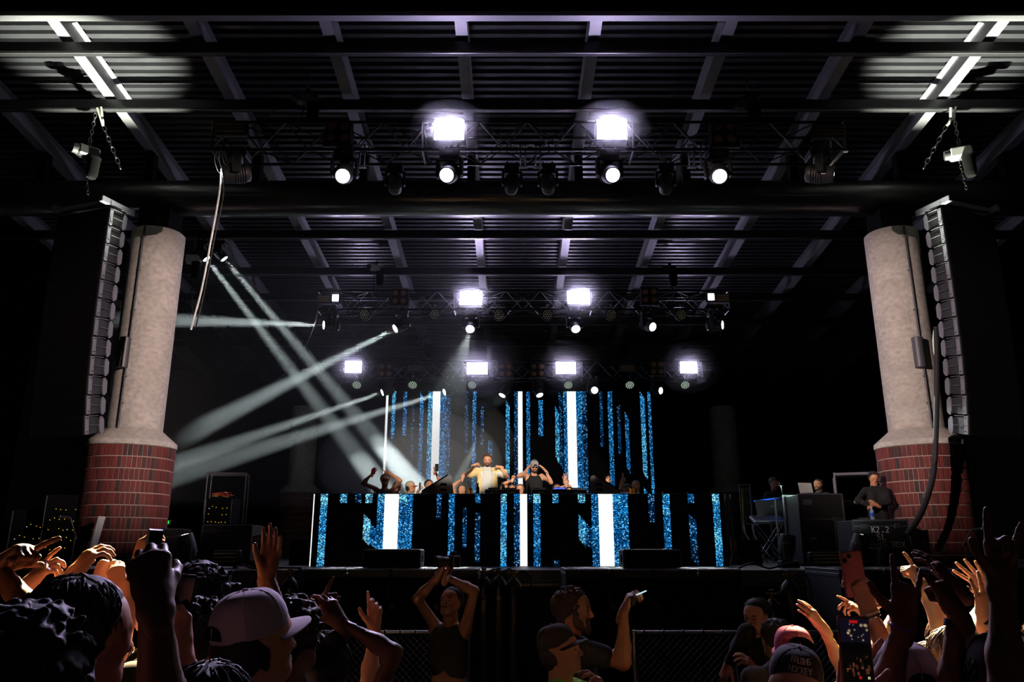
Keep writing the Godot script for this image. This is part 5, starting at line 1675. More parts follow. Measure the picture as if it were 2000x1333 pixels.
func hand_shape(pose: String, cell: float) -> Shape:
	var key := "hand %s %.4f" % [pose, cell]
	if cache.has(key):
		return cache[key]
	var P: Array = POSES[pose]
	var B := []
	var k := 0.010
	B.append([Vector3(0, -0.05, 0), Vector3(0, 0.01, 0), 0.027, 0.025, 0.02])
	B.append([Vector3(0.012, -0.02, 0), Vector3(-0.012, -0.02, 0), 0.022, 0.022, 0.02])
	var bases := [Vector3(0.030, 0.088, 0.0), Vector3(0.010, 0.094, -0.002), Vector3(-0.011, 0.089, -0.001), Vector3(-0.030, 0.080, 0.002)]
	var lens := [[0.045, 0.026, 0.020], [0.049, 0.030, 0.021], [0.045, 0.028, 0.021], [0.035, 0.021, 0.018]]
	var rad := [0.0098, 0.0102, 0.0096, 0.0086]
	for f in 4:
		var spread: float = P[4][f]
		B.append([Vector3(lerpf(-0.012, 0.014, 1.0 - f / 3.0), 0.008, 0), bases[f], 0.017, 0.0125, 0.018])
		var p: Vector3 = bases[f]
		var ang := 0.0
		for j in 3:
			ang += deg_to_rad(P[f][j])
			var d := Vector3(sin(spread) * cos(minf(ang, 1.4)), cos(ang) * cos(spread), sin(ang))
			var q: Vector3 = p + d.normalized() * lens[f][j]
			B.append([p, q, rad[f] * (1.0 - 0.07 * j), rad[f] * (0.95 - 0.09 * j), 0.005 if j > 0 else 0.008])
			p = q
	# thumb
	var out: float = P[5]
	var curl := deg_to_rad(P[6])
	var t0 := Vector3(0.020, 0.018, 0.008)
	var t1 := t0 + Vector3(sin(out), cos(out), 0.35).normalized() * 0.045
	var d2 := Vector3(sin(out * 0.8), cos(out * 0.8), 0.15 + sin(curl) * 0.9).normalized()
	var t2 := t1 + d2 * 0.034
	var d3 := Vector3(sin(out * 0.6) - sin(curl) * 0.5, cos(out * 0.6), 0.1 + sin(curl)).normalized()
	B.append([t0, t1, 0.018, 0.0135, 0.014])
	B.append([t1, t2, 0.0125, 0.0108, 0.006])
	B.append([t2, t2 + d3 * 0.026, 0.0108, 0.0088, 0.004])
	B.append([Vector3(-0.02, 0.03, 0.006), Vector3(-0.016, 0.055, 0.005), 0.015, 0.013, 0.016])
	var s := flesh(B, cell)
	cache[key] = s
	return s

# ---------------------------------------------------------------- heads: middle at the origin, face towards +z
func head_shape(cell: float, eyes_closed := false) -> Shape:
	var key := "head %.4f" % cell
	if cache.has(key):
		return cache[key]
	var B := [
		[Vector3(0, 0.030, -0.035), Vector3(0, 0.036, 0.012), 0.080, 0.077, 0.03],
		[Vector3(-0.014, 0.02, -0.01), Vector3(0.014, 0.02, -0.01), 0.076, 0.076, 0.02],
		[Vector3(0, 0.0, 0.022), Vector3(0, -0.055, 0.036), 0.062, 0.046, 0.03],
		[Vector3(-0.022, -0.075, 0.045), Vector3(0.022, -0.075, 0.045), 0.030, 0.030, 0.03],
		[Vector3(0, -0.092, 0.066), Vector3(0, -0.088, 0.062), 0.018, 0.018, 0.02],
		[Vector3(-0.046, -0.035, 0.0), Vector3(-0.030, -0.078, 0.035), 0.026, 0.022, 0.03],
		[Vector3(0.046, -0.035, 0.0), Vector3(0.030, -0.078, 0.035), 0.026, 0.022, 0.03],
		[Vector3(-0.036, -0.014, 0.058), Vector3(-0.044, -0.020, 0.045), 0.022, 0.022, 0.02],
		[Vector3(0.036, -0.014, 0.058), Vector3(0.044, -0.020, 0.045), 0.022, 0.022, 0.02],
		[Vector3(-0.040, 0.026, 0.066), Vector3(-0.008, 0.022, 0.078), 0.013, 0.012, 0.012],
		[Vector3(0.040, 0.026, 0.066), Vector3(0.008, 0.022, 0.078), 0.013, 0.012, 0.012],
		[Vector3(0, 0.012, 0.082), Vector3(0, -0.024, 0.102), 0.009, 0.0125, 0.010],
		[Vector3(-0.012, -0.028, 0.090), Vector3(0.012, -0.028, 0.090), 0.009, 0.009, 0.008],
		[Vector3(-0.018, -0.050, 0.080), Vector3(0.018, -0.050, 0.080), 0.008, 0.008, 0.010],
		[Vector3(-0.015, -0.060, 0.078), Vector3(0.015, -0.060, 0.078), 0.009, 0.009, 0.008],
		[Vector3(-0.032, 0.004, 0.066), Vector3(-0.030, 0.004, 0.066), 0.012, 0.012, 0.006],
		[Vector3(0.032, 0.004, 0.066), Vector3(0.030, 0.004, 0.066), 0.012, 0.012, 0.006],
		[Vector3(0, -0.05, -0.018), Vector3(0, -0.15, -0.03), 0.056, 0.058, 0.03],
	]
	for s in [-1.0, 1.0]:
		B.append([Vector3(s * 0.080, 0.022, -0.018), Vector3(s * 0.078, -0.022, -0.008), 0.011, 0.008, 0.008])
		B.append([Vector3(s * 0.087, 0.018, -0.024), Vector3(s * 0.084, -0.004, -0.022), 0.009, 0.008, 0.006])
	var sh := flesh(B, cell)
	paint(sh, [[Vector3(0, -0.055, 0.086), Vector3(0.024, 0.010, 0.02), Color(0.75, 0.5, 0.5)],
		[Vector3(-0.031, 0.004, 0.076), Vector3(0.013, 0.0055, 0.02), Color(0.12, 0.1, 0.1)], [Vector3(0.031, 0.004, 0.076), Vector3(0.013, 0.0055, 0.02), Color(0.12, 0.1, 0.1)],
		[Vector3(-0.030, 0.027, 0.078), Vector3(0.020, 0.006, 0.02), Color(0.22, 0.18, 0.16)], [Vector3(0.030, 0.027, 0.078), Vector3(0.020, 0.006, 0.02), Color(0.22, 0.18, 0.16)]])
	cache[key] = sh
	return sh

func hair_shape(style: String, cell: float, seed_: int) -> Shape:
	var key := "hair %s %.4f %d" % [style, cell, seed_]
	if cache.has(key):
		return cache[key]
	var rng := RandomNumberGenerator.new()
	rng.seed = seed_
	var B := []
	if style == "capped":
		B.append([Vector3(-0.02, 0.0, -0.052), Vector3(0.02, 0.0, -0.052), 0.070, 0.070, 0.02])
		B.append([Vector3(0, -0.02, -0.055), Vector3(0, -0.055, -0.055), 0.064, 0.050, 0.02])
		for k in 14:
			var a := lerpf(1.5, TAU - 1.5, k / 13.0)
			B.append([Vector3(sin(a) * 0.08, 0.0, -0.03 + cos(a) * 0.085), Vector3(sin(a) * 0.078, -0.045 + rng.randf_range(-0.02, 0.01), -0.03 + cos(a) * 0.085), 0.014, 0.009, 0.01])
	elif style != "beard":
		B.append([Vector3(0, 0.038, -0.044), Vector3(0, 0.056, -0.004), 0.084, 0.076, 0.02])
		B.append([Vector3(-0.018, 0.03, -0.035), Vector3(0.018, 0.03, -0.035), 0.082, 0.082, 0.02])
		B.append([Vector3(0, 0.0, -0.055), Vector3(0, -0.05, -0.055), 0.068, 0.050, 0.02])
		for s in [-1.0, 1.0]:
			B.append([Vector3(s * 0.066, 0.03, -0.025), Vector3(s * 0.070, -0.005, -0.03), 0.020, 0.012, 0.02])
	if style == "short":
		for k in 26:
			var a := rng.randf_range(-PI, PI)
			var h := rng.randf_range(0.25, 1.0)
			var p := Vector3(sin(a) * 0.080 * sqrt(1.0 - h * h * 0.8), 0.040 + h * 0.075, -0.02 + cos(a) * 0.085 * sqrt(1.0 - h * h * 0.8))
			if p.z > 0.04 and p.y < 0.075:
				continue
			B.append([p, p + Vector3(rng.randf_range(-0.02, 0.02), 0.006, rng.randf_range(-0.02, 0.02)), 0.014, 0.008, 0.010])
	elif style == "curly":
		for k in 230:
			var a := rng.randf_range(-PI, PI)
			var h := rng.randf_range(-0.55, 1.0)
			var w := sqrt(maxf(0.0, 1.0 - h * h))
			var p := Vector3(sin(a) * 0.100 * w, 0.030 + h * 0.105, -0.025 + cos(a) * 0.108 * w)
			if p.z > 0.035 and p.y < 0.085:
				continue
			B.append([p, p + Vector3(rng.randf_range(-0.014, 0.014), rng.randf_range(-0.01, 0.012), rng.randf_range(-0.014, 0.014)), rng.randf_range(0.008, 0.012), 0.006, 0.005])
	elif style == "tousled":
		for k in 70:
			var a := rng.randf_range(-PI, PI)
			var h := rng.randf_range(-0.2, 1.0)
			var w := sqrt(maxf(0.0, 1.0 - h * h))
			var p := Vector3(sin(a) * 0.094 * w, 0.036 + h * 0.098, -0.025 + cos(a) * 0.102 * w)
			if p.z > 0.03 and p.y < 0.09:
				continue
			B.append([p, p + Vector3(rng.randf_range(-0.035, 0.035), rng.randf_range(-0.02, 0.018), rng.randf_range(-0.03, 0.03)), 0.014, 0.006, 0.008])
	elif style == "long":
		for k in 26:
			var a := lerpf(0.75, TAU - 0.75, k / 25.0)
			var p := Vector3(sin(a) * 0.088, 0.045, -0.03 + cos(a) * 0.090)
			var q := Vector3(sin(a) * 0.082, -0.17 + rng.randf_range(-0.03, 0.03), -0.05 + cos(a) * 0.066)
			B.append([p, q, 0.018, 0.008, 0.008])
	elif style == "tied":
		B.append([Vector3(0, 0.06, -0.12), Vector3(0, 0.055, -0.13), 0.038, 0.034, 0.012])
		B.append([Vector3(0, 0.03, -0.15), Vector3(0, -0.11, -0.16), 0.030, 0.012, 0.014])
	elif style == "bun":
		B.append([Vector3(-0.035, 0.12, -0.05), Vector3(-0.03, 0.125, -0.05), 0.045, 0.045, 0.010])
		B.append([Vector3(0.04, 0.115, -0.03), Vector3(0.045, 0.12, -0.03), 0.035, 0.035, 0.010])
	elif style == "beard":
		B.append([Vector3(-0.066, -0.01, 0.0), Vector3(-0.052, -0.062, 0.025), 0.020, 0.026, 0.02])
		B.append([Vector3(0.066, -0.01, 0.0), Vector3(0.052, -0.062, 0.025), 0.020, 0.026, 0.02])
		B.append([Vector3(-0.045, -0.075, 0.035), Vector3(0, -0.100, 0.066), 0.028, 0.028, 0.02])
		B.append([Vector3(0.045, -0.075, 0.035), Vector3(0, -0.100, 0.066), 0.027, 0.027, 0.02])
		B.append([Vector3(-0.028, -0.048, 0.082), Vector3(0, -0.042, 0.092), 0.008, 0.008, 0.008])
		B.append([Vector3(0.028, -0.048, 0.082), Vector3(0, -0.042, 0.092), 0.008, 0.008, 0.008])
		B.append([Vector3(-0.034, -0.055, 0.074), Vector3(-0.022, -0.085, 0.070), 0.012, 0.014, 0.01])
		B.append([Vector3(0.034, -0.055, 0.074), Vector3(0.022, -0.085, 0.070), 0.012, 0.014, 0.01])
	var s := flesh(B, cell)
	if style == "short" or style == "tousled" or style == "tied" or style == "long" or style == "bun":
		strands(s, rng, style, cell)
	cache[key] = s
	return s

# single locks lying over the hair, combed away from the crown
func strands(s: Shape, rng: RandomNumberGenerator, style: String, cell: float) -> void:
	var n := 420 if cell < 0.008 else 120
	var wild := 0.5 if style == "tousled" else 0.22
	for k in n:
		var a := rng.randf_range(-PI, PI)
		var h := rng.randf_range(0.02, 1.0)
		var side := rng.randf_range(-wild, wild)
		var pts := []
		var lift := rng.randf_range(0.0, 0.006)
		for j in 5:
			var th := acos(clampf(h, -1, 1)) + j * 0.15
			var aa := a + side * j * 0.3
			var p := Vector3(sin(aa) * sin(th) * 0.0985, 0.040 + cos(th) * 0.0925, -0.026 + cos(aa) * sin(th) * 0.1045)
			if p.z > 0.035 and p.y < 0.10:
				break
			if p.y < -0.03 and p.z > -0.03:
				break
			pts.append(p + (p - Vector3(0, 0.03, -0.026)).normalized() * (lift - 0.004 + 0.002 * sin(j * 1.3 + k)))
		if pts.size() > 2:
			s.tube(pts, 0.0034 if cell < 0.008 else 0.005, 4, 0.25)

# a cap on a head whose middle is the origin; the brim points to +z
func cap_parts(parent: Node, head: Transform3D, crown: Material, brim: Material, back_open := 1.0, button := true) -> Node3D:
	var xf := head * Transform3D(Basis(Vector3.RIGHT, -0.10).scaled(Vector3(1.0, 0.92, 1.0)), Vector3(0, 0.026, 0.0))
	var c := Shape.new()
	var rings := []
	var n := 36
	for r in 9:
		var h := float(r) / 8.0
		var out := []
		var rad := cos(h * PI * 0.5) if r < 8 else 0.02
		for j in n:
			var a := -TAU * j / n
			var seam := 1.0 - 0.012 * maxf(0.0, cos(a * 6.0)) ** 8
			var y := 0.028 + sin(h * PI * 0.5) * 0.105
			out.append(xf * Vector3(cos(a) * 0.094 * pow(rad, 0.62) * seam, y, -0.022 + sin(a) * 0.108 * pow(rad, 0.62) * seam))
		rings.append(out)
	# a short band below
	var band := []
	for j in n:
		var a := -TAU * j / n
		band.append(xf * Vector3(cos(a) * 0.092, 0.008, -0.022 + sin(a) * 0.106))
	c.skin([band] + rings, true, false, true)
	var o := part(parent, "cap", c.mesh(), crown)
	var b := Shape.new()
	var top := []
	var bot := []
	for r in 5:
		var row := []
		var row2 := []
		for j in 17:
			var a := lerpf(-1.25, 1.25, j / 16.0)
			var reach := 0.106 + (0.075 * r / 4.0) * (0.45 + 0.55 * cos(a * 0.95))
			var p := Vector3(sin(a) * (0.093 + 0.008 * r / 4.0), 0.014 - 0.022 * pow(absf(sin(a)), 2.0) - 0.010 * r / 4.0, -0.022 + cos(a) * reach)
			row.append(xf * p)
			row2.append(xf * (p + Vector3(0, -0.004, 0)))
		top.append(row)
		bot.append(row2)
	bot.reverse()
	b.skin(top, false)
	b.skin(bot, false)
	part(o, "brim", b.mesh(), brim)
	if button:
		part(o, "button", unit("ball"), crown, xf * Transform3D(Basis.from_scale(Vector3(0.009, 0.006, 0.009)), Vector3(0, 0.134, -0.022)))
	for k in 6:
		var pts := []
		for r in 7:
			var h := r / 6.0 * 0.97
			var rad := pow(cos(h * PI * 0.5), 0.62)
			var a := TAU * k / 6.0 + PI / 6.0
			pts.append(xf * Vector3(cos(a) * 0.0945 * rad, 0.028 + sin(h * PI * 0.5) * 0.1055, -0.022 + sin(a) * 0.1085 * rad))
		var t := Shape.new()
		t.tube(pts, 0.0014, 4)
		part(o, "seam", t.mesh(), crown)
	if back_open > 0.0:
		var e := Shape.new()
		var arc := []
		for j in 15:
			var a := PI * j / 14.0
			arc.append(Vector2(cos(a) * 0.042, sin(a) * 0.040) * back_open)
		e.prism(arc, 0.006, xf * Transform3D(Basis(Vector3.RIGHT, 0.12), Vector3(0, 0.022, -0.1285)))
		part(o, "strap_opening", e.mesh(), M.night)
	return o

# ---------------------------------------------------------------- a person
const SLOPE := 0.042
const PIT := -0.25
func ground_y(t: float) -> float:
	return maxf(PIT, -SLOPE * t)

func skin_mat(tone: String) -> StandardMaterial3D:
	var key := "skin_" + tone
	if not M.has(key):
		var c: Color = {"pale": Color(0.84, 0.64, 0.54), "fair": Color(0.80, 0.57, 0.45), "tan": Color(0.66, 0.44, 0.32), "brown": Color(0.42, 0.26, 0.18), "deep": Color(0.24, 0.14, 0.10)}[tone]
		var m := mat(key, c, 0.5)
		m.vertex_color_use_as_albedo = true
		m.subsurf_scatter_enabled = false
	return M[key]

func cloth(called: String, c: Color, rough := 0.85) -> StandardMaterial3D:
	if not M.has(called):
		mat(called, c, rough)
	return M[called]

# the wrist on the ray of a pixel, as far from the shoulder as the arm reaches
func reach_point(shoulder: Vector3, px: float, py: float, reach: float, far: float) -> Vector3:
	var d := ray(px, py).normalized()
	var o := EYE - shoulder
	var b := o.dot(d)
	var disc := b * b - (o.length_squared() - reach * reach)
	if disc < 0.0:
		var p := EYE + d * -b
		if sqrt(-disc) > 0.05:
			print("  arm too short: pixel ", px, ",", py, " misses by ", (p - shoulder).length() - reach)
		return p
	return EYE + d * (-b + far * sqrt(disc))

func person(spec: Dictionary) -> Dictionary:
	var t: float = spec.t
	var head_w: Vector3 = at_z(spec.head.x, spec.head.y, t)
	var gy: float = spec.get("ground", ground_y(t))
	var h: float = (head_w.y - gy) / 1.635 * 1.75
	if spec.has("h"):
		h = spec.h
		gy = head_w.y - h * 1.635 / 1.75
	var S := h / 1.75
	if h < 1.45 or h > 2.0:
		print("  height ", snappedf(h, 0.01), " for ", spec.label)
	var yaw: float = spec.get("yaw", PI)
	var lean: float = spec.get("lean", 0.0)
	var fine: float = spec.get("fine", 1.0)       # cell size factor
	var node := thing("person", spec.label, "person", Vector3(head_w.x, gy, head_w.z), yaw, spec.get("group", ""))
	var inv := node.transform.affine_inverse()
	var skin := skin_mat(spec.get("skin", "fair"))
	var shoulder_y := 1.42
	var zl := -lean       # the hips stay behind when the body leans forward
	var hipz := zl * 0.8
	var chestz := zl * 0.35
	# head
	var turn: float = spec.get("turn", 0.0)
	var nod: float = spec.get("nod", 0.0)
	var tip: float = spec.get("tip", 0.0)
	var hb := Basis(Vector3.UP, turn) * Basis(Vector3.RIGHT, nod) * Basis(Vector3.BACK, tip)
	var hxf := Transform3D(hb * (S * 1.0), Vector3(0, 1.635 * S, 0.0))
	var body := Shape.new()
	body.add(head_shape(0.0055 * fine), hxf)
	var B := []
	var C := []
	var sw: float = spec.get("wide", 1.0) * 0.155
	B.append([Vector3(0, 1.54, -0.022 + 0.2 * chestz), Vector3(0, 1.44, -0.02 + chestz), 0.055, 0.062, 0.04])
	B.append([Vector3(-sw, 1.40, chestz), Vector3(sw, 1.40, chestz), 0.058, 0.058, 0.05])
	B.append([Vector3(-sw * 0.5, 1.33, chestz + 0.01), Vector3(-0.06, 1.10, chestz * 1.5), 0.098, 0.085, 0.05])
	B.append([Vector3(sw * 0.5, 1.33, chestz + 0.01), Vector3(0.06, 1.10, chestz * 1.5), 0.098, 0.085, 0.05])
	B.append([Vector3(-0.05, 1.10, chestz * 1.5), Vector3(-0.07, 0.93, hipz), 0.088, 0.098, 0.05])
	B.append([Vector3(0.05, 1.10, chestz * 1.5), Vector3(0.07, 0.93, hipz), 0.088, 0.098, 0.05])
	var hem: float = spec.get("hem", 0.88)
	var kind: String = spec.get("shirt", "tee")
	C.append([Vector3(-sw * (1.0 if kind != "tank" else 0.62), 1.40, chestz), Vector3(sw * (1.0 if kind != "tank" else 0.62), 1.40, chestz), 0.072 if kind != "tank" else 0.066, 0.072 if kind != "tank" else 0.066, 0.05])
	for s in [-1.0, 1.0]:
		C.append([Vector3(s * sw * 0.5, 1.33, chestz + 0.01), Vector3(s * 0.066, maxf(1.10, hem), chestz * 1.5), 0.110, 0.104, 0.05])
		if hem < 1.05:
			C.append([Vector3(s * 0.062, 1.10, chestz * 1.5), Vector3(s * 0.078, hem, hipz), 0.104, 0.112, 0.05])
	if kind == "tee" or kind == "long":
		C.append([Vector3(-0.03, 1.455, -0.012 + chestz), Vector3(0.03, 1.455, -0.012 + chestz), 0.064, 0.064, 0.03])
	# arms
	var L1: float = 0.30
	var L2: float = 0.265
	var hands := {}
	var arms: Array = spec.get("arms", [])
	var todo := {}
	for a in arms:
		todo[int(a.side)] = a
	for side in [-1, 1]:      # +1 = the person's left as seen facing +z is +x
		var raised := todo.has(side)
		var sh := Vector3(side * (sw + 0.035), 1.405, chestz)
		var wrist: Vector3
		var elbow: Vector3
		var a: Dictionary = todo.get(side, {})
		if raised:
			var sh_w: Vector3 = node.transform * (sh * S)
			var w_w: Vector3
			var most: float = (L1 + L2) * S
			if a.has("t"):
				w_w = at_z(a.px.x, a.px.y, a.t)
			else:
				w_w = reach_point(sh_w, a.px.x, a.px.y, most * a.get("reach", 0.95), a.get("far", 1.0))
			wrist = inv * w_w / S
			if wrist.y > 1.5:
				sh += Vector3(-side * 0.02, 0.05, 0.0)
			var d := wrist - sh
			var k := maxf(1.0, d.length() / ((L1 + L2) * 0.999))
			if k > 1.12:
				print("  arm stretched ", snappedf(k, 0.01), " for ", spec.label)
			var l1 := L1 * k
			var l2 := L2 * k
			var dl := d.length()
			var ca := clampf((l1 * l1 + dl * dl - l2 * l2) / (2.0 * l1 * dl), -1.0, 1.0)
			var pole: Vector3 = a.get("pole", Vector3(side * 1.0, -0.5, 0.3))
			if a.has("elbow"):
				pole = inv * at_z(a.elbow.x, a.elbow.y, a.get("elbow_t", -w_w.z)) / S - sh
			var u := d.normalized()
			var w := (pole - u * pole.dot(u)).normalized()
			elbow = sh + u * l1 * ca + w * l1 * sqrt(1.0 - ca * ca)
		else:
			elbow = sh + Vector3(side * 0.06, -0.28, -0.03)
			wrist = elbow + Vector3(side * 0.0, -0.24, 0.10)
		var fat: float = spec.get("fat", 1.0)
		B.append([sh, elbow, 0.050 * fat, 0.040 * fat, 0.045])
		B.append([elbow, elbow.lerp(wrist, 0.3), 0.040 * fat, 0.041 * fat, 0.03])
		B.append([elbow.lerp(wrist, 0.3), wrist, 0.041 * fat, 0.027 * fat, 0.03])
		if kind == "tee":
			C.append([sh, sh.lerp(elbow, 0.62), 0.068, 0.066, 0.05])
		elif kind == "long":
			C.append([sh, elbow, 0.064, 0.056, 0.04])
			C.append([elbow, elbow.lerp(wrist, 0.93), 0.056, 0.040, 0.04])
		elif kind == "loose":
			C.append([sh, sh.lerp(elbow, 0.80), 0.072, 0.088, 0.05])
		# the hand
		var up := (wrist - elbow).normalized()
		var palm := Vector3(-side, 0, 0.3)
		if a.has("to"):
			var tt: float = -(node.transform * (wrist * S)).z + a.get("dz", 0.0)
			up = (inv * at_z(a.to.x, a.to.y, tt) / S - wrist).normalized()
		if a.has("palm"):
			palm = (inv.basis * (a.palm as Vector3)).normalized()
		palm = (palm - up * palm.dot(up)).normalized()
		var x := up.cross(palm).normalized()
		var hs: float = spec.get("hand", 1.0)
		# in this frame the thumb of a right hand (side -1) lies at +x
		var hx := Transform3D(Basis(x * (1.0 if side < 0 else -1.0), up, palm) * hs, wrist)
		var pose: String = a.get("pose", "relaxed")
		body.add(hand_shape(pose, 0.0042 * fine), Transform3D(hx.basis * S, hx.origin * S))
		hands[side] = node.transform * Transform3D(hx.basis * S, hx.origin * S)
		for e in a.get("wear", []):
			var at: Vector3 = wrist - (wrist - elbow).normalized() * float(e[1])
			var ring_ := Shape.new()
			var ax := (wrist - elbow).normalized()
			if e[0] == "watch":
				ring_.lathe([Vector2(0.030, -0.011), Vector2(0.034, -0.011), Vector2(0.034, 0.011), Vector2(0.030, 0.011)], 20, Transform3D(across(ax) * S, at * S))
				part(node, "watch_strap", ring_.mesh(), e[2])
				block(node, "watch", (at - palm * 0.034) * S, Vector3(0.036, 0.012, 0.036) * S, M.box_black, across(-palm))
			else:
				for q in 14:
					pass
				ring_.lathe([Vector2(0.031, -0.004), Vector2(0.036, -0.004), Vector2(0.036, 0.004), Vector2(0.031, 0.004)], 20, Transform3D(across(ax) * S, at * S))
				part(node, "bracelet", ring_.mesh(), e[2])
	for b in B:
		b[0] *= S; b[1] *= S; b[2] *= S; b[3] *= S
	for b in C:
		b[0] *= S; b[1] *= S; b[2] *= S; b[3] *= S
	body.add(flesh(B, 0.019 * fine))
	body.colored = true
	part(node, "body", body.mesh(), skin)
	if kind != "none":
		part(node, {"tee": "shirt", "long": "long_sleeved_top", "tank": "tank_top", "loose": "open_shirt"}[kind], flesh(C, 0.024 * fine).mesh(), spec.get("cloth", cloth("cloth_black", Color(0.03, 0.03, 0.035))))
	# trousers and shoes
	var T := [[Vector3(-0.07, 0.93, hipz), Vector3(0.07, 0.93, hipz), 0.105, 0.105, 0.05]]
	for s in [-1.0, 1.0]:
		T.append([Vector3(s * 0.085, 0.88, hipz), Vector3(s * 0.10, 0.48, hipz * 0.6 + 0.01), 0.092, 0.066, 0.04])
		T.append([Vector3(s * 0.10, 0.48, hipz * 0.6 + 0.01), Vector3(s * 0.10, 0.09, hipz * 0.5 - 0.01), 0.066, 0.052, 0.03])
	for b in T:
		b[0] *= S; b[1] *= S; b[2] *= S; b[3] *= S
	part(node, "trousers", flesh(T, 0.036).mesh(), spec.get("legs", cloth("cloth_dark", Color(0.04, 0.045, 0.06))))
	for s in [-1.0, 1.0]:
		var sh := Shape.new()
		sh.skin([sh.ring(Vector3(s * 0.10, 0.045, hipz * 0.5 - 0.07) * S, Vector3.BACK, 0.04 * S, 10), sh.ring(Vector3(s * 0.10, 0.05, hipz * 0.5 + 0.02) * S, Vector3.BACK, 0.048 * S, 10), sh.ring(Vector3(s * 0.10, 0.035, hipz * 0.5 + 0.17) * S, Vector3.BACK, 0.034 * S, 10)])
		part(node, "shoe", sh.mesh(), M.matt_black)
	# hair, cap and what is worn on the head
	if spec.has("hair"):
		var hc: StandardMaterial3D = cloth("hair_" + spec.get("hair_color", "dark"), {"dark": Color(0.022, 0.017, 0.015), "brown": Color(0.10, 0.055, 0.035), "light": Color(0.30, 0.18, 0.10), "grey": Color(0.22, 0.20, 0.19), "auburn": Color(0.16, 0.06, 0.04), "chestnut": Color(0.27, 0.15, 0.085)}[spec.get("hair_color", "dark")], 0.68)
		part(node, "hair", hair_shape(spec.hair, 0.0065 * fine, spec.get("seed", 3)).mesh(), hc, hxf)
		if spec.get("beard", false):
			part(node, "beard", hair_shape("beard", 0.005 * fine, 3).mesh(), hc, hxf)
	if spec.has("cap"):
		var cx := hxf * Transform3D(Basis(Vector3.UP, PI if spec.get("backward", false) else 0.0), Vector3.ZERO)
		cap_parts(node, cx, spec.cap, spec.get("brim", spec.cap), spec.get("open", 1.0))
	if spec.get("shades", false):
		var g := Shape.new()
		for s in [-1.0, 1.0]:
			g.box(Vector3(s * 0.033, 0.004, 0.092), Vector3(0.050, 0.036, 0.010), Basis(Vector3.UP, s * 0.22), 0.004)
			g.box(Vector3(s * 0.074, 0.008, 0.035), Vector3(0.005, 0.010, 0.11), Basis(Vector3.UP, s * 0.1), 0.002)
		g.box(Vector3(0, 0.010, 0.097), Vector3(0.022, 0.008, 0.008), Basis.IDENTITY, 0.002)
		part(node, "sunglasses", g.mesh(), M.lens_dark, hxf)
	return {"node": node, "hands": hands, "head": node.transform * hxf, "scale": S}

func phone(center: Vector3, normal: Vector3, up: Vector3, label: String, case_: Material, group := "phones held up", picture: Texture2D = null, k := 1.0) -> Node3D:
	var b := facing(normal, up)         # z = the screen side
	var o := thing("mobile_phone", label, "phone", center, 0.0, group)
	block(o, "case", Vector3.ZERO, Vector3(0.076, 0.155, 0.010) * k, case_, b, 0.004)
	var s := Shape.new()
	s.face([Vector3(-0.034, -0.072, 0.0056), Vector3(0.034, -0.072, 0.0056), Vector3(0.034, 0.072, 0.0056), Vector3(-0.034, 0.072, 0.0056)])
	if picture:
		var m := StandardMaterial3D.new()
		m.resource_name = "phone screen picture"
		m.albedo_color = Color(0.01, 0.01, 0.01)
		m.roughness = 0.2
		m.emission_enabled = true
		m.emission = Color.BLACK
		m.emission_texture = picture
		m.emission_energy_multiplier = 0.6
		part(o, "screen", s.mesh(), m, Transform3D(b * k, Vector3.ZERO))
	else:
		part(o, "screen", s.mesh(), M.lens_dark, Transform3D(b * k, Vector3.ZERO))
	block(o, "camera_bump", b * Vector3(0.018, 0.052, -0.007) * k, Vector3(0.034, 0.036, 0.006) * k, case_, b, 0.003)
	for q in [Vector3(0.010, 0.060, -0.011), Vector3(0.026, 0.046, -0.011)]:
		bar(o, "camera_lens", b * q * k, b * (q + Vector3(0, 0, -0.003)) * k, 0.0075 * k, M.box_black)
	return o

# ---------------------------------------------------------------- who is there
func V(x: float, y: float) -> Vector2:
	return Vector2(x, y)

const AWAY := Vector3(0, 0, -1)
const HERE := Vector3(0, 0, 1)
const LEFT := 1      # of a person, also the picture's left for one who faces the stage
const RIGHT := -1

func phone_picture() -> ImageTexture:
	var im := Image.create(136, 288, false, Image.FORMAT_RGB8)
	im.fill(Color(0.03, 0.02, 0.03))
	var rng := RandomNumberGenerator.new()
	rng.seed = 12
	for y in 288:
		for x in 136:
			if y < 110:
				im.set_pixel(x, y, Color(0.09, 0.075, 0.14) * (0.6 + 0.6 * rng.randf()))
			elif y > 150:
				im.set_pixel(x, y, Color(0.05, 0.03, 0.03) * (0.4 + rng.randf()))
	for k in 17:
		var c := Vector2(rng.randf_range(8, 128), [28, 34, 52, 72, 84, 94][k % 6] + rng.randf_range(-5, 5))
		var big := rng.randf_range(4, 12)
		for y in range(-12, 13):
			for x in range(-12, 13):
				var d := Vector2(x, y).length() / big
				var p := Vector2i(c) + Vector2i(x, y)
				if d < 1.0 and p.x >= 0 and p.x < 136 and p.y >= 0 and p.y < 288:
					im.set_pixelv(p, im.get_pixelv(p).lerp(Color(1.0, 0.9, 0.62), (1.0 - d) * 0.9))
	for k in 26:
		var c := Vector2(rng.randf_range(10, 126), rng.randf_range(165, 250))
		im.fill_rect(Rect2i(Vector2i(c), Vector2i(rng.randi_range(4, 12), rng.randi_range(6, 26))), Color(0.55, 0.30, 0.2) * rng.randf_range(0.2, 0.9))
	im.fill_rect(Rect2i(46, 8, 40, 14), Color(0.8, 0.1, 0.1))
	im.fill_rect(Rect2i(70, 262, 12, 12), Color(0.9, 0.1, 0.1))
	im.fill_rect(Rect2i(110, 262, 12, 12), Color(0.85, 0.85, 0.6))
	return ImageTexture.create_from_image(im)

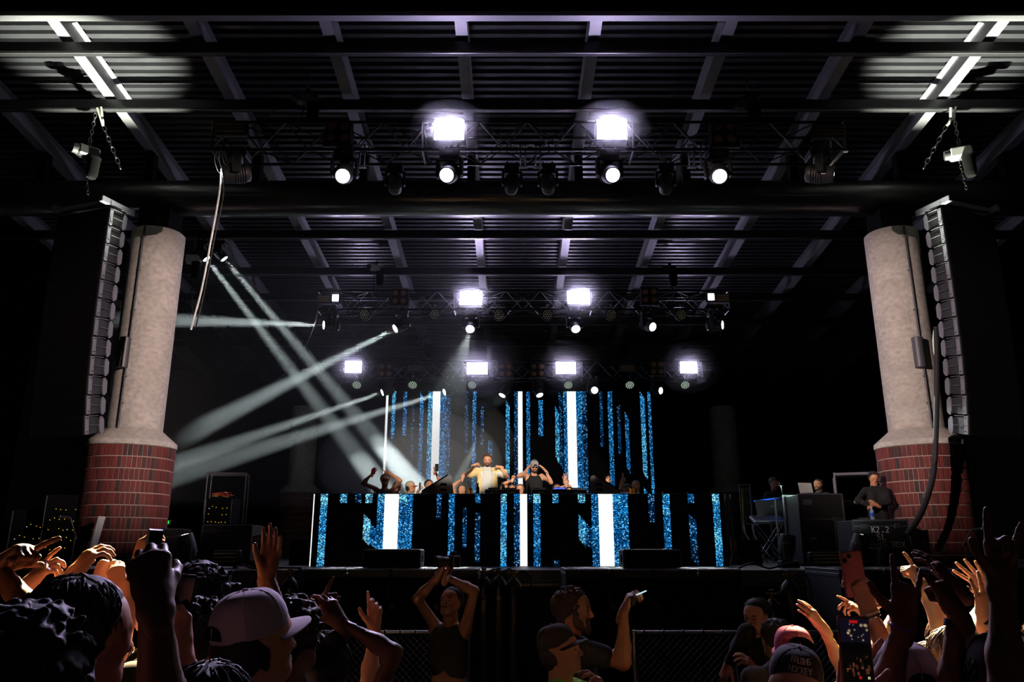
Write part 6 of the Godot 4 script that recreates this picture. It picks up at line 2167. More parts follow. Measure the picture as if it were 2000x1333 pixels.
func build_people() -> void:
	var black := cloth("cloth_black", Color(0.03, 0.03, 0.035))
	var navy := cloth("cloth_navy", Color(0.05, 0.06, 0.10))
	var white := cloth("cloth_white", Color(0.82, 0.81, 0.80))
	var grey := cloth("cloth_grey", Color(0.18, 0.18, 0.20))
	var neon := cloth("cloth_neon", Color(0.55, 0.80, 0.10))
	var green := cloth("cloth_green", Color(0.06, 0.30, 0.15))
	var maroon := cloth("cloth_maroon", Color(0.25, 0.06, 0.08))
	var denim := cloth("cloth_denim", Color(0.45, 0.58, 0.70))
	var cap_white := cloth("cap_white", Color(0.66, 0.60, 0.64))
	var cap_pink := cloth("cap_pink", Color(0.80, 0.36, 0.50))
	var cap_grey := cloth("cap_grey", Color(0.16, 0.145, 0.15))
	var cap_dark := cloth("cap_dark", Color(0.13, 0.12, 0.13))
	var pink_case := cloth("phone_pink", Color(0.85, 0.50, 0.48), 0.35)
	var gold := cloth("gold", Color(0.9, 0.65, 0.25), 0.3)
	gold.metallic = 1.0
	var pearl := cloth("pearl", Color(0.85, 0.8, 0.75), 0.4)
	var violet := cloth("violet_band", Color(0.35, 0.2, 0.6), 0.5)
	var stripes := StandardMaterial3D.new()
	stripes.resource_name = "striped cloth"
	var im := Image.create(32, 32, false, Image.FORMAT_RGB8)
	for y in 32:
		for x in 32:
			im.set_pixel(x, y, Color(0.42, 0.40, 0.48) if (y / 8) % 2 == 0 else Color(0.03, 0.03, 0.05))
	stripes.albedo_texture = ImageTexture.create_from_image(im)
	stripes.roughness = 0.9
	triplanar(stripes, 12.0)
	on_stage(black, white, grey, navy)

	var g := "crowd at the left"
	# near heads
	person({"head": V(160, 1252), "t": 1.8, "yaw": PI - 0.45, "turn": -0.1, "skin": "tan", "hair": "short", "hair_color": "brown", "seed": 4, "cloth": navy, "label": "large dark-haired head seen from behind, ear towards the stage", "group": g, "fine": 0.9})
	person({"head": V(45, 1352), "t": 1.35, "skin": "tan", "hair": "curly", "hair_color": "dark", "seed": 5, "cloth": black, "label": "person with a mop of dark curls at the crowd's left rim", "group": g})
	# the dark hand pointing in from the left rim
	person({"head": V(-150, 1240), "t": 2.3, "skin": "brown", "hair": "short", "cloth": black, "label": "person at the left rim pointing a dark hand to the right", "group": g,
		"arms": [{"side": RIGHT, "px": V(-6, 1108), "reach": 0.95, "far": 1.0, "pose": "point", "to": V(72, 1058), "dz": 0.02, "palm": Vector3(0.2, -1, 0.3)}]})
	# lit hands on the left
	person({"head": V(-25, 1255), "t": 3.0, "skin": "fair", "hair": "long", "hair_color": "brown", "seed": 6, "cloth": white, "shirt": "tank", "label": "brightly lit person with a beaded bracelet pointing ahead", "group": g,
		"arms": [{"side": RIGHT, "px": V(50, 1146), "reach": 0.86, "far": 1.0, "pose": "soft_point", "to": V(108, 1086), "dz": 0.05, "palm": Vector3(0.3, -0.6, -0.7), "elbow": V(52, 1206), "wear": [["bracelet", 0.015, pearl], ["bracelet", 0.026, gold]]}]})
	person({"head": V(70, 1290), "t": 2.9, "skin": "fair", "hair": "long", "hair_color": "dark", "seed": 7, "cloth": maroon, "shirt": "tank", "label": "person behind the large head raising a shaded hand", "group": g,
		"arms": [{"side": RIGHT, "px": V(142, 1124), "reach": 0.97, "far": -1.0, "pose": "relaxed", "to": V(178, 1080), "dz": 0.05, "palm": Vector3(0.5, -0.5, -0.7), "elbow": V(80, 1190), "wear": [["bracelet", 0.03, gold]]}]})
	person({"head": V(215, 1300), "t": 3.3, "skin": "pale", "hair": "short", "hair_color": "light", "seed": 8, "cloth": white, "label": "person raising two white-lit hands behind the large head", "group": g,
		"arms": [{"side": LEFT, "px": V(190, 1142), "reach": 0.95, "far": 1.0, "pose": "fist", "to": V(205, 1075), "dz": 0.03, "palm": Vector3(0.6, -0.3, -0.7)}, {"side": RIGHT, "px": V(232, 1150), "reach": 0.95, "far": 1.0, "pose": "grip", "to": V(222, 1080), "dz": 0.05, "palm": AWAY}]})
	# the near dark arm with a phone
	var r := person({"head": V(405, 1420), "t": 1.7, "skin": "brown", "hair": "short", "cloth": black, "label": "person close by raising a shadowed arm beside the large head", "group": g, "fine": 0.9, "fat": 1.1,
		"arms": [{"side": LEFT, "px": V(302, 1176), "reach": 0.98, "far": -1.0, "pose": "grip", "to": V(285, 1060), "dz": 0.04, "palm": Vector3(-0.5, 0, -0.9), "elbow": V(330, 1400)}]})
	r = person({"head": V(300, 1330), "t": 2.9, "skin": "fair", "hair": "tied", "hair_color": "brown", "cloth": maroon, "label": "person filming with a phone raised above the shadowed arm", "group": g,
		"arms": [{"side": LEFT, "px": V(268, 1105), "reach": 1.0, "far": 1.0, "pose": "grip", "to": V(282, 1040), "palm": Vector3(0.7, 0, -0.7)}]})
	phone(at_z(298, 1080, 2.7), Vector3(1, 0, 0.25), Vector3(0.1, 1, 0), "phone with a pale edge lifted above the shadowed arm", M.white_paint)
	r = person({"head": V(470, 1470), "t": 2.0, "h": 1.6, "skin": "fair", "hair": "long", "hair_color": "dark", "seed": 6, "cloth": green, "label": "person in green holding a dark phone upright", "group": g, "fine": 0.9,
		"arms": [{"side": LEFT, "px": V(352, 1278), "reach": 0.9, "far": -1.0, "pose": "grip", "to": V(345, 1205), "dz": 0.03, "palm": Vector3(-0.2, 0, 1), "elbow": V(385, 1345), "wear": [["bracelet", 0.05, violet]]}]})
	phone(at_z(342, 1188, 1.9), Vector3(0.1, -0.05, 1), Vector3(0.12, 1, 0), "dark phone held upright by the person in green", M.box_black, "phones held up", null, 1.0)
	person({"head": V(388, 1188), "t": 2.75, "skin": "tan", "hair": "tousled", "hair_color": "dark", "seed": 9, "cloth": black, "label": "person with glossy dark wavy hair behind the upright phone", "group": g})
	person({"head": V(392, 1245), "t": 2.5, "skin": "fair", "hair": "curly", "hair_color": "brown", "seed": 10, "cloth": grey, "h": 1.5, "label": "person with small brown curls under the wavy-haired one", "group": g})
	person({"head": V(505, 1258), "t": 2.3, "yaw": PI - 0.75, "nod": -0.12, "skin": "fair", "hair": "capped", "hair_color": "dark", "cap": cap_white, "cloth": black, "label": "person in a pale cap with the brim to the stage", "group": g, "fine": 0.9})
	person({"head": V(573, 1245), "t": 2.8, "yaw": PI - 0.3, "skin": "brown", "hair": "curly", "hair_color": "dark", "seed": 11, "cloth": stripes, "label": "curly-haired person in a striped shirt raising an open hand", "group": g,
		"arms": [{"side": LEFT, "px": V(522, 1124), "reach": 0.9, "far": 1.0, "pose": "flat", "to": V(535, 1042), "dz": 0.0, "palm": HERE, "elbow": V(548, 1200)}]})
	person({"head": V(642, 1312), "t": 3.2, "skin": "brown", "hair": "bun", "hair_color": "dark", "fat": 0.85, "cloth": black, "shirt": "tank", "label": "person with two hair buns clasping both hands overhead", "group": g,
		"arms": [{"side": LEFT, "px": V(621, 1208), "t": 3.25, "pose": "point", "to": V(640, 1140), "palm": Vector3(1, 0, -0.3), "elbow": V(590, 1290)}, {"side": RIGHT, "px": V(664, 1216), "t": 3.15, "pose": "relaxed", "to": V(628, 1160), "palm": Vector3(-0.6, -0.2, -0.7), "elbow": V(720, 1290)}]})
	person({"head": V(765, 1398), "t": 3.5, "skin": "fair", "hair": "long", "hair_color": "dark", "cloth": black, "shirt": "tank", "h": 1.45, "label": "person with a gold bracelet raising one finger", "group": g,
		"arms": [{"side": LEFT, "px": V(731, 1226), "reach": 1.0, "far": 1.0, "pose": "soft_point", "to": V(733, 1166), "palm": HERE, "elbow": V(748, 1310), "wear": [["bracelet", 0.055, gold]]}]})

	# in the pit
	g = "people in the pit"
	r = person({"head": V(880, 1178), "t": 6.9, "yaw": -0.45, "nod": -0.25, "skin": "tan", "hair": "tied", "hair_color": "dark", "shirt": "tank", "cloth": black, "hem": 1.08, "wide": 0.9, "label": "photographer in a black crop top lifting a camera overhead", "group": g,
		"arms": [{"side": RIGHT, "px": V(856, 1126), "t": 6.75, "pose": "grip", "to": V(866, 1098), "palm": Vector3(0.6, 0.4, -0.4), "pole": Vector3(-0.6, -0.3, 0.3)}, {"side": LEFT, "px": V(872, 1128), "t": 6.8, "pose": "grip", "to": V(884, 1096), "palm": Vector3(-0.6, 0.3, -0.3), "elbow": V(920, 1195), "wear": [["watch", 0.02, M.white_paint]]}]})
	var cam := thing("photo_camera", "black photo camera with a long lens lifted overhead in the pit", "camera", at_z(884, 1097, 6.8), -0.9)
	block(cam, "body", Vector3.ZERO, Vector3(0.14, 0.10, 0.08), M.box_black, Basis.IDENTITY, 0.012)
	var ls := Shape.new()
	ls.lathe([Vector2(0.035, 0.03), Vector2(0.038, 0.10), Vector2(0.045, 0.12), Vector2(0.046, 0.17), Vector2(0.038, 0.172), Vector2(0.034, 0.16)], 20, Transform3D(Basis(Vector3.RIGHT, PI / 2), Vector3.ZERO))
	part(cam, "lens", ls.mesh(), M.dark_grey)
	block(cam, "viewfinder", Vector3(0, 0.062, -0.01), Vector3(0.05, 0.035, 0.05), M.box_black)
	r = person({"head": V(1122, 1194), "t": 4.9, "yaw": 1.35, "skin": "tan", "hair": "curly", "hair_color": "auburn", "seed": 12, "beard": true, "cloth": navy, "label": "curly-haired man in the pit stretching a small camera to the right", "group": g,
		"arms": [{"side": RIGHT, "px": V(1218, 1196), "t": 4.7, "pose": "grip", "to": V(1228, 1168), "palm": Vector3(0.9, 0.2, 0.0), "elbow": V(1180, 1250)}]})
	var sc := thing("small_camera", "small black camera with a bright screen in a stretched-out hand", "camera", at_z(1236, 1170, 4.7), 1.2)
	block(sc, "body", Vector3.ZERO, Vector3(0.09, 0.06, 0.03), M.box_black, Basis(Vector3.BACK, 0.3), 0.006)
	block(sc, "flip_screen", Vector3(0.0, 0.03, 0.045), Vector3(0.05, 0.006, 0.07), M.white_led, Basis(Vector3.RIGHT, -0.4), 0.0)
	person({"head": V(1098, 1274), "t": 4.1, "yaw": 1.25, "nod": -0.18, "skin": "tan", "hair": "capped", "hair_color": "brown", "cap": cap_dark, "cloth": neon, "label": "person in profile with a dark cap and a neon green shirt", "group": g,
		"arms": [{"side": LEFT, "px": V(1184, 1362), "t": 3.7, "pose": "relaxed", "to": V(1164, 1324), "palm": Vector3(-0.8, 0, 0.3)}]})
	person({"head": V(1478, 1206), "t": 5.8, "yaw": -0.85, "nod": 0.15, "skin": "fair", "hair": "tied", "hair_color": "dark", "shirt": "long", "cloth": black, "wide": 0.9, "label": "woman in a black long-sleeved top looking down by the fence", "group": g,
		"arms": [{"side": RIGHT, "px": V(1422, 1300), "t": 5.7, "pose": "relaxed", "to": V(1412, 1325), "palm": Vector3(0.6, 0, -0.3), "elbow": V(1444, 1262)}, {"side": LEFT, "px": V(1478, 1312), "t": 5.5, "pose": "relaxed", "to": V(1466, 1298), "palm": Vector3(-0.6, 0, -0.3)}]})

	g = "crowd at the right"
	person({"head": V(1515, 1250), "t": 4.9, "yaw": PI + 0.2, "skin": "fair", "hair": "short", "hair_color": "dark", "cloth": navy, "label": "dark-haired person standing before the woman in black", "group": g})
	person({"head": V(1549, 1282), "t": 3.9, "skin": "fair", "hair": "capped", "hair_color": "dark", "cap": cap_pink, "brim": cap_pink, "open": 1.75, "cloth": black, "nod": 0.05, "label": "person in a pink cap with a black back", "group": g})
	var br := person({"head": V(1552, 1350), "t": 2.75, "skin": "fair", "hair": "capped", "hair_color": "brown", "cap": cap_grey, "backward": true, "open": 0.0, "turn": -0.3, "tip": 0.2, "nod": -0.34, "cloth": black, "label": "person in a charcoal cap lettered BRUINS HOCKEY worn backwards", "group": g, "fine": 0.9})
	cap_print(br)
	person({"head": V(1700, 1345), "t": 3.9, "skin": "fair", "hair": "short", "hair_color": "brown", "cloth": black, "label": "person stretching an open hand past the pink cap", "group": g,
		"arms": [{"side": LEFT, "px": V(1606, 1226), "reach": 0.98, "far": 1.0, "pose": "flat", "to": V(1555, 1162), "dz": 0.05, "palm": Vector3(-0.3, -0.4, -0.8), "elbow": V(1640, 1300)}]})
	r = person({"head": V(1800, 1375), "t": 2.7, "skin": "fair", "hair": "long", "hair_color": "dark", "cloth": grey, "shirt": "tank", "label": "person holding up a pink phone with the lenses towards us", "group": g,
		"arms": [{"side": LEFT, "px": V(1694, 1186), "reach": 1.0, "far": 1.0, "pose": "grip", "to": V(1672, 1118), "dz": 0.0, "palm": Vector3(-0.3, 0.1, -0.9), "elbow": V(1740, 1290), "wear": [["bracelet", 0.02, pearl], ["bracelet", 0.035, M.chrome]]}]})
	phone(at_z(1667, 1122, 2.78), Vector3(0.05, -0.05, -1), Vector3(-0.05, 1, 0), "pink phone held up with its two lenses towards us", pink_case, "phones held up", null, 1.0)
	r = person({"head": V(1590, 1470), "t": 1.9, "skin": "fair", "hair": "long", "hair_color": "brown", "cloth": maroon, "shirt": "tank", "label": "person filming the stage with a phone at shoulder height", "group": g, "fine": 0.9,
		"arms": [{"side": RIGHT, "px": V(1655, 1365), "t": 2.06, "pose": "open", "to": V(1668, 1290), "palm": Vector3(0.1, 0.05, 1.0)}]})
	phone(at_z(1671, 1270, 2.0), Vector3(-0.08, 0.05, 1), Vector3(0.03, 1, 0), "pink-edged phone whose screen shows the stage", pink_case, "phones held up", phone_picture(), 1.0)
	person({"head": V(1762, 1352), "t": 2.35, "skin": "fair", "hair": "capped", "hair_color": "brown", "cap": cap_white, "cloth": grey, "label": "person in a plain pale cap among raised hands", "group": g})
	person({"head": V(1670, 1475), "t": 2.0, "skin": "brown", "hair": "short", "cloth": black, "label": "person making a horned hand sign with a violet wristband", "group": g, "fine": 0.9,
		"arms": [{"side": RIGHT, "px": V(1766, 1214), "reach": 1.0, "far": 1.0, "pose": "horns", "to": V(1772, 1120), "dz": 0.0, "palm": Vector3(0.15, 0, -1), "elbow": V(1752, 1380), "wear": [["bracelet", 0.02, violet]]}]})
	person({"head": V(1990, 1420), "t": 2.5, "skin": "brown", "hair": "tousled", "cloth": black, "label": "person reaching a flat hand towards the brick column", "group": g, "fine": 0.95,
		"arms": [{"side": LEFT, "px": V(1866, 1146), "reach": 1.0, "far": 1.0, "pose": "flat", "to": V(1795, 1066), "dz": 0.1, "palm": Vector3(-0.3, -0.9, -0.2), "elbow": V(1925, 1270)}]})
	person({"head": V(1925, 1470), "t": 2.2, "skin": "brown", "hair": "short", "cloth": black, "label": "person with a black watch making a sign with two fingers", "group": g, "fine": 0.95,
		"arms": [{"side": LEFT, "px": V(1868, 1196), "reach": 1.0, "far": 1.0, "pose": "horns", "to": V(1832, 1135), "dz": 0.05, "palm": Vector3(-0.4, -0.3, -0.8), "elbow": V(1895, 1330), "wear": [["watch", 0.035, M.rubber]]}]})
	person({"head": V(2050, 1440), "t": 1.95, "skin": "brown", "hair": "short", "cloth": black, "label": "person making a horned hand sign with the thumb out", "group": g, "fine": 0.9,
		"arms": [{"side": LEFT, "px": V(1955, 1136), "reach": 1.0, "far": 1.0, "pose": "horns", "to": V(1955, 1048), "dz": 0.0, "palm": Vector3(-0.1, 0, 1), "elbow": V(1965, 1330)}]})
	person({"head": V(2040, 1270), "t": 3.5, "skin": "pale", "hair": "long", "hair_color": "light", "cloth": white, "shirt": "tank", "label": "brightly lit person spreading the fingers of one hand", "group": g,
		"arms": [{"side": LEFT, "px": V(1938, 1160), "reach": 0.95, "far": 1.0, "pose": "open", "to": V(1884, 1106), "dz": 0.05, "palm": Vector3(-0.2, -0.3, 1)}]})
	person({"head": V(1905, 1265), "t": 3.5, "skin": "pale", "hair": "short", "hair_color": "brown", "cloth": neon, "label": "person in a neon green shirt pointing upwards, arm in bright light", "group": g,
		"arms": [{"side": LEFT, "px": V(1800, 1145), "reach": 0.98, "far": 1.0, "pose": "point", "to": V(1772, 1092), "dz": 0.05, "palm": Vector3(-0.6, -0.4, -0.6), "elbow": V(1840, 1200)}]})
	person({"head": V(1815, 1300), "t": 4.2, "skin": "fair", "hair": "long", "hair_color": "dark", "cloth": black, "shirt": "tank", "label": "person pointing to the left below the pink phone", "group": g,
		"arms": [{"side": LEFT, "px": V(1690, 1200), "reach": 1.0, "far": 1.0, "pose": "soft_point", "to": V(1640, 1168), "dz": 0.0, "palm": Vector3(0.2, -0.9, -0.3)}]})
	person({"head": V(1850, 1262), "t": 3.8, "skin": "pale", "hair": "tied", "hair_color": "light", "cloth": denim, "label": "person pointing a white-lit hand to the left", "group": g,
		"arms": [{"side": LEFT, "px": V(1752, 1192), "reach": 0.95, "far": 1.0, "pose": "soft_point", "to": V(1704, 1164), "dz": 0.0, "palm": Vector3(0.2, -0.9, -0.3)}]})
	person({"head": V(1866, 1298), "t": 2.85, "skin": "fair", "hair": "short", "hair_color": "grey", "seed": 13, "cloth": black, "label": "grey-haired person seen from behind near the neon shirt", "group": g})
	person({"head": V(1940, 1252), "t": 3.0, "skin": "pale", "hair": "capped", "hair_color": "grey", "cloth": denim, "shirt": "long", "h": 1.6, "label": "person in a pale denim sleeve with a dark wristband", "group": g,
		"arms": [{"side": LEFT, "px": V(1925, 1212), "reach": 0.6, "far": 1.0, "pose": "open", "to": V(1925, 1170), "palm": AWAY, "elbow": V(1960, 1290), "wear": [["bracelet", 0.0, M.rubber]]}]})
	var hb := person({"head": V(1965, 1352), "t": 2.1, "skin": "tan", "hair": "short", "hair_color": "dark", "cloth": black, "cap": cap_dark, "label": "person in a dark cap carrying glossy glasses on top", "group": g})
	var gl := Shape.new()
	for s in [-1.0, 1.0]:
		gl.box(Vector3(s * 0.036, 0.105, -0.105), Vector3(0.06, 0.045, 0.008), Basis(Vector3.RIGHT, -0.7), 0.003)
	gl.box(Vector3(0, 0.11, -0.105), Vector3(0.03, 0.008, 0.008), Basis.IDENTITY, 0.002)
	part(hb.node, "glasses", gl.mesh(), M.lens_dark, hb.node.transform.affine_inverse() * (hb.head as Transform3D))

func cap_print(p: Dictionary) -> void:
	var node: Node3D = p.node
	var hx: Transform3D = node.transform.affine_inverse() * (p.head as Transform3D) * Transform3D(Basis(Vector3.UP, PI), Vector3.ZERO) * Transform3D(Basis(Vector3.RIGHT, -0.10), Vector3(0, 0.026, 0.0))
	var cream := cloth("cap_print", Color(0.80, 0.70, 0.58), 0.7)
	var orange := cloth("cap_orange", Color(0.85, 0.55, 0.12), 0.7)
	var k := 0
	for line in ["BRUINS", "HOCKEY"]:
		for c in int(line.length()):
			var a: float = (c - 2.5) * 0.150
			var y := 0.114 - k * 0.027
			var up := clampf((y - 0.028) / 0.105, 0.0, 0.98)
			var rad := pow(sqrt(1.0 - up * up), 0.62)
			var pos := Vector3(sin(a) * 0.0965 * rad, y * 0.92, -0.022 + cos(a) * 0.1115 * rad)
			letters(node, line[c], Vector3.ZERO, 0.021, cream, Basis.IDENTITY, "cap_lettering")
			var m: MeshInstance3D = node.get_child(node.get_child_count() - 1)
			var b := facing(Vector3(sin(a), up * 0.8, cos(a)))
			m.transform = hx * Transform3D(b, pos + b.z * 0.004)
		k += 1
	var s := Shape.new()
	var pts := []
	for j in 9:
		var a := lerpf(-0.42, 0.42, j / 8.0)
		pts.append(Vector3(sin(a) * 0.1015, 0.040, -0.022 + cos(a) * 0.1185))
	s.tube(pts, 0.002, 4)
	part(node, "cap_underline", s.mesh(), orange, hx)

func on_stage(black: Material, white: Material, grey: Material, navy: Material) -> void:
	var up := DECK + 0.48
	var cream := cloth("cloth_cream", Color(0.86, 0.76, 0.54))
	var lav := cloth("cloth_lavender", Color(0.62, 0.55, 0.66))
	var cap_beige := cloth("cap_beige", Color(0.62, 0.56, 0.48))
	var coral := cloth("cap_coral", Color(0.85, 0.28, 0.30))
	var cap_light := cloth("cap_light", Color(0.58, 0.56, 0.58))
	var g := "performers at the booth"
	var r := person({"head": V(952, 900), "t": 16.1, "ground": up, "yaw": 0.05, "nod": 0.22, "skin": "fair", "hair": "tousled", "hair_color": "chestnut", "seed": 14, "beard": true, "shirt": "tee", "cloth": white, "fine": 1.5, "label": "bearded man in an open cream shirt over a white tee, elbows raised", "group": g,
		"arms": [{"side": RIGHT, "px": V(927, 909), "t": 15.95, "pose": "fist", "to": V(935, 906), "palm": Vector3(0, -1, 0.3), "elbow": V(902, 930)}, {"side": LEFT, "px": V(977, 913), "t": 15.95, "pose": "fist", "to": V(967, 911), "palm": Vector3(0, -1, 0.3), "elbow": V(1000, 938)}]})
	# his open shirt: two front panels, a back and wide sleeves
	var S: float = r.scale
	var sh := Shape.new()
	var B := []
	for s in [-1.0, 1.0]:
		B.append([Vector3(s * 0.125, 1.40, 0.01) * S, Vector3(s * 0.15, 0.90, 0.02) * S, 0.082, 0.080, 0.03])
		B.append([Vector3(s * 0.14, 1.41, -0.02) * S, Vector3(s * 0.21, 1.41, -0.01) * S, 0.078, 0.082, 0.04])
		B.append([Vector3(s * 0.21, 1.41, 0.0) * S, Vector3(s * 0.34, 1.36, 0.02) * S, 0.082, 0.098, 0.04])
	B.append([Vector3(-0.1, 1.38, -0.06) * S, Vector3(0.1, 1.38, -0.06) * S, 0.08, 0.08, 0.04])
	B.append([Vector3(-0.09, 1.1, -0.07) * S, Vector3(0.09, 1.1, -0.07) * S, 0.09, 0.09, 0.04])
	part(r.node, "open_shirt", flesh(B, 0.024).mesh(), cream)
	var tee := Shape.new()
	tee.box(Vector3(0, 1.16, 0.108) * S, Vector3(0.19, 0.52, 0.02) * S, Basis.IDENTITY, 0.009)
	part(r.node, "tee_front", tee.mesh(), white)
	var mic := thing("hand_microphone", "black hand-held microphone in the bearded man's fist", "microphone", at_z(918, 918, 15.85))
	bar(mic, "grip", Vector3(0.08, 0.08, 0), Vector3(-0.07, -0.07, 0), 0.017, M.box_black)
	part(mic, "head", unit("ball"), M.dark_grey, Transform3D(Basis.from_scale(Vector3.ONE * 0.026), Vector3(-0.085, -0.085, 0)))
	r = person({"head": V(1043, 913), "t": 16.0, "ground": up - 0.1, "yaw": 0.2, "nod": 0.18, "skin": "fair", "hair": "capped", "hair_color": "dark", "beard": true, "shades": true, "cap": cap_light, "backward": true, "shirt": "tank", "cloth": black, "fine": 1.5, "label": "man in a black sleeveless top, sunglasses and headphones, hands at his ears", "group": g,
		"arms": [{"side": RIGHT, "px": V(1027, 921), "t": 15.9, "pose": "flat", "to": V(1034, 908), "palm": Vector3(1, 0, -0.2), "elbow": V(1018, 944)}, {"side": LEFT, "px": V(1066, 921), "t": 15.85, "pose": "flat", "to": V(1056, 908), "palm": Vector3(-1, 0, -0.2), "elbow": V(1080, 946), "wear": [["watch", 0.03, M.rubber]]}]})
	var hp := Shape.new()
	var pts := []
	for j in 15:
		var a := PI * j / 14.0
		pts.append(Vector3(cos(a) * 0.108, 0.02 + sin(a) * 0.145, -0.01))
	hp.tube(pts, 0.010, 8)
	for s in [-1.0, 1.0]:
		hp.lathe([Vector2(0.036, -0.015), Vector2(0.042, 0.0), Vector2(0.036, 0.015)], 16, Transform3D(Basis(Vector3.BACK, PI / 2), Vector3(s * 0.105, 0.0, -0.01)))
	part(r.node, "headphones", hp.mesh(), M.box_black, (r.node as Node3D).transform.affine_inverse() * (r.head as Transform3D))

	g = "guests behind the booth"
	r = person({"head": V(752, 939), "t": 17.4, "ground": DECK, "yaw": 0.25, "skin": "tan", "hair": "short", "hair_color": "dark", "shades": true, "shirt": "tank", "cloth": grey, "fine": 1.6, "label": "guest in a grey tank top and sunglasses lifting a pink cup", "group": g,
		"arms": [{"side": RIGHT, "px": V(727, 926), "t": 17.3, "pose": "grip", "to": V(729, 916), "palm": Vector3(0.6, 0, 0.6), "elbow": V(722, 948)}, {"side": LEFT, "px": V(762, 926), "t": 17.3, "pose": "point", "to": V(754, 920), "palm": Vector3(-0.3, -0.6, 0.6), "elbow": V(778, 944)}]})
	var cup := thing("pink_cup", "pink cup in the raised hand of the guest in grey", "cup", at_z(730, 927, 17.2))
	var cs := Shape.new()
	cs.lathe([Vector2(0.03, 0.0), Vector2(0.042, 0.13), Vector2(0.036, 0.128), Vector2(0.0, 0.1)], 14)
	part(cup, "cup", cs.mesh(), M.pink_cup)
	person({"head": V(776, 953), "t": 18.0, "ground": DECK, "skin": "tan", "hair": "short", "yaw": 0.4, "cloth": navy, "fine": 1.8, "label": "guest half hidden behind the tank top wearer", "group": g})
	person({"head": V(803, 953), "t": 17.0, "ground": DECK, "yaw": 1.4, "skin": "tan", "hair": "capped", "hair_color": "dark", "cap": cap_beige, "brim": coral, "cloth": white, "fine": 1.6, "label": "guest in a beige cap with a coral brim filming sideways", "group": g,
		"arms": [{"side": RIGHT, "px": V(817, 960), "t": 16.9, "pose": "grip", "to": V(820, 952), "palm": Vector3(0.9, 0, 0.1)}]})
	phone(at_z(820, 951, 16.85), Vector3(-0.8, 0, 0.4), Vector3.UP, "dark phone held by the guest in the coral-brimmed cap", M.box_black, "phones behind the booth", null, 1.1)
	person({"head": V(838, 949), "t": 17.6, "ground": DECK, "yaw": 0.5, "skin": "tan", "hair": "short", "hair_color": "dark", "cloth": navy, "fine": 1.6, "label": "guest stretching an arm high with a phone left of the wedge", "group": g,
		"arms": [{"side": LEFT, "px": V(850, 922), "reach": 1.0, "pose": "grip", "to": V(853, 913), "palm": HERE}]})
	phone(at_z(853, 914, 17.45), Vector3(0.2, 0, 1), Vector3.UP, "phone lifted high against the white screen stripe", M.mid_grey, "phones behind the booth", null, 1.1)
	person({"head": V(902, 958), "t": 17.8, "ground": DECK, "yaw": 0.2, "skin": "fair", "hair": "long", "hair_color": "light", "cloth": white, "shirt": "tank", "fine": 1.8, "label": "guest with fair hair raising an arm by the orange cup", "group": g,
		"arms": [{"side": RIGHT, "px": V(903, 936), "reach": 0.9, "pose": "relaxed", "to": V(905, 925), "palm": HERE}]})
	person({"head": V(985, 955), "t": 18.2, "ground": DECK, "skin": "tan", "hair": "short", "yaw": 0.1, "cloth": black, "fine": 1.8, "label": "guest behind the cream shirt's elbow", "group": g})
	person({"head": V(1000, 957), "t": 17.2, "ground": DECK, "yaw": 0.1, "skin": "tan", "hair": "long", "hair_color": "dark", "cloth": black, "fine": 1.7, "label": "dark-haired guest lifting a fist between the two performers", "group": g,
		"arms": [{"side": RIGHT, "px": V(1001, 938), "reach": 0.9, "pose": "fist", "to": V(1004, 929), "palm": HERE}]})
	person({"head": V(1016, 957), "t": 18.0, "ground": DECK, "yaw": 0.0, "skin": "fair", "hair": "long", "hair_color": "light", "cloth": grey, "fine": 1.8, "label": "light-haired guest between the two performers", "group": g})
	person({"head": V(1088, 957), "t": 18.0, "ground": DECK, "yaw": 0.1, "skin": "fair", "hair": "long", "hair_color": "light", "cloth": white, "fine": 1.8, "label": "guest right of the black top raising a spread hand", "group": g,
		"arms": [{"side": LEFT, "px": V(1103, 940), "reach": 0.9, "pose": "open", "to": V(1105, 928), "palm": HERE}]})
	person({"head": V(1090, 962), "t": 17.3, "ground": DECK, "yaw": 0.1, "skin": "tan", "hair": "long", "hair_color": "brown", "cloth": navy, "fine": 1.8, "label": "brown-haired guest low behind the players", "group": g})
	person({"head": V(1112, 962), "t": 17.6, "ground": DECK, "yaw": -0.1, "skin": "fair", "hair": "long", "hair_color": "brown", "cloth": black, "fine": 1.8, "label": "guest low behind the sheet on the table, one hand up", "group": g,
		"arms": [{"side": RIGHT, "px": V(1106, 948), "reach": 0.8, "pose": "relaxed", "to": V(1106, 938), "palm": HERE}]})
	person({"head": V(1225, 958), "t": 17.2, "ground": DECK, "yaw": 0.2, "skin": "tan", "hair": "capped", "hair_color": "brown", "cap": cloth("cap_olive", Color(0.18, 0.2, 0.1)), "cloth": grey, "fine": 1.8, "label": "guest in an olive cap behind the second juice cup", "group": g})
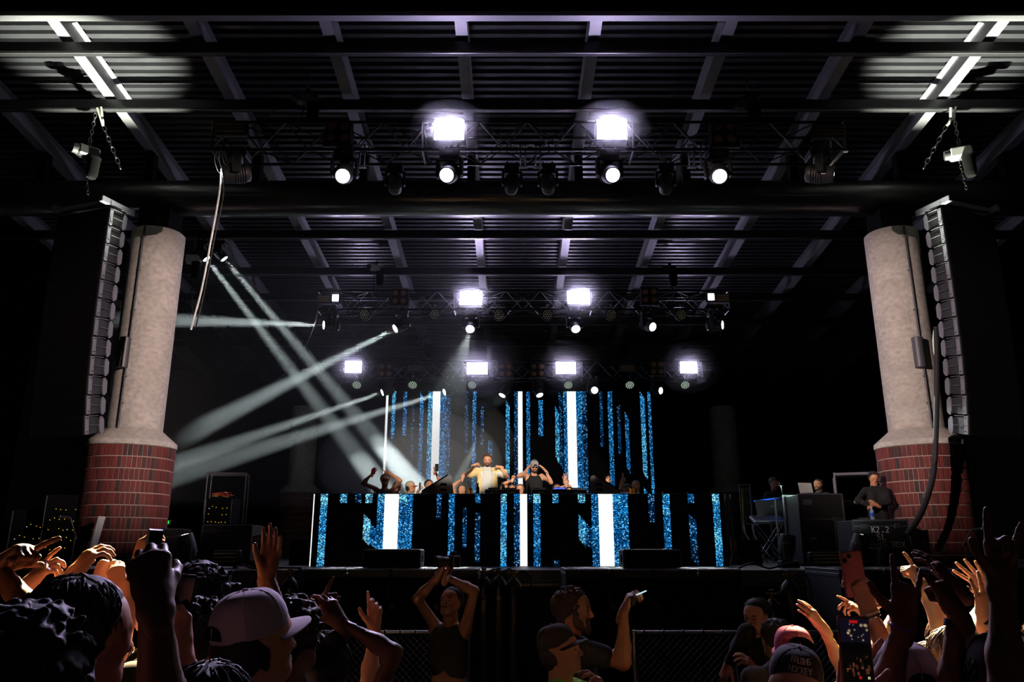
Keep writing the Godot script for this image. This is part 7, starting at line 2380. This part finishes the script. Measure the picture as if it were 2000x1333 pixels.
	person({"head": V(1192, 962), "t": 18.2, "ground": DECK, "yaw": 0.0, "skin": "fair", "hair": "short", "cloth": black, "fine": 1.8, "label": "guest whose open hand shows above the right wedge", "group": g,
		"arms": [{"side": RIGHT, "px": V(1186, 945), "reach": 0.85, "pose": "open", "to": V(1187, 933), "palm": HERE}]})
	r = person({"head": V(1242, 951), "t": 16.9, "ground": DECK, "yaw": -0.2, "skin": "tan", "hair": "curly", "hair_color": "brown", "seed": 15, "cloth": lav, "fine": 1.6, "label": "curly guest in lavender raising a bottle right of the wedge", "group": g,
		"arms": [{"side": RIGHT, "px": V(1214, 945), "t": 16.8, "pose": "grip", "to": V(1217, 936), "palm": HERE, "elbow": V(1212, 972)}]})
	var bt := thing("raised_bottle", "brown bottle in the hand of the guest in lavender", "bottle", at_z(1217, 943, 16.7))
	var bs := Shape.new()
	bs.lathe([Vector2(0.028, 0.0), Vector2(0.03, 0.1), Vector2(0.012, 0.15), Vector2(0.012, 0.2)], 14)
	part(bt, "bottle", bs.mesh(), M.wood)

	g = "crew on the right of the stage"
	person({"head": V(1598, 948), "t": 15.95, "ground": DECK, "yaw": -0.9, "skin": "tan", "hair": "tied", "hair_color": "brown", "beard": true, "cloth": grey, "fine": 1.5, "label": "engineer with tied-back hair behind the tall flight case", "group": g})
	person({"head": V(1707, 935), "t": 14.25, "ground": DECK, "yaw": -0.15, "nod": 0.35, "skin": "tan", "hair": "short", "hair_color": "dark", "shirt": "long", "cloth": black, "fine": 1.4, "label": "man in black looking down, hands clasped, behind the lettered case", "group": g,
		"arms": [{"side": RIGHT, "px": V(1700, 990), "t": 13.98, "pose": "fist", "to": V(1708, 983), "palm": Vector3(0.3, -0.2, -1)}, {"side": LEFT, "px": V(1714, 988), "t": 13.98, "pose": "relaxed", "to": V(1704, 982), "palm": Vector3(-0.2, -0.2, -1)}]})
	person({"head": V(1512, 946), "t": 18.4, "ground": DECK, "yaw": 0.2, "skin": "tan", "hair": "short", "hair_color": "dark", "cap": cloth("cap_slate", Color(0.2, 0.21, 0.24)), "brim": coral, "cloth": black, "fine": 1.7, "label": "crew member in a slate cap behind the blue-lit console", "group": g})
